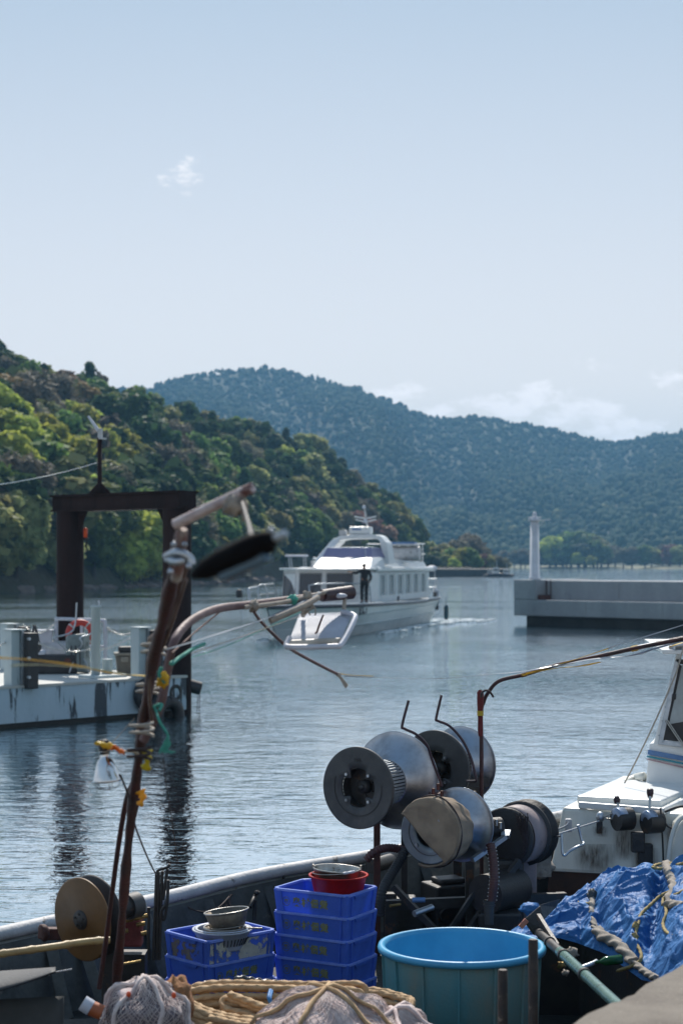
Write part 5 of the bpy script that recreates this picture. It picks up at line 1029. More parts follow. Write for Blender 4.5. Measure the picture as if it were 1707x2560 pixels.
for (xa, xb, ya, yb) in ((1530, 1580, 2075, 2150), (1575, 1650, 2120, 2215), (1480, 1520, 2066, 2092), (1430, 1540, 2110, 2180), (1660, 1720, 2060, 2110)):
    k = MB(); k.add([tuple(FP_(xa, yb, -.035 - .02)), tuple(FP_(xb, yb, -.035 - .02)), tuple(FP_(xb, ya, -.013 - .02)), tuple(FP_(xa, ya, -.013 - .02))], [(0, 1, 2, 3)]); k.build('rust_stain', stain, fb)
k = MB(); k.tube(spline([FP_(1650, 2020, -.06), FP_(1655, 2100, -.06), FP_(1658, 2190, -.06)], 4), .007, 6); k.build('black_cable', M_black, fb)
k = MB(); k.tube(spline([FP_(1660, 2030, -.07), FP_(1700, 2016, -.05), FP_(1740, 2020, -.04)], 4), .010, 6); k.tube(spline([FP_(1656, 2040, -.07), FP_(1668, 2066, -.07), FP_(1700, 2075, -.07)], 4), .008, 6); k.build('black_cable', M_black, fb)
k = MB(); k.tube(spline([P(1668, 2160, 12.9), P(1676, 2100, 12.9), P(1690, 2060, 12.9), P(1712, 2040, 12.9), P(1760, 2030, 12.9)], 6), .016, 8); k.build('grab_rail', M_dirtywhite, fb)
pl = [P(1672, 2170, 12.95), P(1680, 2100, 12.95), P(1694, 2064, 12.95), P(1715, 2045, 12.95), P(1790, 2034, 12.95), P(1790, 2170, 12.95)]
k = MB(); k.add([tuple(p) for p in pl] + [tuple(p + Vector((0, .25, 0))) for p in pl], [tuple(range(5, -1, -1)), tuple(range(6, 12))] + [(i, (i + 1) % 6, 6 + (i + 1) % 6, 6 + i) for i in range(6)]); k.build('seat_box', M_dirtywhite, fb, bevel=.01)

# ------------------------------------------------------------------ line reels
AX = Vector((.785, 1.2, 0)).normalized(); RX = Vector((AX.y, -AX.x, 0))
def fl_ring(mb, M, inner, R0, th, dish=0, n=72, lip=.006):
    """ring disc with a shaped hole; z axis of M points at the viewer side"""
    vs = []; rows = []
    for side, zz in ((0, th / 2), (1, -th / 2)):
        for t in (0, .35, .7, .93, 1.0):
            rows.append((side, t))
    for side, t in rows:
        for i in range(n):
            a = 2 * math.pi * i / n; ri = inner(a); r = ri + (R0 - ri) * t; z = (th / 2 if side == 0 else -th / 2) + dish * (1 - r / R0) ** 1.0 + (lip if t > .9 and side == 0 else 0)
            vs.append((r * math.cos(a), r * math.sin(a), z))
    R_ = len(rows); h_ = R_ // 2; fs = []
    def q(a, b, fl=False):
        for i in range(n):
            f = (a * n + i, a * n + (i + 1) % n, b * n + (i + 1) % n, b * n + i); fs.append(f if not fl else f[::-1])
    for j in range(h_ - 1): q(j, j + 1, True); q(h_ + j, h_ + j + 1)
    q(h_ - 1, R_ - 1, True); q(0, h_)
    mb.add(vs, fs, True, M)
def cross(a, r1=.138, r2=.094):
    c = abs(math.cos(2 * a)); return r2 + (r1 - r2) * (1 if c > .45 else max(0, (c - .25) / .2))
def reel(name, lab, C, Rf, Rb, L, drumr, hole, mats, ribs=True, txt=False, dish=.14):
    t = thing(name, lab, 'line reel', tuple(C)); Mf = frame(C, -AX); Mb_ = frame(C + AX * L, -AX)
    k = MB(); fl_ring(k, Mf, hole, Rf, .018); k.build('front_flange', mats[0], t)
    k = MB(); prof = [(drumr * .9, .02)] + [(drumr + (Rb - drumr) * s, dish * (1 - s) ** 1.7) for s in [i / 12 for i in range(13)]] + [(Rb + .006, 0), (Rb + .004, -.012), (Rb - .01, -.016)] + [(drumr + (Rb - drumr) * s, dish * (1 - s) ** 1.7 - .02) for s in [1 - i / 8 for i in range(9)]]
    k.lathe(prof, Mb_, 64); k.build('back_flange', mats[1], t)
    k = MB(); k.lathe([(drumr * .88, -.01), (drumr * .88, -L)], Mf, 40); k.lathe([(0, -.10), (drumr * .88, -.10)], Mf, 40, smooth=False); k.build('drum', M_blackmetal, t)
    if ribs:
        for i in range(40):
            a = 2 * math.pi * i / 40; k = MB(); k.beam(Mf @ Vector((drumr * math.cos(a), drumr * math.sin(a), -.01)), Mf @ Vector((drumr * math.cos(a), drumr * math.sin(a), -L + .02)), .010, .016); k.build('drum_rib', mats[2], t)
    for i in range(4):
        a = math.pi / 4 + i * math.pi / 2 + .0; p = Mf @ Vector((.128 * math.cos(a), .128 * math.sin(a), .012)); q = Mf @ Vector((.128 * math.cos(a), .128 * math.sin(a), .024)); k = MB(); k.cyl(p, q, .0115, 6); k.build('bolt', M_silver, t)
    k = MB(); k.lathe([(0, -.045), (.045, -.045), (.05, -.10)], Mf, 20); k.lathe([(0, -.03), (.02, -.03), (.02, -.05)], Mf, 12)
    for i in range(6): a = i * math.pi / 3; k.cyl(Mf @ Vector((.062 * math.cos(a), .062 * math.sin(a), -.10)), Mf @ Vector((.062 * math.cos(a), .062 * math.sin(a), -.085)), .007, 6)
    k.build('hub_motor', M_blackmetal, t)
    if txt:
        text_mb(txt, .042, Mf @ Matrix.Rotation(R(-90), 4, 'Z') @ Matrix.Translation((-.03, .195, .0145)) , extrude=.0012).build('lettering', M_blackmetal, t)
    return t
Ca = Vector((.119, 12.3, 1.622)); Cb = Vector((.70, 13.12, 1.655)); Cc = Vector((.594, 11.9, 1.372))
rA = reel('line_reel', 'large steel line reel nearest the crates, cross shaped hole in grey flange', Ca, .287, .348, .50, .155, cross, (M_castgrey, M_silver, M_galv), True, 'HA')
rB = reel('line_reel', 'dark flanged line reel standing furthest back, silver rear flange', Cb, .292, .285, .40, .15, cross, (M_castgrey, M_silver, M_blackmetal), True)
rC = reel('line_reel', 'lower line reel wrapped in brown canvas, round hole in its grey flange', Cc, .214, .256, .42, .12, lambda a: .10, (mat('blue_grey_flange', (.17, .20, .22), (.12, .14, .16), 5, .45, metal=.6, bump=.2, bscale=90), M_silver, M_galv), False, dish=.12)
for t, r_ in ((rA, .195), (rC, .155)):
    C = Ca if t is rA else Cc; k = MB(); k.tube([frame(C, -AX) @ Vector((r_ * math.cos(a), r_ * math.sin(a), .012)) for a in [i * math.pi / 30 + 1.2 for i in range(36)]], .0022, 4); k.build('cast_groove', M_blackmetal, t)
k = MB(); k.tube([Ca + AX * .4 + Vector((0, 0, 0)), Cb + AX * .5], .035, 12); k.build('shaft', M_blackmetal, rA)
# canvas on the lower reel
MC = frame(Cc, -AX)
def fold(a, i): return 1 + .022 * math.sin(11 * a + i * .7) * (i > 2) + .05 * noise.noise(Vector((math.cos(a) * 3, math.sin(a) * 3, i * .5)))
cv = thing('canvas_cover', 'brown canvas tied round the lower line reel, draped over half its flange', 'canvas', tuple(Cc + AX * .2))
k = MB(); k.lathe([(.225, .018), (.236, .0), (.232, -.04), (.225, -.10), (.215, -.17), (.20, -.24), (.175, -.29), (.14, -.31)], MC, 90, wob=fold, a0=R(-200), a1=R(60)); k.build('wrap', M_cloth, cv, solid=.008)
k = MB()
def flap(u, v):   # half of the flange face, beyond a chord
    a = R(60) - u * R(205); r = .232; e = Vector((math.cos(a), math.sin(a)))
    # chord from upper left to lower right in the viewer's frame
    A_ = Vector((math.cos(R(60)), math.sin(R(60)))) * r; B_ = Vector((math.cos(R(-145)), math.sin(R(-145)))) * r; ch = A_.lerp(B_, u); q = Vector((e.x * r, e.y * r)).lerp(ch, v)
    return (q.x, q.y, .020 + .010 * math.sin(u * 9 + v * 3) * v + .006 * noise.noise(Vector((u * 6, v * 6, 1))) + .012 * v)
k.M = MC; k.grid(flap, 48, 12); k.build('flap', M_cloth, cv, solid=.006)
k = MB(); k.tube([MC @ Vector((.243 * math.cos(a), .243 * math.sin(a), -.06 - .05 * math.sin(a))) for a in [R(70 - i * 7) for i in range(40)]], .006, 5); k.build('tie_strap', M_darkcord, cv)
# stand under the reels
st = thing('reel_stand', 'rusty dark steel stand of posts and braces carrying the line reels', 'reel stand', (.6, 12.7, ZK))
def bm_(nm, a, b, w, h_, mt=M_blackmetal): kk = MB(); kk.beam(a, b, w, h_); kk.build(nm, mt, st)
bm_('post', (P(942, 2000, 12.75).x, 12.75, ZK), (P(942, 2000, 12.75).x, 12.75, 1.6), .048, .05, M_rust)
bm_('post', (P(1010, 2000, 13.0).x, 13.0, ZK), (P(1010, 2000, 13.0).x, 13.0, 1.62), .045, .05, M_blackmetal)
bm_('post', (.86, 13.1, ZK), (.86, 13.1, 1.55), .06, .06); bm_('post', (.9, 12.4, ZK), (.9, 12.4, 1.34), .06, .06); bm_('post', (.35, 12.5, ZK), (.35, 12.5, .85), .08, .08)
bm_('crossbar', (.2, 12.9, 1.56), (1.1, 13.3, 1.54), .07, .07); bm_('crossbar', (.3, 12.3, .80), (1.6, 12.6, .80), .06, .07); bm_('brace', (.36, 12.2, .95), (.95, 12.0, ZK), .05, .04); bm_('brace', (.75, 12.1, .5), (1.25, 12.4, 1.1), .04, .04); bm_('brace', (.55, 12.15, ZK), (1.0, 12.3, 1.0), .03, .03)
bm_('arm', P(1180, 2150, 12.1), P(1262, 2092, 12.3), .035, .03, M_galv); bm_('arm', P(1262, 2092, 12.3), P(1266, 2078, 12.35), .06, .03, M_galv); bm_('arm', P(1085, 2010, 12.6), P(1180, 1985, 12.9), .08, .05)
for px, py in ((1083, 1987), (1095, 1975), (1104, 1993), (1250, 2072), (1240, 2064)):
    k = MB(); p = P(px, py, 12.3); k.cyl(p, p + Vector((0, 0, .045)), .012, 6); k.build('bolt', M_rust if px < 1200 else M_steel, st)
k = MB(); k.box(P(1090, 1990, 12.42), (.10, .1, .05)); k.build('bearing_block', M_rust, st, bevel=.008)
k = MB(); p = P(1230, 2070, 12.35); k.cyl(p + Vector((-.06, .0, .0)), p + Vector((.06, .05, 0)), .07, 16); k.build('bearing_block', M_blackmetal, st, bevel=.01)
# drum hauler to the right
Cd = P(1262, 2095, 12.5); hl = thing('drum_hauler', 'net hauler drum with worn pinkish steel guard and black rubber rims', 'hauler', (Cd.x, Cd.y, ZK)); MD = frame(Cd, -AX)
k = MB(); k.lathe([(0, 0), (.20, 0), (.215, -.01), (.215, -.03), (.17, -.05)], MD, 48, wob=lambda a, i: 1 + .01 * noise.noise(Vector((math.cos(a) * 6, math.sin(a) * 6, 0)))); k.build('front_disc', M_black, hl)
guard = mat('worn_pinkish_guard', (.30, .235, .235), (.22, .19, .20), 7, .6, bump=.3, patch=(.10, .09, .09), pscale=8, pth=.58)
k = MB()
ga_ = [(.205 * math.cos(a), .205 * math.sin(a)) for a in [R(150 - i * 10) for i in range(25)]]
MG = frame(Cd + AX * .06, -AX)
def grd(u, v):
    s = u * 1.35
    if s < 1: a = R(100 - 190 * s); p = Vector((.205 * math.sin(0) , 0, 0)); q = (.205 * math.cos(a), .205 * math.sin(a))
    # frame: local x is up, local y sideways
    ang = R(35 - 160 * min(1, s)); x_, y_ = .207 * math.cos(ang), .207 * math.sin(ang)
    up_, side = x_, y_
    if s >= 1: up_ = .207 * math.cos(R(-125)) - (s - 1) * 1.6; side = .207 * math.sin(R(-125))
    return (up_, side, -v * .20)
def ghoop(u, v):
    a = R(150) - R(300) * u; return (.207 * math.cos(a), .207 * math.sin(a), -v * .22)
k.M = MG; k.grid(ghoop, 40, 2); k.build('drum_guard', guard, hl, solid=.008)
p = Cd + AX * .17 - Vector((0, 0, .35)); pr = P(1318, 2200, 12.7); k = MB(); k.box((pr.x, pr.y, (1.2 + ZK) / 2), (.13, .05, 1.2 - ZK)); k.build('guard_leg', guard, hl, bevel=.01)
k = MB(); k.lathe([(0, -.24), (.20, -.24), (.235, -.25), (.235, -.27), (.19, -.30), (.19, -.33), (.235, -.36), (.235, -.38), (.20, -.39), (0, -.39)], MD, 48); k.build('rubber_rim', M_black, hl)
k = MB(); e_ = Cd + AX * .42; k.box(e_ + Vector((.02, .02, -.02)), (.10, .10, .22)); k.tube([e_ + Vector((0, 0, .05)), e_ + Vector((.14, -.06, .05))], .014, 8); k.tube([e_ + Vector((0, 0, -.02)), e_ + Vector((.10, -.12, -.10))], .012, 8); k.build('bearing_bracket', M_castgrey, hl, bevel=.01)
k = MB(); k.box((Cd.x + .02, Cd.y + .1, (Cd.z + ZK) / 2 - .1), (.22, .3, Cd.z - ZK - .1)); k.build('gear_case', M_blackmetal, hl, bevel=.03)
rs = np.random.RandomState(2); k = MB()
for i in range(60):
    a = R(rs.uniform(40, 120)); k.tube(spline([MD @ Vector((.21 * math.cos(a), -.21 * math.sin(a) + .05, -.02)), MD @ Vector((.235 * math.cos(a + .1) + .02 * rs.rand(), -.235 * math.sin(a + .1) + .05, .01)), MD @ Vector((.1 + .1 * rs.rand(), -.2 + .1 * rs.rand(), .03 + .02 * rs.rand()))], 3), .003, 4)
k.build('tangled_line', M_darkcord, hl)
k = MB(); k.box((1.43, 12.95, 1.0), (.2, .2, .2)); k.ball(P(1352, 2180, 12.9), (.06, .06, .05), 6, wob=.4); k.ball(P(1368, 2168, 12.9), (.06, .05, .04), 6, wob=.4); k.build('rag_bundle', M_greyrope, hl)
# bent guide rods
for lab, pts in (('bent violet rod rising over the first reel, tip at an angle', [(1021, 1751, 12.0), (1005, 1813, 12.0), (1011, 1822, 12.0), (1040, 1836, 12.0), (1066, 1862, 12.05), (1080, 1900, 12.1), (1095, 1940, 12.15), (1104, 1964, 12.2)]),
                 ('bent violet rod rising over the rear reel, nearer the tall pole', [(1103, 1738, 12.4), (1090, 1795, 12.4), (1094, 1802, 12.4), (1123, 1815, 12.4), (1155, 1850, 12.4), (1177, 1896, 12.4), (1187, 1935, 12.4), (1190, 1951, 12.4), (1184, 1953, 12.42), (1168, 1953, 12.5)])):
    k = MB(); k.tube(spline([P(*p) for p in pts], 5), .0095, 8); k.build('guide_rod', M_purple, label=lab, cat='rod', group='bent rods over the reels')
k = MB(); k.tube(spline([P(1444, 2062, 13.0 - .5), P(1453, 2100, 12.5), P(1458, 2110, 12.45), P(1440, 2118, 12.4), (P(1422, 2128, 12.4)), P(1411, 2138, 12.4), P(1405, 2130, 12.4), P(1403, 2085, 12.45)], 4), .010, 8)
k.tube([P(1403, 2090, 12.45), P(1388, 2092, 12.7)], .007, 6); k.build('hook_rod', M_galv, label='bent grey steel hook rod sticking out from the hauler before the casing', cat='rod')
# hoses and pump in the dark under the reels
def hose(pts, r, mt, lab, rib=.012, beads=False):
    sp = spline([P(*p) for p in pts], 26); L = 0; rr = []
    for i, p in enumerate(sp):
        if i: L += (p - sp[i - 1]).length
        rr.append(r * (1 + .10 * math.sin(2 * math.pi * L / rib)))
    k = MB(); k.tube(sp, rr, 14); e = k.build('hose', mt, label=lab, cat='hose')
    if beads:
        for sd in (-1, 1):
            b = MB(); L = 0
            for i in range(1, len(sp)):
                L += (sp[i] - sp[i - 1]).length
                if L > .022: L = 0; b.ball(sp[i] + Vector((sd * r * 1.05, -.01, 0)), .0045, 4)
            o = b.build('bead_line', M_chain, label='row of bright staples along the dark red hose', cat='staples', kind='stuff')
    return e
hose([(915, 2150, 12.2), (935, 2130, 12.2), (965, 2120, 12.25), (1000, 2123, 12.3), (1010, 2128, 12.3)], .028, M_hose, 'dark ribbed hose looping over the rail below the big reel', .022)
hose([(1012, 2125, 12.25), (1000, 2150, 12.2), (975, 2190, 12.1), (955, 2230, 12.0), (950, 2290, 12.0)], .032, M_black, 'black ribbed hose hanging down behind the crate stack', .02)
hose([(1225, 2110, 12.0), (1232, 2150, 11.95), (1234, 2200, 11.9), (1228, 2255, 11.9)], .030, M_hose, 'dark red ribbed hose hanging down between reel and hauler', .016, True)
pm_ = thing('pump', 'dark bilge pump cylinder on the deck below the hauler', 'pump', (1.0, 12.4, ZK))
k = MB(); c = P(1245, 2230, 12.3); k.cyl(c + Vector((-.1, -.1, 0)), c + Vector((.14, .2, 0)), .14, 26); k.build('pump_body', M_blackmetal, pm_, bevel=.02)
k = MB(); k.box((c.x, c.y, (c.z - .12 + ZK) / 2), (.3, .3, c.z - .12 - ZK)); k.build('pump_base', M_blackmetal, pm_, bevel=.02)
c = P(1222, 2285, 11.9); k = MB(); k.cyl(c + Vector((0, 0, -.07)), c + Vector((0, 0, .09)), .030, 14, .036); k.cyl(c + Vector((0, 0, .055)), c + Vector((0, 0, .065)), .042, 14); k.cyl(c + Vector((0, 0, .08)), c + Vector((0, 0, .09)), .042, 14); k.build('hose_coupling', M_castgrey, pm_)
rs = np.random.RandomState(5)
for i, (x, y, z, a, b_, h_, lab) in enumerate([(.45, 12.75, ZK, .3, .25, .38, 'dark machine box under the big reel'), (.78, 12.85, ZK, .35, .3, .5, 'black gearbox under the middle reel'), (1.25, 12.9, ZK, .3, .3, .4, 'dark battery box beside the pump'), (.15, 13.05, ZK, .25, .2, .34, 'dark box by the rail behind the crates')]):
    k = MB(Matrix.Translation((x, y, z)) @ Matrix.Rotation(i * .4, 4, 'Z')); k.box((0, 0, h_ / 2), (a, b_, h_), taper=.93); k.box((0, 0, h_ + .02), (a * .6, b_ * .6, .04)); k.cyl((-a * .3, -b_ * .5, h_ * .6), (-a * .3, -b_ * .5 - .04, h_ * .6), .05, 14); k.build('machine_box', M_blackmetal, label=lab, cat='machine box', bevel=.015)
for i, (pts, r_, mt, lab) in enumerate([([(1030, 2250, 11.9), (1062, 2250, 11.9)], .018, M_bluestripe, 'short blue capped tube lying in the dark under the reels'), ([(1035, 2285, 11.8), (1080, 2268, 11.9)], .022, M_galv, 'grey tube end lying in the dark behind the tub'), ([(975, 2265, 11.9), (1000, 2261, 11.95)], .01, M_brass, 'short brass rod behind the crates')]):
    k = MB(); k.cyl(P(*pts[0]), P(*pts[1]), r_, 12); k.build('loose_tube', mt, label=lab, cat='tube')

# ------------------------------------------------------------------ bent pole with taped tip and streamers
pp = [(1203, 2300, 13.0), (1203, 1900, 13.0), (1202, 1786, 13.0), (1208, 1756, 13.0), (1220, 1731, 12.98), (1248, 1702, 12.9), (1313, 1686, 12.8), (1393, 1662, 12.6), (1512, 1637, 12.4), (1592, 1619, 12.2), (1740, 1590, 12.0)]
bp_ = thing('bent_pole', 'tall dark red pole bent over towards the wheelhouse with taped joints', 'pole', (P(1203, 2300, 13.0).x, 13.0, ZK))
sp = spline([P(*p) for p in pp], 6); sp[0].z = ZK; k = MB(); k.tube(sp, [.0155 - .003 * i / len(sp) for i in range(len(sp))], 12); k.build('pole_tube', M_rustpole, bp_)
for a, b, r_, mt, nm in (((1513, 1637), (1575, 1623), 0.0161, M_purple, 'dark_sleeve'), ((1578, 1622.5), (1594, 1619), 0.0204, M_yellowtape, 'yellow_tape'), ((1594, 1619), (1640, 1609.5), .017, M_silver, 'silver_tube'), ((1640, 1609.5), (1656, 1606.5), 0.0170, M_black, 'black_band'), ((1656, 1606.5), (1674, 1603), .018, M_silver, 'silver_tube'), ((1674, 1603), (1760, 1586), 0.0187, M_purple, 'dark_sleeve'), ((1303, 1689), (1316, 1685), 0.0161, M_tan, 'tape_joint')):
    k = MB(); Da, Db = 12.6 - (a[0] - 1393) * .00168, 12.6 - (b[0] - 1393) * .00168; k.cyl(P(*a, Da), P(*b, Db), r_, 14); k.build(nm, mt, bp_)
k = MB(); k.lathe([(.014, -.19), (.019, -.15), (.018, -.05), (.024, .05), (.025, .13), (.012, .15)], Matrix.Translation(P(1200, 1776, 12.95)), 14, wob=lambda a, i: 1 + .18 * noise.noise(Vector((a * 2, i, 0)))); k.build('red_lashing', mat('red_net_lashing', (.15, .025, .025), (.12, .02, .02), 40, .9, bump=1, bscale=150), bp_)
k = MB(); k.cyl(P(1200, 1789, 12.94), P(1200, 1777, 12.94), .024, 14); k.build('yellow_band', M_yellowtape, bp_)
k = MB(); k.tube(spline([P(1202, 1744, 12.9), P(1204, 1732, 12.9), P(1214, 1726, 12.9), P(1224, 1730, 12.9), P(1233, 1743, 12.9)], 5), .008, 6); k.build('wire_hook', M_darkcord, bp_)
def ribbon(pts, w, mt, lab, parent=None, tw=.6, cat='streamer', group=None):
    sp = spline([P(*p) for p in pts], 8); vs = []; n = len(sp)
    for i, p in enumerate(sp):
        t = (sp[min(i + 1, n - 1)] - sp[max(i - 1, 0)]).normalized(); ph = 1.2 + tw * math.sin(i * .21) + i * .02; u = Vector((0, 0, 1)); u = (u - t * u.dot(t)).normalized(); v = t.cross(u); d_ = u * math.cos(ph) + v * math.sin(ph)
        ww = w * (.75 + .25 * math.sin(i * .5)); vs += [p - d_ * ww / 2, p + t.cross(d_) * ww * .08, p + d_ * ww / 2]
    k = MB(); k.add(vs, [(i * 3 + j, i * 3 + j + 1, (i + 1) * 3 + j + 1, (i + 1) * 3 + j) for i in range(n - 1) for j in (0, 1)], True); return k.build('tape_streamer', mt, parent, label=lab if parent is None else None, cat=cat if parent is None else None, solid=.002)
ribbon([(1315, 1684, 12.6), (1400, 1660, 12.5), (1520, 1621, 12.3)], .03, M_yellowtape, 'yellow tape streamer above the bent pole', tw=.3)
ribbon([(1520, 1621, 12.3), (1560, 1606, 12.2), (1620, 1589, 12.1), (1730, 1555, 12.0)], .03, M_cleartape, 'clear tape streamer running up to the frame edge above the bent pole', tw=.3)
ribbon([(1305, 1688, 12.6), (1380, 1672, 12.5), (1450, 1665, 12.4), (1500, 1655, 12.3)], .035, M_yellowtape, 'yellow tape streamer along the underside of the bent pole', tw=.4)
ribbon([(1380, 1666, 12.5), (1480, 1648, 12.3), (1580, 1638, 12.2), (1640, 1620, 12.1), (1740, 1594, 12)], .04, M_cleartape, 'clear tape streamer hanging just under the bent pole tip', tw=.6)
ribbon([(1670, 1618, 12.0), (1700, 1608, 12.0), (1745, 1600, 12.0)], .03, M_yellowtape, 'short yellow tape by the wheelhouse roof', tw=.4)
ribbon([(862, 1690, 9.2), (960, 1694, 9.8), (1100, 1696, 10.8), (1200, 1688, 11.6), (1310, 1678, 12.4), (1400, 1662, 12.5)], .020, M_cleartape, 'long pale tape line stretched from the knot to the bent pole', tw=.3, cat='line')

# ------------------------------------------------------------------ crates
def crate(lab, base, phi, mts, h=.155, grp='blue fish crates', text=None, worn=False, Lx=.56, Wy=.40):
    t = thing('crate', lab, 'crate', tuple(base), phi, grp); T = rotz(phi, base); k = MB(T)
    x0_, y0_, x1_, y1_ = Lx / 2 - .022, Wy / 2 - .022, Lx / 2 - .008, Wy / 2 - .008; w = .006
    def ringv(x, y, z): return [(-x, -y, z), (x, -y, z), (x, y, z), (-x, y, z)]
    vs = ringv(x0_, y0_, 0) + ringv(x1_, y1_, h - .004) + ringv(x1_ - w, y1_ - w, h - .004) + ringv(x0_ - w, y0_ - w, .008)
    fs = [(3, 2, 1, 0), (12, 13, 14, 15)] + [(i, (i + 1) % 4, 4 + (i + 1) % 4, 4 + i) for i in range(4)] + [(4 + i, 4 + (i + 1) % 4, 8 + (i + 1) % 4, 8 + i) for i in range(4)] + [(8 + i, 8 + (i + 1) % 4, 12 + (i + 1) % 4, 12 + i) for i in range(4)]
    k.add(vs, fs); k.build('shell', mts, t)
    k = MB(T); X, Y = Lx / 2, Wy / 2; z0, z1 = h - .012, h + .004
    rr = [(X - .03, -Y), (X, -Y + .03), (X, Y - .03), (X - .03, Y), (-X + .03, Y), (-X, Y - .03), (-X, -Y + .03), (-X + .03, -Y)]; ri = [(x * (1 - .018 / X), y * (1 - .018 / Y)) for x, y in rr]
    vs = [(x, y, z0) for x, y in rr] + [(x, y, z1) for x, y in rr] + [(x, y, z1) for x, y in ri] + [(x, y, z0) for x, y in ri]
    k.add(vs, [(r_ * 8 + i, r_ * 8 + (i + 1) % 8, ((r_ + 1) % 4) * 8 + (i + 1) % 8, ((r_ + 1) % 4) * 8 + i) for r_ in range(4) for i in range(8)]); k.build('rim', M_craterim, t, bevel=.002)
    for sx in (-1, 1):
        for sy in (-1, 1):
            for dx_, dy_ in ((.0, .052), (.052, 0)):
                k = MB(T); a = Vector((sx * (x0_ - dx_), sy * (y0_ - dy_), .0)); b = Vector((sx * (x1_ - dx_), sy * (y1_ - dy_), h - .01)); n_ = Vector((sx if dy_ else 0, sy if dx_ else 0, 0)) * .004
                k.beam(a + n_, b + n_, .014, .012, up=(sx if dx_ == 0 else 0, sy if dx_ else 0, .01)); k.build('corner_rib', mts, t)
    for sx in (-1, 1):
        k = MB(T); k.hexa([(sx * (X - .006), -.10, h - .034), (sx * (X - .001), -.10, h - .034), (sx * (X - .001), .06, h - .034), (sx * (X - .006), .06, h - .034), (sx * (X - .006), -.12, h - .010), (sx * (X + .002), -.12, h - .010), (sx * (X + .002), .08, h - .010), (sx * (X - .006), .08, h - .010)]); k.build('handle_lip', mts, t)
    slope = math.atan2(x1_ - x0_, h)
    if text:
        TM = T @ Matrix.Translation((-.205 if text == 1 else -.20, -(y0_ + y1_) / 2 - .0018, h * .50)) @ Matrix.Rotation(R(90) + slope, 4, 'X')
        m_ = text_mb('奥村佃煮', .060, TM @ Matrix.Translation((.07, 0, 0)), extrude=.0006, offset=.0022, spacing=1.22); o = text_mb('奥', .030, TM @ Matrix.Translation((.008, 0, 0)), extrude=.0006, offset=.001)
        m_.v += o.v; n0 = len(m_.v) - len(o.v); m_.f += [tuple(i + n0 for i in f) for f in o.f]; m_.s += o.s
        q = MB(TM @ Matrix.Translation((.023, .001, 0))); q.tube([(.026 * math.cos(a), .029 * math.sin(a), .0004) for a in [i * math.pi / 12 for i in range(25)]], .0016, 4, caps=False); n0 = len(m_.v); m_.v += q.v; m_.f += [tuple(i + n0 for i in f) for f in q.f]; m_.s += q.s
        m_.build('lettering', M_olive, t)
    if worn:
        for face, sx in ((0, 1), (1, 1)):
            w_ = MB(T)
            if face == 0: w_.add([(-.25, -y0_ - .004, .02), (.23, -y0_ - .004, .02), (.23, -y1_ - .0005, h - .02), (-.25, -y1_ - .0005, h - .02)], [(0, 1, 2, 3)])
            else: w_.add([(-x0_ - .004, .16, .02), (-x0_ - .004, -.14, .02), (-x1_ - .0005, -.14, h - .03), (-x1_ - .0005, .16, h - .03)], [(0, 1, 2, 3)])
            w_.build('peeling_sticker', M_peel if face == 0 else M_peel2, t)
    return t
def peelmat(nm, col, th):
    m = bpy.data.materials.new(nm); m.use_nodes = True; nt = m.node_tree; b = nt.nodes['Principled BSDF']; b.inputs['Roughness'].default_value = .85
    tc = nn(nt, 'ShaderNodeTexCoord'); n1 = nn(nt, 'ShaderNodeTexNoise'); n1.inputs['Scale'].default_value = 11; n1.inputs['Detail'].default_value = 9; n1.inputs['Roughness'].default_value = .7; nt.links.new(tc.outputs['Object'], n1.inputs['Vector'])
    r_ = nn(nt, 'ShaderNodeMapRange'); r_.inputs[1].default_value = th; r_.inputs[2].default_value = th + .03; nt.links.new(n1.outputs[0], r_.inputs[0]); nt.links.new(r_.outputs[0], b.inputs['Alpha'])
    n2 = nn(nt, 'ShaderNodeTexNoise'); n2.inputs['Scale'].default_value = 30; nt.links.new(tc.outputs['Object'], n2.inputs['Vector']); mx = nn(nt, 'ShaderNodeMix', data_type='RGBA'); mx.inputs[6].default_value = (*col, 1); mx.inputs[7].default_value = (*[x * .55 for x in col], 1); nt.links.new(n2.outputs[0], mx.inputs[0]); nt.links.new(mx.outputs[2], b.inputs['Base Color']); return m
M_peel = peelmat('peeling_pale_sticker', (.62, .60, .52), .47); M_peel2 = peelmat('smeared_dirt', (.22, .19, .17), .50)
K1 = P(870, 2241, 11.0); ph = R(-30); rot = Matrix.Rotation(ph, 3, 'Z'); cen = K1 + rot @ Vector((-.28, .20, 0))
names = ['top blue crate of the tall stack, holding the red bowl, olive characters', 'second blue crate from the top of the tall stack, sharp olive characters', 'third blue crate from the top of the tall stack, faded characters', 'fourth blue crate of the tall stack, dark worn characters just above the rope', 'bottom blue crate of the tall stack, mostly behind the rope pile']
for i in range(5):
    crate(names[i], (cen.x + .004 * math.sin(i * 3), cen.y, K1.z - .155 - i * .145), ph + R([0, .8, -.6, .5, 0][i]), M_bluecrate, text=1 if i < 4 else None, h=.155)
zb5 = K1.z - .155 - 4 * .145
K2 = P(519, 2356, 10.85); ph2 = R(42); rot2 = Matrix.Rotation(ph2, 3, 'Z'); cen2 = K2 + rot2 @ Vector((.28, .23, 0))
names2 = ['upper blue crate of the short stack, stained, with peeling pale sticker, holding sieves', 'lower blue crate of the short stack with olive characters', 'bottom blue crate of the short stack, hidden behind rope and net']
for i in range(3): crate(names2[i], (cen2.x, cen2.y, K2.z - .165 - i * .15), ph2 + R([0, 1, -1][i]), M_bluecrate2 if i == 0 else M_bluecrate, text=1 if i == 1 else None, worn=(i == 0), h=.165, Wy=.46)
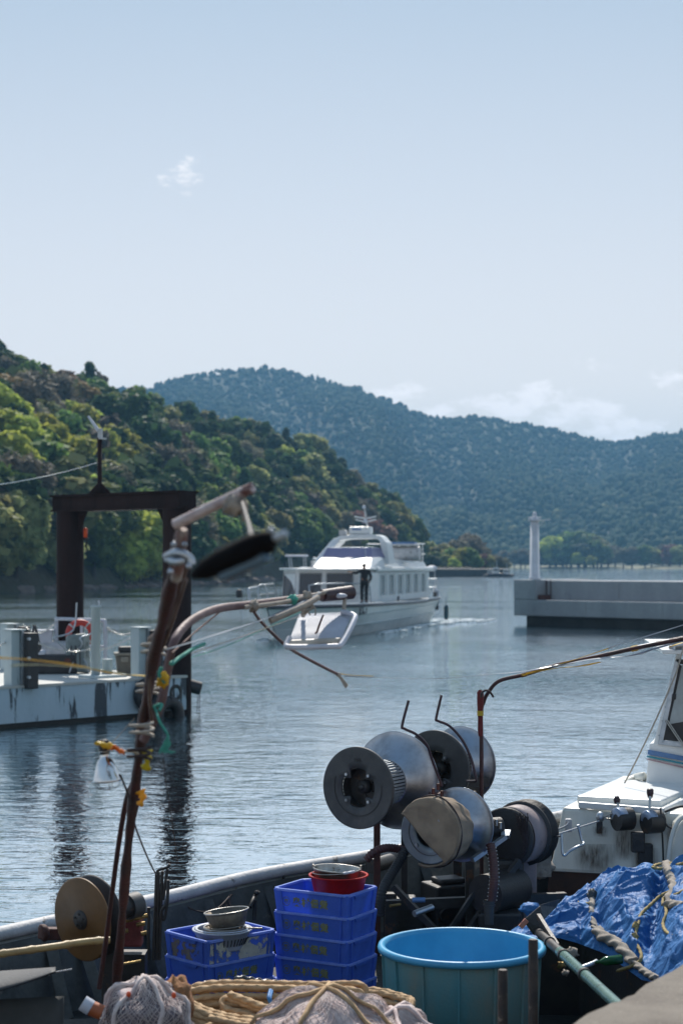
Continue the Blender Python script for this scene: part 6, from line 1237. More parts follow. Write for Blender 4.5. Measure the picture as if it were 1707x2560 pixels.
for nm, c_, z_ in (('pallet', cen, zb5), ('pallet', cen2, K2.z - .165 - .30)):
    k = MB(); k.box((c_.x, c_.y, (z_ + ZK) / 2), (.7, .5, z_ - ZK - .002), rz=ph if c_ is cen else ph2); k.build('deck_hatch', M_deck, fb, bevel=.01)
# bowl, bucket
c = P(846, 2187, 11.28); zr = c.z; cb = cen + Vector((.035, .05, 0)); T = Matrix.Translation((c.x, c.y, zr))
def vessel(name, lab, cat_, T, r0, r1, h_, mt, lip=.008, n=48, w=.004):
    k = MB(T); k.lathe([(0, -h_), (r0, -h_), (r0 + .004, -h_ + .01), (r1, -.006), (r1 + lip, -.004), (r1 + lip, .004), (r1 - .002, .003), (r1 - w, -.004), (r0 - w + .004, -h_ + .012), (0, -h_ + .008)], None, n); return k
rb = thing('red_bowl', 'round red plastic bowl standing in the top crate of the tall stack', 'bowl', (c.x, c.y, zr - .15)); vessel('', '', '', T, .145, .180, .15, M_red, .012).build('body', M_red, rb)
c2 = P(842, 2171, 11.28); T2 = Matrix.Translation((c2.x, c2.y, c2.z + .0)) @ Matrix.Rotation(R(3), 4, 'Y')
bk = thing('steel_bucket', 'shallow dented steel bucket with wire handle set inside the red bowl', 'bucket', (c2.x, c2.y, c2.z - .10)); vessel('', '', '', T2, .125, .150, .11, M_steel, .005).build('body', M_steel, bk)
k = MB(T2); k.tube([(.155 * math.cos(a), .155 * math.sin(a), -.012 + .02 * math.cos(a)) for a in [R(180 + i * 7.5) for i in range(25)]], .0035, 6); k.build('handle', M_steel, bk)
k = MB(T2); k.tube([(.155 * math.cos(a), .155 * math.sin(a), -.010 + .02 * math.cos(a)) for a in [R(285 + i * 5) for i in range(7)]], .009, 8, lobes=3, pitch=.02, depth=.15); k.build('handle_grip', M_whiteplastic, bk)
k = MB(T2); k.box((.152, 0, .01), (.01, .03, .035)); k.box((-.152, 0, .006), (.01, .03, .025)); k.build('handle_ear', M_steel, bk)
# sieves in the short stack
c = P(556, 2322, 11.1); T = Matrix.Translation((c.x, c.y, c.z)); wbk = thing('white_basket', 'white slotted plastic basket sitting in the stained blue crate', 'basket', (c.x, c.y, c.z - .12)); vessel('', '', '', T, .13, .180, .12, M_whiteplastic, .010).build('body', M_whiteplastic, wbk)
k = MB(T)
for i in range(44): a = 2 * math.pi * i / 44; k.beam((.150 * math.cos(a), .150 * math.sin(a), -.085), (.171 * math.cos(a), .171 * math.sin(a), -.04), .006, .005)
k.build('slots', M_castgrey, wbk)
k = MB(T); k.lathe([(.155, .006), (.165, .012), (.172, .006)], None, 48); k.build('inner_rim', M_whiteplastic, wbk)
M_mesh = mat('fine_steel_mesh', (.20, .17, .13), (.14, .12, .10), 30, .5, metal=.6, bump=.8, bscale=260)
for i, (px, py, r_, h_, tx, lab) in enumerate(((560, 2318, .125, .06, 0, 'lower round wire sieve with stick handle stacked in the white basket'), (566, 2277, .140, .10, -7, 'upper tilted wire sieve stacked on the white basket'))):
    c = P(px, py, 11.1); T = Matrix.Translation(c) @ Matrix.Rotation(R(tx), 4, 'Y') @ Matrix.Rotation(R(-3 if i else 0), 4, 'X'); s = thing('wire_sieve', lab, 'sieve', (c.x, c.y, c.z - h_), 0, 'wire sieves in the stained crate')
    k = MB(T); k.lathe([(0, -h_), (r_ * .72, -h_), (r_ * .80, -h_ * .8), (r_ * .98, 0)], None, 44); k.build('mesh_bowl', M_mesh, s, solid=.003)
    k = MB(T); k.tube([(r_ * math.cos(a), r_ * math.sin(a), 0) for a in [i_ * math.pi / 24 for i_ in range(49)]], .005, 8, caps=False); k.build('rim', M_steel, s)
    k = MB(T); k.tube([(r_ * .76 * math.cos(a), r_ * .76 * math.sin(a), -h_ * .95) for a in [i_ * math.pi / 24 for i_ in range(49)]], .003, 6, caps=False); k.build('base_ring', M_steel, s)
    if i == 0: k = MB(T); k.tube([(r_, -.02, .0), (r_ + .12, -.06, .005)], .006, 8); k.build('stick_handle', M_steel, s)

# ------------------------------------------------------------------ blue tub
c = P(1153.5, 2366, 10.0); TR = .476
tb = thing('round_tub', 'big round blue plastic tub with pale rim standing on the deck', 'tub', (c.x, c.y, ZK)); T = Matrix.Translation((c.x, c.y, 0)); zr = c.z
k = MB(T); k.lathe([(TR - .028, zr - .022), (TR - .002, zr - .022), (TR + .002, zr - .006), (TR - .004, zr + .012), (TR - .02, zr + .016), (TR - .036, zr + .012), (TR - .042, zr - .01)], None, 96); k.build('rim', M_tubblue, tb)
k = MB(T); k.lathe([(TR - .030, zr - .02), (TR - .06, ZK + .01), (TR - .08, ZK)], None, 96); k.build('outer_wall', M_tubside, tb)
k = MB(T); k.lathe([(TR - .042, zr - .008), (TR - .075, ZK + .03), (0, ZK + .02)], None, 96); k.build('inner_wall', M_tubblue, tb)
for i in range(14):
    a = 2 * math.pi * i / 14 + .12; k = MB(T); rA_, rB_ = TR - .026, TR - .055; k.beam((rA_ * math.cos(a), rA_ * math.sin(a), zr - .02), (rB_ * math.cos(a), rB_ * math.sin(a), ZK + .02), .008, .020, up=(math.cos(a), math.sin(a), 0)); k.build('side_rib', M_tubside, tb)
for px, ytop, D, r_, lab in ((1256, 2424, 8.2, .0235, 'shorter rusty iron stake standing in front of the tub'), (1332, 2348, 8.0, .0225, 'taller rusty iron stake in front of the tub rim')):
    p = P(px, ytop, D); k = MB(); k.tube([(p.x, p.y, ZK), (p.x, p.y, p.z - .004), (p.x, p.y, p.z)], [r_, r_, r_ * .8], 14)
    k.build('iron_stake', mat('dark_iron_stake', (.055, .038, .03), (.03, .024, .022), 14, .55, metal=.4, bump=.3, patch=(.16, .12, .09), pscale=22, pth=.6), label=lab, cat='stake', group='iron stakes before the tub')

# ------------------------------------------------------------------ rope heap, net bundles
k = MB(); k.hexa([(-1.75, 8.0, ZK), (.35, 8.0, ZK), (.35, 9.6, ZK), (-1.9, 9.6, ZK), (-1.7, 8.1, .74), (.30, 8.1, .74), (.30, 9.5, .74), (-1.8, 9.5, .74)]); k.build('hold_cover', M_deck, fb, bevel=.02)
rs = np.random.RandomState(11)
def coil(cx, cy, z0, rx, ry, n, hgt, seed, mt, lab, r=.0165, skew=0):
    rs = np.random.RandomState(seed); k = MB(); pts = []
    for i in range(n * 22):
        t = i / 22; a = 2 * math.pi * t + .3 * math.sin(t * 1.7); f = 1 + .10 * math.sin(t * 2.1 + seed) + .05 * math.sin(t * 5.3); lev = t / n
        pts.append(Vector((cx + skew * lev + rx * f * math.cos(a), cy + ry * f * math.sin(a), z0 + hgt * lev + .018 * math.sin(a * 3 + t) + r)))
    pts = spline(pts, 5); k.tube(pts, r, 12, lobes=3, pitch=.085, depth=.22); return k.build('rope_coil', mt, label=lab, cat='rope coil', group='tan rope coils by the nets')
# pile: bundles of near parallel strands lying across, doubled back at the ends
def hank(name, pts0, n, spread, r, mt, lab, seed, group='tan ropes heaped before the crates'):
    rs = np.random.RandomState(seed); k = MB(); base = [P(*p) for p in pts0]; path = []
    for j in range(n):
        o = Vector((0, rs.uniform(-spread, spread), 0)); dz = -.028 * (j % 5) + rs.uniform(-.01, .01) ; dyv = (j // 5) * .05
        seg = [b + o + Vector((rs.uniform(-.05, .05) if i in (0, len(base) - 1) else 0, dyv, dz)) for i, b in enumerate(base)]
        path += seg if j % 2 == 0 else seg[::-1]
    k.tube(spline(path, 12), r, 12, lobes=3, pitch=.075, depth=.22); return k.build(name, mt, label=lab, cat='rope', group=group)
hank('rope_hank', [(500, 2478, 8.9), (560, 2470, 8.95), (700, 2472, 9.0), (800, 2474, 9.0), (900, 2478, 9.0)], 9, .03, .0165, M_creamrope, 'tan rope strands lying straight across the top of the heap', 1)
hank('rope_hank', [(470, 2505, 8.7), (520, 2530, 8.6), (600, 2548, 8.5), (700, 2552, 8.5), (790, 2545, 8.5)], 10, .03, .0165, M_creamrope, 'tan rope strands sagging between the two net bundles', 2)
hank('rope_hank', [(585, 2488, 8.75), (620, 2505, 8.65), (680, 2525, 8.55), (760, 2530, 8.55)], 4, .02, .0165, M_creamrope, 'tan rope bend lying over the sagging strands', 3)
hank('rope_hank', [(880, 2492, 9.0), (940, 2486, 9.05), (1000, 2500, 9.0), (1030, 2515, 8.9), (990, 2545, 8.8), (900, 2545, 8.7)], 8, .03, .0165, M_creamrope, 'tan rope strands turning back beside the tub', 4)
hank('rope_hank', [(540, 2545, 8.4), (640, 2568, 8.3), (760, 2575, 8.3)], 6, .05, .0165, M_creamrope, 'loose tan rope ends at the bottom of the heap', 5)
k = MB(); k.tube(spline([P(*p) for p in [(462, 2485, 9.1), (500, 2463, 9.2), (580, 2456, 9.3), (600, 2446, 9.3), (660, 2455, 9.35), (760, 2462, 9.4), (860, 2475, 9.3), (930, 2485, 9.2), (1000, 2490, 9.2)]], 30), .016, 8, lobes=2, pitch=.045, depth=.25); k.build('black_rope', M_blackrope, label='black beaded rope lying along the back of the tan heap', cat='rope')
for pts, lab in (([(676, 2475, 8.8), (672, 2495, 8.7), (680, 2515, 8.7)], 'short blue cord tied round the tan rope'), ([(768, 2466, 9.1), (800, 2476, 9.05), (860, 2500, 8.9), (905, 2530, 8.7)], 'blue cord lying over the big net bundle')):
    k = MB(); k.tube(spline([P(*p) for p in pts], 6), .009, 7); k.tube(spline([P(p[0] + 4, p[1] + 2, p[2]) for p in pts], 6), .008, 7); k.build('blue_cord', M_bluecord, label=lab, cat='cord')
# net bundles: netting drawn over a filled sack
def netbundle(lab, c, r, seed, cols):
    t = thing('net_bundle', lab, 'net bundle', (c[0], c[1], c[2] - r[2])); M_ = Matrix.Translation(c)
    k = MB(M_); k.ball((0, 0, 0), r, 26, wob=.24, seed=seed); k.build('sack', cols[0], t)
    k = MB(M_); N = 70
    def sp_(a, b): d = Vector((math.cos(a) * math.cos(b), math.sin(a) * math.cos(b), math.sin(b))); q = 1.02 + .24 * noise.noise(d * 2.3 + Vector((seed, 0, 0))); return Vector((d.x * r[0] * q, d.y * r[1] * q, d.z * r[2] * q))
    for i in range(N):
        for sg in (1, -1):
            pts = [sp_(2 * math.pi * i / N + sg * b * .9 + .22 * noise.noise(Vector((i * .35, b * 3.5, seed))), b) for b in [R(-60 + j * 7) for j in range(22)]]; k.tube(pts, .0019, 3, caps=False)
    o = k.build('netting', cols[1], t, kind='stuff')
    k = MB(M_)
    for j in range(3):
        a0_ = j * 1.1 + seed; k.tube([sp_(a0_ + .25 * math.sin(b * 2), b) * 1.03 for b in [R(-50 + q * 8) for q in range(17)]] + [sp_(a0_ + math.pi, b) * 1.03 for b in [R(85 - q * 8) for q in range(17)]], .011, 6, lobes=2, pitch=.05)
    k.build('draw_rope', cols[2], t); return t
M_netpink = mat('sunlit_pink_netting', (.74, .62, .59), (.56, .44, .42), 14, .9, bump=.6, bscale=150, patch=(.30, .22, .20), pscale=10, pth=.58)  # pink raised towards white, sunlight on the nets is in the colour
M_netpale = mat('pale_twine', (.66, .58, .55), (.52, .42, .40), 20, .9, bump=.3)
M_netdark = mat('grey_violet_netting', (.20, .17, .19), (.12, .10, .12), 12, .9, bump=.6, bscale=150)
netbundle('large pale pink net bundle at the bottom centre, ropes over it', P(815, 2650, 8.0) + Vector((0, 0, 0)), (.36, .33, .30), 3, (M_netpink, M_netpale, M_creamrope))
netbundle('smaller net bundle lying to the tub side of the big one', P(985, 2650, 8.1), (.26, .26, .22), 8, (M_netpink, M_netpale, M_netpink))
netbundle('grey violet net bundle under the rusty mast', P(365, 2570, 7.9), (.20, .20, .20), 5, (M_netdark, M_netpale, M_netpale))
k = MB(Matrix.Translation(P(355, 2492, 7.95))); k.ball((0, 0, 0), (.15, .14, .065), 14, wob=.3, seed=2); k.build('folded_net', M_netpink, label='folded pink net lying on top of the grey violet bundle', cat='net')
k = MB(Matrix.Translation(P(445, 2500, 8.0))); k.ball((0, 0, 0), (.07, .08, .10), 10, wob=.5, seed=6); k.build('rust_coloured_net', mat('orange_brown_net', (.36, .17, .07), (.2, .1, .05), 14, .9, bump=.6), label='clump of orange brown net beside the grey bundle', cat='net')
for x in (322, 435): k = MB(); k.ball(P(x, 2486 + (x - 322) * .02, 7.8), (.011, .010, .014), 6); k.build('orange_float', M_orange, label='small orange float at the %s end of the folded net' % ('mast' if x < 400 else 'rope'), cat='float')
fl = thing('net_float', 'white and orange cylindrical net float lying beside the mast foot', 'float', tuple(P(228, 2520, 7.8)))
k = MB(); k.cyl(P(207, 2507, 7.8), P(228, 2520, 7.8), .035, 16); k.build('white_half', M_whiteplastic, fl, bevel=.01)
k = MB(); k.cyl(P(228, 2520, 7.8), P(256, 2532, 7.8), .034, 16); k.build('orange_half', mat('dull_orange', (.45, .12, .04), None, 8, .5), fl, bevel=.01)
# ------------------------------------------------------------------ blue tarpaulin over the net pile
def tarpmat():
    m = mat('blue_tarpaulin', (.045, .19, .47), (.035, .15, .40), 3, .58, rvar=.06, bump=0, trans=.12, spec=.3, fine=0)
    nt = m.node_tree; b = nt.nodes['Principled BSDF']; tc = nn(nt, 'ShaderNodeTexCoord')
    v = nn(nt, 'ShaderNodeTexVoronoi', feature='DISTANCE_TO_EDGE'); v.inputs['Scale'].default_value = 6.5; wn = nn(nt, 'ShaderNodeTexNoise'); wn.inputs['Scale'].default_value = 7; wn.inputs['Detail'].default_value = 4
    vm = nn(nt, 'ShaderNodeVectorMath', operation='MULTIPLY_ADD'); vm.inputs[1].default_value = (.22,) * 3
    nt.links.new(tc.outputs['Object'], wn.inputs['Vector']); nt.links.new(wn.outputs[1], vm.inputs[0]); nt.links.new(tc.outputs['Object'], vm.inputs[2]); nt.links.new(vm.outputs[0], v.inputs['Vector'])
    n2 = nn(nt, 'ShaderNodeTexNoise'); n2.inputs['Scale'].default_value = 26; n2.inputs['Detail'].default_value = 6; n2.inputs['Distortion'].default_value = .8; nt.links.new(tc.outputs['Object'], n2.inputs['Vector'])
    hh = mth(nt, 'ADD', mth(nt, 'MULTIPLY', mth(nt, 'MINIMUM', v.outputs[0], .25), .30), mth(nt, 'MULTIPLY', n2.outputs[0], .04))
    bp = nn(nt, 'ShaderNodeBump'); bp.inputs['Distance'].default_value = .22; bp.inputs['Strength'].default_value = .6; nt.links.new(hh, bp.inputs['Height']); nt.links.new(bp.outputs[0], b.inputs['Normal']); return m
M_tarp = tarpmat()
TOPC = [(1268, 2332), (1290, 2318), (1330, 2306), (1355, 2298), (1380, 2276), (1406, 2260), (1440, 2246), (1479, 2222), (1510, 2196), (1545, 2175), (1607, 2163), (1650, 2166), (1668, 2158), (1707, 2140), (1800, 2120), (2000, 2110)]
BOTC = [(1268, 2345), (1300, 2352), (1355, 2342), (1400, 2346), (1443, 2358), (1480, 2372), (1516, 2386), (1552, 2413), (1603, 2450), (1660, 2462), (1720, 2480), (1800, 2500), (2000, 2520)]
def ridged(p): return 1 - abs(noise.noise(p)) * 2
def tarp_pt(u, v, lift=0):
    px = 1268 + 640 * u; yt = float(np.interp(px, [a for a, _ in TOPC], [b for _, b in TOPC])); yb = float(np.interp(px, [a for a, _ in BOTC], [b for _, b in BOTC]))
    Db = 10.9 - 2.9 * min(1, max(0, (px - 1450) / 260.)) ** 1.0 * .55; Dt = 11.9 - .3 * u
    vv = min(1, v / .88); D = Db + (Dt - Db) * vv ** 1.1; y = yb + (yt - yb) * math.sin(vv * math.pi / 2) ** .95
    p = P(px, y, D)
    if v > .88: p = P(px, yt, Dt) + Vector((0, (v - .88) * 3.0, -(v - .88) * 3.5))
    e = min(1, v * 8, u * 12) ; q = Vector((p.x * 2.2, p.y * 2.2, p.z * 2.2))
    w = noise.noise(q * 2.0) * .065 + (ridged(q * 1.5 + Vector((3, 1, 2))) ** 3) * .065 + (ridged(q * 3.6 + Vector((9, 4, 1))) ** 4) * .022 + noise.noise(q * 9) * .008
    valley = -.14 * math.exp(-((px - 1655 + (y - 2160) * .15) / 22.) ** 2) - .05 * math.exp(-((px - 1478 - (y - 2230) * .35) / 14.) ** 2)
    return p + Vector((-.05, -.5, .75)) * ((w * e) + valley * min(1, v * 4) + lift)
tp_ = thing('tarpaulin', 'crumpled bright blue tarpaulin heaped over nets beside the quay', 'tarpaulin', tuple(tarp_pt(.3, .4)))
k = MB(); k.grid(lambda u, v: tarp_pt(u, v), 260, 130); k.build('sheet', M_tarp, tp_)
k = MB(); k.grid(lambda u, v: (lambda p: (p.x + .02, p.y + .10 * v + .02, p.z - (p.z - ZK) * v))(tarp_pt(.02 + .98 * u, .02)), 90, 3); k.build('net_pile_shade_skirt', M_blackmetal, tp_)  # dark skirt at the net pile paints the shade under the tarp edge
k2 = MB(); k2.ball(P(1326, 2272, 10.95), (.065, .06, .036), 10, wob=.5, seed=3); k2.build('tarp_bunch', M_tarp, label='small bunched end of blue tarpaulin tied above the anchor head', cat='tarpaulin')
rs = np.random.RandomState(8)
for i, (px, py, r_, mt, lab) in enumerate([(1429, 2384, .035, M_greyrope, 'coil of dirty rope end lying in the dark below the tarpaulin'), (1403, 2412, .022, M_brass, 'small yellowish shell lump under the tarpaulin edge'), (1412, 2432, .02, M_greyrope, 'pale rag scrap on the dark deck')]):
    k = MB(); k.ball(P(px, py, 10.3 - i * .1), (r_, r_, r_ * .8), 7, wob=.9, seed=i + 5); k.build('scrap', mt, label=lab, cat='scrap')
k = MB(); k.tube(spline([P(1452, 2420, 9.9), P(1478, 2410, 9.95), P(1490, 2404, 10)], 5), .014, 8); k.build('steel_hose_end', M_galv, label='grey hose end beside the green bottle on the dark deck', cat='hose')
k = MB(); k.lathe([(0, 0), (.008, 0), (.01, .03), (.026, .06), (.027, .16), (0, .165)], frame(P(1487, 2406, 9.95), (1, .3, .05), (0, 0, 1)), 16); k.build('green_bottle', mat('green_glass', (.01, .12, .04), None, 5, .15, bump=0, trans=.3), label='green bottle lying in the shade of the tarpaulin', cat='bottle')
k = MB(); k.hexa([(1.6, 9.2, ZK), (2.2, 8.6, ZK), (2.35, 9.9, ZK), (1.75, 10.3, ZK), (1.62, 9.25, .60), (2.15, 8.75, .62), (2.3, 9.8, .62), (1.78, 10.2, .6)]); k.build('shade_block', M_black, label='black block filling in the shade under the tarpaulin', cat='net', bevel=.05)  # black block paints the tarp's shadow on the deck by the quay
# heavy ropes on the tarpaulin
def on_tarp(px, y, up=.03):
    yt = float(np.interp(px, [a for a, _ in TOPC], [b for _, b in TOPC])); yb = float(np.interp(px, [a for a, _ in BOTC], [b for _, b in BOTC])); f = min(1, max(0, (yb - y) / (yb - yt)))
    vv = 2 / math.pi * math.asin(min(1, f ** (1 / .95))); p = tarp_pt((px - 1268) / 640., vv * .88); d = (Vector((0, 0, EYE)) - p).normalized(); D_ = p.y
    # keep the drawn column and row, sit just proud of the sheet
    q = P(px, y, D_); return q + d * up
def braid(pts, r, mt, lab, pitch=None, n=3):
    sp = spline([on_tarp(*p) if len(p) == 3 else on_tarp(*p, up=r * 1.1) for p in pts], 16); k = MB()
    L = 0; rr = []
    for i, p in enumerate(sp):
        if i: L += (p - sp[i - 1]).length
        rr.append(r * (1 + .06 * math.sin(L / (r * 2.2) * 2 * math.pi / 1.6)))
    k.tube(sp, rr, 18, lobes=3, pitch=pitch or r * 5, depth=.24); return k.build('thick_rope', mt, label=lab, cat='rope')
braid([(1664, 2160), (1668, 2175), (1676, 2195), (1682, 2220), (1672, 2245), (1668, 2262)], .026, M_greyrope, 'thick grey twisted rope hanging in the tarpaulin valley near the frame edge')
braid([(1668, 2258), (1690, 2264), (1712, 2262), (1740, 2250)], .024, M_greyrope, 'frayed thick rope end turning to the frame edge on the tarpaulin')
braid([(1476, 2228), (1479, 2250), (1478, 2275), (1482, 2300), (1486, 2318)], .017, M_greyrope, 'grey rope running down from the tarpaulin crest to the splice')
braid([(1492, 2328), (1505, 2342), (1530, 2352), (1552, 2370), (1570, 2388), (1582, 2405)], .032, M_greyrope, 'fat braided grey rope splice across the lower tarpaulin', pitch=.16)
braid([(1580, 2402), (1596, 2418), (1620, 2436), (1640, 2446)], .019, M_greyrope, 'grey rope tail running from the splice to the quay edge')
braid([(1484, 2316), (1488, 2326), (1494, 2330)], .018, M_greyrope, 'narrow lashing between the grey rope and its splice')
for pts, lab, mt in (([(1628, 2168), (1650, 2172), (1672, 2164), (1700, 2160), (1740, 2148)], 'thin tan rope lying over the tarpaulin top', M_yellowrope), ([(1632, 2166), (1640, 2162), (1662, 2158), (1690, 2160)], 'second thin tan rope strand over the tarpaulin top', M_yellowrope),
                     ([(1720, 2200), (1680, 2225), (1650, 2240), (1625, 2262), (1602, 2285), (1594, 2310), (1588, 2335), (1590, 2358), (1600, 2380), (1601, 2398), (1585, 2412), (1565, 2420), (1543, 2427)], 'yellowish rope winding down the tarpaulin with two knots', M_yellowrope),
                     ([(1662, 2262), (1664, 2285), (1656, 2310), (1665, 2330), (1690, 2340), (1730, 2342)], 'pale tan rope looping down to the frame edge on the tarpaulin', M_yellowrope), ([(1725, 2215), (1690, 2236), (1660, 2244), (1655, 2262)], 'short tan rope crossing the thick grey rope', M_yellowrope)):
    k = MB(); k.tube(spline([on_tarp(p[0], p[1], .035) for p in pts], 12), .0095, 10, lobes=3, pitch=.05, depth=.25); k.build('thin_rope', mt, label=lab, cat='rope', group='thin tan ropes on the tarpaulin')
for px, py, lab in ((1588, 2315, 'yellow knot, upper one on the winding rope'), (1585, 2343, 'yellow knot, lower one on the winding rope'), (1448, 2264, 'frayed yellow rope knot at the tarpaulin crease')):
    k = MB(); k.ball(on_tarp(px, py, .038), (.020, .018, .022), 9, wob=1.1, seed=px); k.build('rope_knot', M_yellowrope, label=lab, cat='knot')
k = MB(); k.tube(spline([on_tarp(1452, 2266, .02), on_tarp(1465, 2260, .02), on_tarp(1478, 2258, .03)], 4), .012, 8, lobes=3, pitch=.05); k.build('rope_tail', M_yellowrope, label='short rope tail from the frayed knot', cat='rope')
k = MB(); k.ball(on_tarp(1480, 2243, .03), (.034, .03, .05), 10, wob=.5, seed=4); k.build('dark_knot', mat('dark_grey_knot', (.07, .08, .085), None, 20, .9, bump=.5), label='dark grey knot at the top of the grey rope', cat='knot')
# anchor with green shank
an = thing('anchor', 'dark iron anchor with a long pale green shank reaching to the quay', 'anchor', tuple(P(1350, 2330, 10.4)))
a0_, a1_ = P(1345, 2330, 10.6), P(1590, 2556, 7.0)
k = MB(); k.cyl(a0_.lerp(a1_, .30), a1_, .028, 16, .024); k.build('shank', M_greenpole, an)
k = MB(); k.cyl(a0_, a0_.lerp(a1_, .34), .026, 14); k.build('shank_head', M_blackmetal, an)
for t in (.16, .34, .57): k = MB(); k.cyl(a0_.lerp(a1_, t), a0_.lerp(a1_, t + .012), .034, 16); k.build('collar', M_blackmetal, an)
k = MB(); k.hexa([tuple(P(1347, 2262, 10.7)), tuple(P(1358, 2300, 10.65)), tuple(P(1350, 2305, 10.7)), tuple(P(1343, 2275, 10.75)), tuple(P(1400, 2247, 10.9)), tuple(P(1390, 2268, 10.9)), tuple(P(1388, 2270, 10.93)), tuple(P(1399, 2250, 10.93))]); k.build('fluke', mat('dull_fluke_steel', (.08, .10, .11), (.05, .06, .07), 10, .6, metal=.3, bump=.3), an, bevel=.003)
k = MB(); k.hexa([tuple(P(1306, 2300, 10.6)), tuple(P(1350, 2262, 10.65)), tuple(P(1356, 2270, 10.8)), tuple(P(1312, 2308, 10.8)), tuple(P(1330, 2335, 10.6)), tuple(P(1362, 2325, 10.6)), tuple(P(1366, 2330, 10.8)), tuple(P(1334, 2340, 10.8))]); k.build('crown', M_blackmetal, an, bevel=.012)
k = MB(); k.beam(P(1345, 2290, 10.55), P(1392, 2365, 10.1), .022, .03); k.build('stock', M_blackmetal, an)
k = MB(); k.beam(P(1300, 2318, 10.6), P(1316, 2300, 10.6), .02, .03); k.build('red_tip', mat('salmon_paint', (.5, .2, .14), None, 8, .6), an)

# ------------------------------------------------------------------ leaning rusty mast with arm
def DQ(pts): return [Q(*p) for p in pts]
ms = thing('mast', 'leaning rust red mast of flaking pipe rising in front of the gantry, out of focus', 'mast', tuple(Q(255, 2400, 9.1)))
mp0 = DQ([(258, 2440, 9.15), (265, 2300, 8.9), (280, 2120, 8.4), (293, 1960, 7.9), (312, 1800, 7.35), (330, 1660, 6.9), (352, 1520, 6.4), (380, 1400, 6.0), (402, 1300, 5.75), (420, 1215, 5.55)])
sp = spline(mp0, 6); k = MB(); k.tube(sp, [.022 + .004 * math.sin(i * .9) + .002 * math.sin(i * 2.3) for i in range(len(sp))], 14); k.build('pipe', M_rustpole, ms)
k = MB(); k.tube(spline(DQ([(402, 1205, 5.5), (470, 1172, 5.45), (520, 1148, 5.4), (580, 1120, 5.35)]), 5), [.017] * 16, 10); k.build('arm', mat('bleached_pipe', (.62, .54, .52), (.40, .30, .29), 18, .6, bump=.5, patch=(.12, .05, .045), pscale=14, pth=.56), ms)
k = MB(); k.tube(spline(DQ([(418, 1215, 5.5), (412, 1290, 5.55), (404, 1330, 5.6)]), 4), .018, 8); k.build('upper_stub', mat('pale_flaked_stub', (.34, .32, .29), (.16, .07, .06), 14, .7, bump=.4), ms)
k = MB(); k.tube(spline(DQ([(382, 1278, 5.55), (410, 1268, 5.5), (436, 1282, 5.5), (440, 1296, 5.5)]), 5), .014, 8); k.tube(spline(DQ([(384, 1282, 5.55), (408, 1290, 5.5), (436, 1280, 5.52)]), 5), .013, 8); k.build('clamp', M_galv, ms)
for x, y in ((400, 1250), (392, 1312), (424, 1250), (434, 1300)): k = MB(); k.ball(Q(x, y, 5.48), .010, 6); k.build('clamp_bolt', M_silver, ms)
for j, (y, x) in enumerate(((1505, 353), (1690, 326), (1745, 320), (1595, 340))):
    k = MB(); k.tube([Q(x, y, 6.4 + j * .15) + Vector((.043 * math.cos(a), .043 * math.sin(a), .004 * a)) for a in [i * .4 for i in range(32)]], .006, 6); k.build('cord_binding', M_palecord if j != 2 else M_darkcord, ms)
k = MB(); k.tube(spline(DQ([(345, 1470, 6.5), (385, 1430, 6.2), (408, 1360, 6.0), (430, 1290, 5.8)]), 5), .012, 8); k.tube(spline(DQ([(350, 1660, 6.8), (345, 1560, 6.5), (385, 1460, 6.2), (415, 1370, 6.0), (428, 1330, 5.8)]), 5), .007, 6); k.build('hanging_cable', mat('dull_brown_cable', (.16, .11, .09), None, 12, .7), ms)
k = MB(); k.tube(spline(DQ([(228, 2270, 8.7), (248, 2130, 8.6), (270, 1960, 8.2), (290, 1840, 7.9), (305, 1800, 7.6)]), 6), .012, 10); k.build('thin_stay', M_rustpole, label='thin rusty stay rod leaning beside the mast', cat='rod')
# dark lamp housing hung from the arm
hb = thing('lamp_housing', 'big dark blurred lamp housing hanging from the mast arm', 'lamp', tuple(Q(555, 1280, 3.6)))
c = Q(545, 1275, 3.6); ax = (Q(640, 1232, 3.55) - Q(450, 1318, 3.65)).normalized(); Mh = frame(c, ax, (0, 0, 1))
M_soot = mat('sooty_black', (.006, .006, .007), None, 6, .8, bump=.1, spec=.1)
k = MB(Mh); k.lathe([(0, -.125), (.008, -.12), (.020, -.09), (.028, -.04), (.030, .04), (.024, .08), (.014, .095), (0, .096)], None, 22); k.build('body', M_soot, hb)
k = MB(Mh); k.box((-.03, .0, .01), (.02, .03, .12)); k.build('blue_highlight_strip', mat('blue_highlight_tone', (.05, .11, .16), None, 4, .12, metal=.3, bump=0), hb, bevel=.004)  # bluish highlight of the housing painted as a coloured strip
k = MB(Mh); k.cyl((0, 0, .094), (.0, 0, .125), .008, 10); k.ball((.022, -.02, .083), .007, 6); k.build('end_fitting', M_galv, hb)
k = MB(); k.tube(spline([Q(555, 1150, 5.38), Q(570, 1200, 4.6), Q(578, 1235, 3.65)], 5), .006, 6); k.build('hanging_cord', M_black, hb)
k = MB(); k.ball(Q(535, 1160, 5.36), (.03, .02, .028), 7, wob=.8, seed=2); k.ball(Q(560, 1170, 5.36), (.012, .012, .034), 7, wob=.6, seed=3); k.build('rag_knot', M_greyrope, label='pale knotted rag tied round the mast arm', cat='rag')
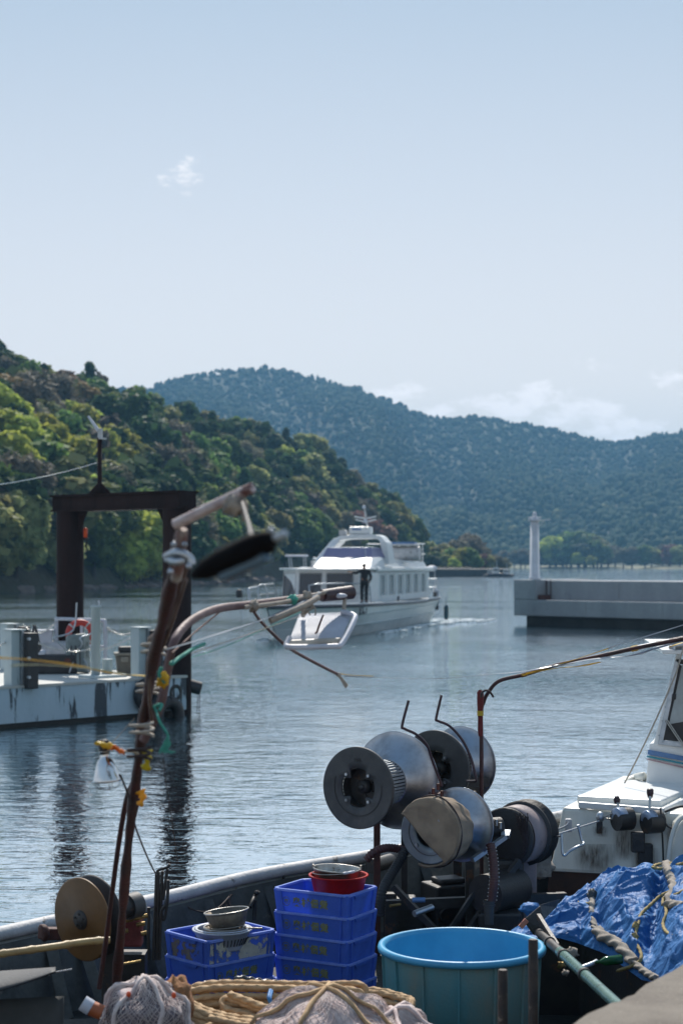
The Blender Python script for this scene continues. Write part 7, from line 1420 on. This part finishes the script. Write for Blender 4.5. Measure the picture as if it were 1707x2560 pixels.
# second bent pole and the white basket float hanging from it
p2 = thing('bent_pole', 'curved rusty pole arching from the mast towards the ferry', 'pole', tuple(Q(385, 1900, 6.9)))
k = MB(); sp = spline(DQ([(330, 1700, 6.85), (368, 1620, 6.8), (385, 1540, 6.8), (402, 1470, 6.8), (440, 1425, 7.0), (500, 1398, 7.3), (580, 1388, 7.6), (680, 1376, 7.9), (800, 1361, 8.2)]), 6)
k.tube(sp, [.020 - .003 * math.sin(i / len(sp) * 3.14) for i in range(len(sp))], 10); k.build('pole_tube', mat('dull_mauve_pole', (.15, .095, .095), (.10, .055, .055), 14, .6, bump=.4, patch=(.26, .24, .2), pscale=12, pth=.6), p2)
k = MB(); k.cyl(Q(740, 1368, 8.05), Q(806, 1360, 8.2), .028, 12, .032); k.build('pole_end', M_purple, p2)
k = MB(); k.tube(spline(DQ([(560, 1395, 7.5), (640, 1385, 7.7), (700, 1372, 7.9), (780, 1352, 8.15)]), 5), .010, 8); k.tube(spline(DQ([(620, 1425, 7.6), (690, 1395, 7.7), (730, 1372, 7.85)]), 5), .014, 8); k.build('lashed_rope', M_greyrope, p2)
for x, y, D in ((583, 1391, 7.55), (706, 1370, 7.9), (672, 1377, 7.8)): 
    k = MB(); k.ball(Q(x, y, D), (.022, .022, .022), 8, wob=1, seed=x); k.build('lashing_knot', M_greyrope if x != 672 else M_green, p2)
k = MB()
rs = np.random.RandomState(3)
for i in range(8): k.tube(spline([Q(700 + rs.uniform(-8, 8), 1380, 7.9), Q(705 + rs.uniform(-14, 20), 1395, 7.9), Q(700 + rs.uniform(-10, 24), 1410 + rs.uniform(-5, 8), 7.9)], 3), .003, 4)
k.build('string_tuft', M_palecord, p2)
bs = thing('ribbed_float', 'white ribbed plastic lamp tray hanging tilted from the curved pole', 'float', tuple(Q(735, 1480, 8.0)))
A1, A2, A3, A4 = Q(688, 1412, 8.1), Q(808, 1408, 8.13), Q(782, 1474, 7.9), Q(662, 1480, 7.85)
k = MB()
def tray(u, v):
    p = A1.lerp(A2, u).lerp(A4.lerp(A3, u), v); w = .008 * math.cos(u * 26 * 2 * math.pi); return p + Vector((0, -.03 * math.sin(v * math.pi) + w, w * .6))
k.grid(tray, 240, 8); k.build('ribbed_face', M_whiteplastic, bs, solid=.004)
k = MB(); k.tube(spline([Q(785, 1405, 8.1), Q(812, 1412, 8.05), Q(813, 1425, 8.0), Q(785, 1478, 7.85), Q(765, 1484, 7.83), Q(672, 1486, 7.8), Q(657, 1482, 7.82), Q(665, 1464, 7.86)], 5), .013, 8, squash=.9); k.build('rim', M_whiteplastic, bs)
k = MB(); k.hexa([tuple(A4 + Vector((0, -.02, -.01))), tuple(A3 + Vector((0, -.02, -.01))), tuple(A3 + Vector((.02, .07, -.01))), tuple(A4 + Vector((0, .07, -.01))), tuple(A4 + Vector((0, -.02, .02))), tuple(A3 + Vector((0, -.02, .02))), tuple(A3 + Vector((.02, .07, .02))), tuple(A4 + Vector((0, .07, .02)))]); k.build('lower_lip', mat('cream_plastic', (.60, .58, .52), None, 6, .5, trans=.2), bs, bevel=.01)
k = MB(); k.tube(spline([Q(742, 1414, 8.0), Q(735, 1430, 7.9), Q(728, 1450, 7.87), Q(724, 1455, 7.87)], 4), .005, 6); k.build('brown_streak_wire', M_rust, bs)
k = MB(); k.tube([Q(792, 1372, 8.15), Q(790, 1395, 8.13), Q(791, 1410, 8.1)], .009, 6); k.tube([Q(698, 1385, 8.0), Q(696, 1415, 8.05)], .010, 6); k.build('hanger', M_palecord, bs)
k = MB(); k.ball(Q(778, 1368, 8.1), (.04, .02, .012), 8); k.build('white_clip', M_whiteplastic, bs)
# lines between the poles
def line(pts, r, mt, lab, sp_=True, group=None, cat='line'):
    k = MB(); q = [Q(*p) for p in pts]; k.tube(spline(q, 6) if sp_ else q, r, 6); return k.build('line', mt, label=lab, cat=cat, group=group)
line([(576, 1392, 7.6), (600, 1428, 7.9), (660, 1485, 8.3), (720, 1520, 8.6), (775, 1548, 8.9)], .0075, mat('mauve_cord', (.16, .10, .10), None, 20, .8), 'mauve cord hanging from the curved pole to the hanging knot')
k = MB()
for i in range(7): k.tube(spline([Q(775, 1547, 8.9), Q(782 + i, 1560, 8.9), Q(790 + i * 1.5, 1580 - abs(i - 3) * 2, 8.9)], 4), .003, 4)
k.ball(Q(777, 1549, 8.9), (.015, .015, .012), 6); k.build('tassel', M_palecord, label='frayed tassel hanging from the knot over the water', cat='tassel')
ribbon([(840, 1683, 8.9), (870, 1687, 9.2), (930, 1690, 9.6)], .018, M_yellowtape, 'yellowish tape leaving the hanging knot', tw=.2, cat='tape')
line([(395, 1500, 6.6), (450, 1450, 7.2), (505, 1405, 7.4)], .0035, M_rust, 'thin mauve line below the curved pole')
ribbon([(410, 1625, 6.5), (480, 1605, 6.8), (560, 1580, 7.2), (680, 1540, 7.6), (800, 1480, 8.0)], .022, M_cleartape, 'pale blurred tape from the mast to the hanging tray', tw=.15)
line([(440, 1500, 7), (560, 1460, 7.3), (690, 1415, 7.6)], .0018, M_palecord, 'very thin pale line above the water, upper one'); line([(440, 1510, 7), (540, 1475, 7.3), (690, 1405, 7.6)], .0018, M_green, 'very thin green line above the water, lower one')
ribbon([(-60, 1642, 5.2), (60, 1648, 5.4), (180, 1662, 5.8), (280, 1683, 6.3), (372, 1690, 6.7)], .022, M_yellowtape, 'yellow tape crossing before the pontoon, upper one', tw=.15)
ribbon([(30, 1664, 5.0), (110, 1662, 5.4), (230, 1672, 5.9), (330, 1688, 6.4)], .014, mat('pale_yellow_tape', (.5, .52, .34), None, 8, .4, trans=.4), 'pale yellow tape crossing before the pontoon, lower one', tw=.15)
# turquoise twine
k = MB(); k.tube(spline(DQ([(392, 1524, 6.6), (410, 1512, 6.7), (440, 1492, 6.9), (470, 1478, 7.1)]), 5), .007, 6); k.tube(spline(DQ([(395, 1526, 6.6), (420, 1505, 6.7), (442, 1490, 6.9)]), 5), .006, 6); k.build('green_twine', M_green, label='turquoise twine running off the curved pole', cat='twine')
k = MB(); k.tube(spline(DQ([(372, 1532, 6.6), (366, 1548, 6.6), (374, 1562, 6.6), (380, 1568, 6.6)]), 5), .007, 6); k.build('green_twine', M_green, label='short turquoise twine loop by the mast', cat='twine')
k = MB(); k.tube(spline(DQ([(352, 1622, 6.7), (360, 1634, 6.68), (364, 1650, 6.65), (376, 1672, 6.65), (386, 1688, 6.65), (384, 1705, 6.65)]), 5), .0055, 7, lobes=3, pitch=.05); k.tube(spline(DQ([(352, 1625, 6.7), (362, 1620, 6.7), (372, 1618, 6.7), (366, 1632, 6.68)]), 4), .007, 7)
rs = np.random.RandomState(9)
for i in range(9): k.tube(spline(DQ([(384, 1692, 6.65), (376 + i * 2, 1708, 6.65), (368 + i * 2.2, 1722, 6.65), (366 + i * 4.8, 1731 - (i % 3) * 2, 6.65)]), 4), .0022, 5)
k.build('green_twine', M_green, label='turquoise twine hanging beside the mast with frayed tassel end', cat='twine')
k = MB(); k.ball(Q(374, 1566, 6.62), (.022, .02, .022), 8, wob=1, seed=7); k.ball(Q(378, 1556, 6.6), (.016, .014, .018), 8, wob=1, seed=9); k.build('tape_knot', M_yellowtape, label='yellow green knot on the curved pole foot', cat='knot')
# clear reflector lamp tied to the mast with tape
lp = thing('reflector_lamp', 'shiny metal reflector lamp shade tied to the mast with coloured tape', 'lamp', tuple(Q(244, 1795, 6.9)))
TL = frame(Q(246, 1795, 6.9), (Q(240, 1715, 6.9) - Q(246, 1795, 6.9)), (1, 0, 0)); M_refl = mat('bright_reflector', (.72, .72, .72), (.62, .62, .62), 5, .12, rvar=.05, metal=1, bump=.05)
k = MB(TL); k.lathe([(.055, 0), (.0535, .008), (.050, .022), (.040, .055), (.028, .085), (.018, .095), (.017, .115), (.022, .120)], None, 40); k.build('shade', M_refl, lp, solid=.0015)
k = MB(TL); k.lathe([(0, .108), (.020, .110), (.022, .125), (.022, .155), (.015, .165), (0, .166)], None, 18); k.build('socket', M_black, lp)
k = MB(TL); k.ball((0, 0, .045), (.022, .022, .03), 10); k.lathe([(.012, .06), (.012, .1)], None, 12); k.build('bulb', M_whiteplastic, lp)
k = MB(TL)
for i in range(5): a = i * 2 * math.pi / 5; k.tube(spline([(.052 * math.cos(a), .052 * math.sin(a), .002), (.04 * math.cos(a), .04 * math.sin(a), -.022), (0, 0, -.034)], 5), .0012, 5)
k.tube([(.034 * math.cos(a), .034 * math.sin(a), -.026) for a in [i * math.pi / 12 for i in range(25)]], .001, 4); k.build('wire_guard', M_darkcord, lp)
for pts, mt, lab, s in (([(228, 1706, 6.88), (240, 1712, 6.86), (256, 1714, 6.86), (262, 1722, 6.86)], M_yellowtape, 'crumpled yellow tape on top of the reflector lamp', .016), ([(256, 1722, 6.85), (264, 1714, 6.85), (272, 1722, 6.85), (286, 1728, 6.86)], M_orangetape, 'orange tape twisted between reflector lamp and mast', .011), ([(285, 1727, 6.86), (300, 1724, 6.87), (318, 1730, 6.9)], mat('beige_tape', (.5, .42, .3), None, 9, .5, trans=.3), 'beige tape end tied to the mast', .009), ([(338, 1722, 6.9), (340, 1745, 6.9), (334, 1768, 6.92)], mat('olive_yellow_tape', (.6, .52, .05), None, 9, .4, trans=.4), 'olive yellow tape flap on the mast', .014), ([(322, 1815, 7.25), (328, 1832, 7.25), (320, 1850, 7.25)], mat('amber_tape', (.9, .50, .04), None, 9, .4, trans=.4), 'amber tape flag on the mast below the lamp', .014)):
    k = MB(); sp = spline(DQ(pts), 5); k.tube(sp, [s * (1 + .3 * math.sin(i * 1.7)) for i in range(len(sp))], 9, lobes=2, pitch=.09, depth=.4, squash=.6); k.build('tape_scrap', mt, label=lab, cat='tape')
line([(252, 1712, 6.9), (300, 1660, 6.85), (310, 1650, 6.85)], .0015, M_palecord, 'thin pale string from lamp to mast'); line([(277, 1780, 6.9), (300, 1840, 7.4), (312, 1900, 7.9), (342, 1975, 8.6), (360, 2010, 10.2)], .0045, M_darkcord, 'dark cord from the lamp down to the rod rack')
line([(375, 1740, 6.9), (382, 1800, 7.4), (395, 1880, 7.8), (408, 1980, 8.4)], .0022, M_darkcord, 'thin dark line hanging past the mast')

# ------------------------------------------------------------------ left part of the fishing boat
yr = thing('disc_hauler', 'line hauler with large tan plastic disc and dark second disc', 'hauler', (P(205, 2299, 9.9).x, 9.9, ZK)); AY = Vector((.66, .75, .06)).normalized(); C = P(205, 2299, 9.9); MY = frame(C, -AY)
k = MB(); k.lathe([(0, .012), (.05, .012), (.055, .005), (.225, .004), (.236, .0), (.236, -.012), (.225, -.016), (0, -.016)], MY, 64); k.build('tan_disc', M_tan, yr)
k = MB(); k.lathe([(0, .02), (.052, .018), (.056, .008)], MY, 30); 
for i in range(5): a = i * 2 * math.pi / 5; k.cyl(MY @ Vector((.035 * math.cos(a), .035 * math.sin(a), .016)), MY @ Vector((.035 * math.cos(a), .035 * math.sin(a), .026)), .007, 6)
k.build('hub', M_blackmetal, yr)
k = MB(); k.lathe([(.12, -.02), (.12, -.07), (.225, -.085), (.236, -.095), (.225, -.11), (0, -.11)], MY, 56); k.build('dark_disc', M_black, yr)
k = MB(); k.cyl(C + AY * .10, C + AY * .34, .06, 20); k.build('motor', M_blackmetal, yr); k = MB(); k.cyl(C + AY * .34, C + AY * .42, .075, 24); k.build('end_cap', M_castgrey, yr)
k = MB(); q_ = C + AY * .22; k.box((q_.x, q_.y, (C.z + ZK) / 2 - .03), (.10, .12, C.z - ZK - .06)); k.build('pedestal', M_blackmetal, yr, bevel=.01)
vb = thing('valve_block', 'brass and red hydraulic valve block between mast and rod rack', 'valve block', tuple(P(335, 2340, 10.3)))
for (px, py, r_, mt) in ((318, 2262, .045, M_castgrey), (330, 2272, .055, M_greywhite), (338, 2290, .03, M_blackmetal)): k = MB(); c = P(px, py, 10.3); k.cyl(c, c + Vector((.03, .08, 0)), r_, 18); k.build('pump_disc', mt, vb)
k = MB(); k.box(P(332, 2330, 10.3), (.12, .1, .16)); k.build('red_block', mat('faded_red_block', (.22, .05, .05), None, 14, .7, bump=.4), vb, bevel=.015)
for px, py, w_ in ((322, 2302, .05), (345, 2297, .04), (352, 2312, .05), (312, 2330, .04), (360, 2335, .03), (328, 2298, .03), (362, 2292, .03)): k = MB(); c = P(px, py, 10.2); k.cyl(c + Vector((-w_ / 2, 0, 0)), c + Vector((w_ / 2, .01, .006)), .013, 10); k.build('fitting', M_brass, vb)
k = MB(); c = P(332, 2380, 10.3); k.box((c.x, c.y, (c.z + ZK) / 2), (.16, .14, c.z - ZK)); k.build('bracket', M_blackmetal, vb)
k = MB(); k.tube([P(292, 2413, 9.6), P(352, 2402, 9.7)], .008, 6, lobes=2, pitch=.03); k.build('pale_line', M_brass, label='pale ribbed rod lying by the rod rack foot', cat='rod')
rk = thing('rod_rack', 'upright rack of thin dark steel rods standing by the rail', 'rack', tuple(P(400, 2400, 10.6)))
for px0, px1, y0_, y1_ in ((392, 384, 2180, 2400), (397, 393, 2180, 2400), (406, 399, 2178, 2400), (419, 408, 2172, 2250), (372, 372, 2268, 2400)):
    k = MB(); k.tube([P(px0, y0_, 10.6), P(px1, y1_, 10.6)], .010, 8); k.build('rod', M_blackmetal, rk)
k = MB(); k.tube(spline([P(392, 2180, 10.6), P(400, 2174, 10.6), P(420, 2168, 10.6), P(424, 2160, 10.6)], 4), .009, 6); k.build('top_bar', M_blackmetal, rk)
for i in range(9): k = MB(); k.tube([P(393, 2192 + i * 22, 10.6), P(403, 2190 + i * 22, 10.6)], .005, 5); k.build('rung', M_blackmetal, rk)
k = MB(); k.tube(spline([P(419, 2245, 10.55), P(414, 2262, 10.5), (P(404, 2280, 10.5)), P(410, 2300, 10.5), P(418, 2265, 10.5), P(421, 2200, 10.5)], 6), .010, 7); k.build('hung_cord', M_black, rk)
# bamboo, bulwark parts, covers at the left edge
k = MB(); sp = spline([P(-120, 2404, 9.0), P(0, 2385, 9.1), (P(60, 2377, 9.15)), P(140, 2366, 9.25), P(210, 2355, 9.35), P(275, 2350, 9.4)], 8)
k.tube(sp, [.019 + (.004 if i % 9 == 0 else 0) for i in range(len(sp))], 12); k.build('bamboo_pole', M_bamboo, label='bamboo pole lying from the frame edge to the tan disc', cat='pole')
k = MB(); a = P(103, 2334, 10.4); k.lathe([(0, 0), (.05, 0), (.055, .02), (.04, .045), (0, .05)], frame(a, (1, .6, .2)), 18); k.beam(a, a + Vector((.12, .1, -.02)), .08, .07); k.build('rail_cleat', M_rust, fb, bevel=.01)
lc = thing('cabin_cover', 'rounded grey white cover at the lower left edge, its shade painted dark', 'cover', tuple(P(40, 2520, 8.6)))
k = MB(); k.grid(lambda u, v: P(-260 + 400 * u, 2448 - 28 * u + 62 * (1 - u ** 2.2) * v + 10 * v, 8.7 - .35 * math.sin(v * math.pi / 2)), 30, 12); k.build('upper_shell', M_covershade, lc, solid=.01)
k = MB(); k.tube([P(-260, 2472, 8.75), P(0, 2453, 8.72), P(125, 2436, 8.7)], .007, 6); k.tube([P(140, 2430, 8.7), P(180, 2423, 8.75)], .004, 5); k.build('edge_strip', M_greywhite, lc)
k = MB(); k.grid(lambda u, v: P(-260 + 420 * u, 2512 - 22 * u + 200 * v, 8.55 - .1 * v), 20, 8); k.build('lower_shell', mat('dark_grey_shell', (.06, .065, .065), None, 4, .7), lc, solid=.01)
# things on the rail: ties, coil of wire, dark fender
for px, py, D, lab in ((572, 2218, 12.68, 'thin wire tied round the rail behind the short stack'), (690, 2192, 13.0, 'black strap looped over the rail by the tall stack')):
    c = P(px, py, D); k = MB(frame(c, (.62, .74, 0))); k.tube([(.066 * math.cos(a), .066 * math.sin(a), .01 * math.sin(a)) for a in [i * math.pi / 12 for i in range(25)]], .005 if px < 600 else .012, 6); k.build('rail_tie', M_greyrope if px < 600 else M_black, label=lab, cat='tie')
k = MB(); rs = np.random.RandomState(6)
for i in range(9): k.tube(spline([P(578 + rs.uniform(-4, 4), 2236, 12.4), P(572 + rs.uniform(-16, 14), 2256 + rs.uniform(-4, 4), 12.35), P(565 + rs.uniform(-25, 20), 2275, 12.3)], 4), .004, 5)
k.tube(spline([P(575, 2240, 12.4), P(545, 2270, 12.2), P(510, 2280, 12.1), P(478, 2272, 12.1), P(460, 2260, 12.1)], 5), .006, 6); k.build('wire_bundle', M_darkcord, label='bundle of dark wires hanging inside the rail behind the short stack', cat='wire')
k = MB(); k.tube(spline([P(641, 2236, 12.5), P(633, 2250, 12.4), P(626, 2268, 12.35)], 5), [.016] * 11, 8); k.ball(P(642, 2232, 12.45), (.02, .02, .018), 7, wob=.5); k.tube([P(638, 2250, 12.4), P(636, 2300, 12.4)], .014, 8); k.build('hanging_strap', M_black, label='short black strap hanging on the bulwark between the crate stacks', cat='strap')
k = MB(); k.cyl(P(930, 2166, 13.0), P(975, 2152, 13.3), .055, 16); k.build('rail_sleeve', M_blackmetal, fb)
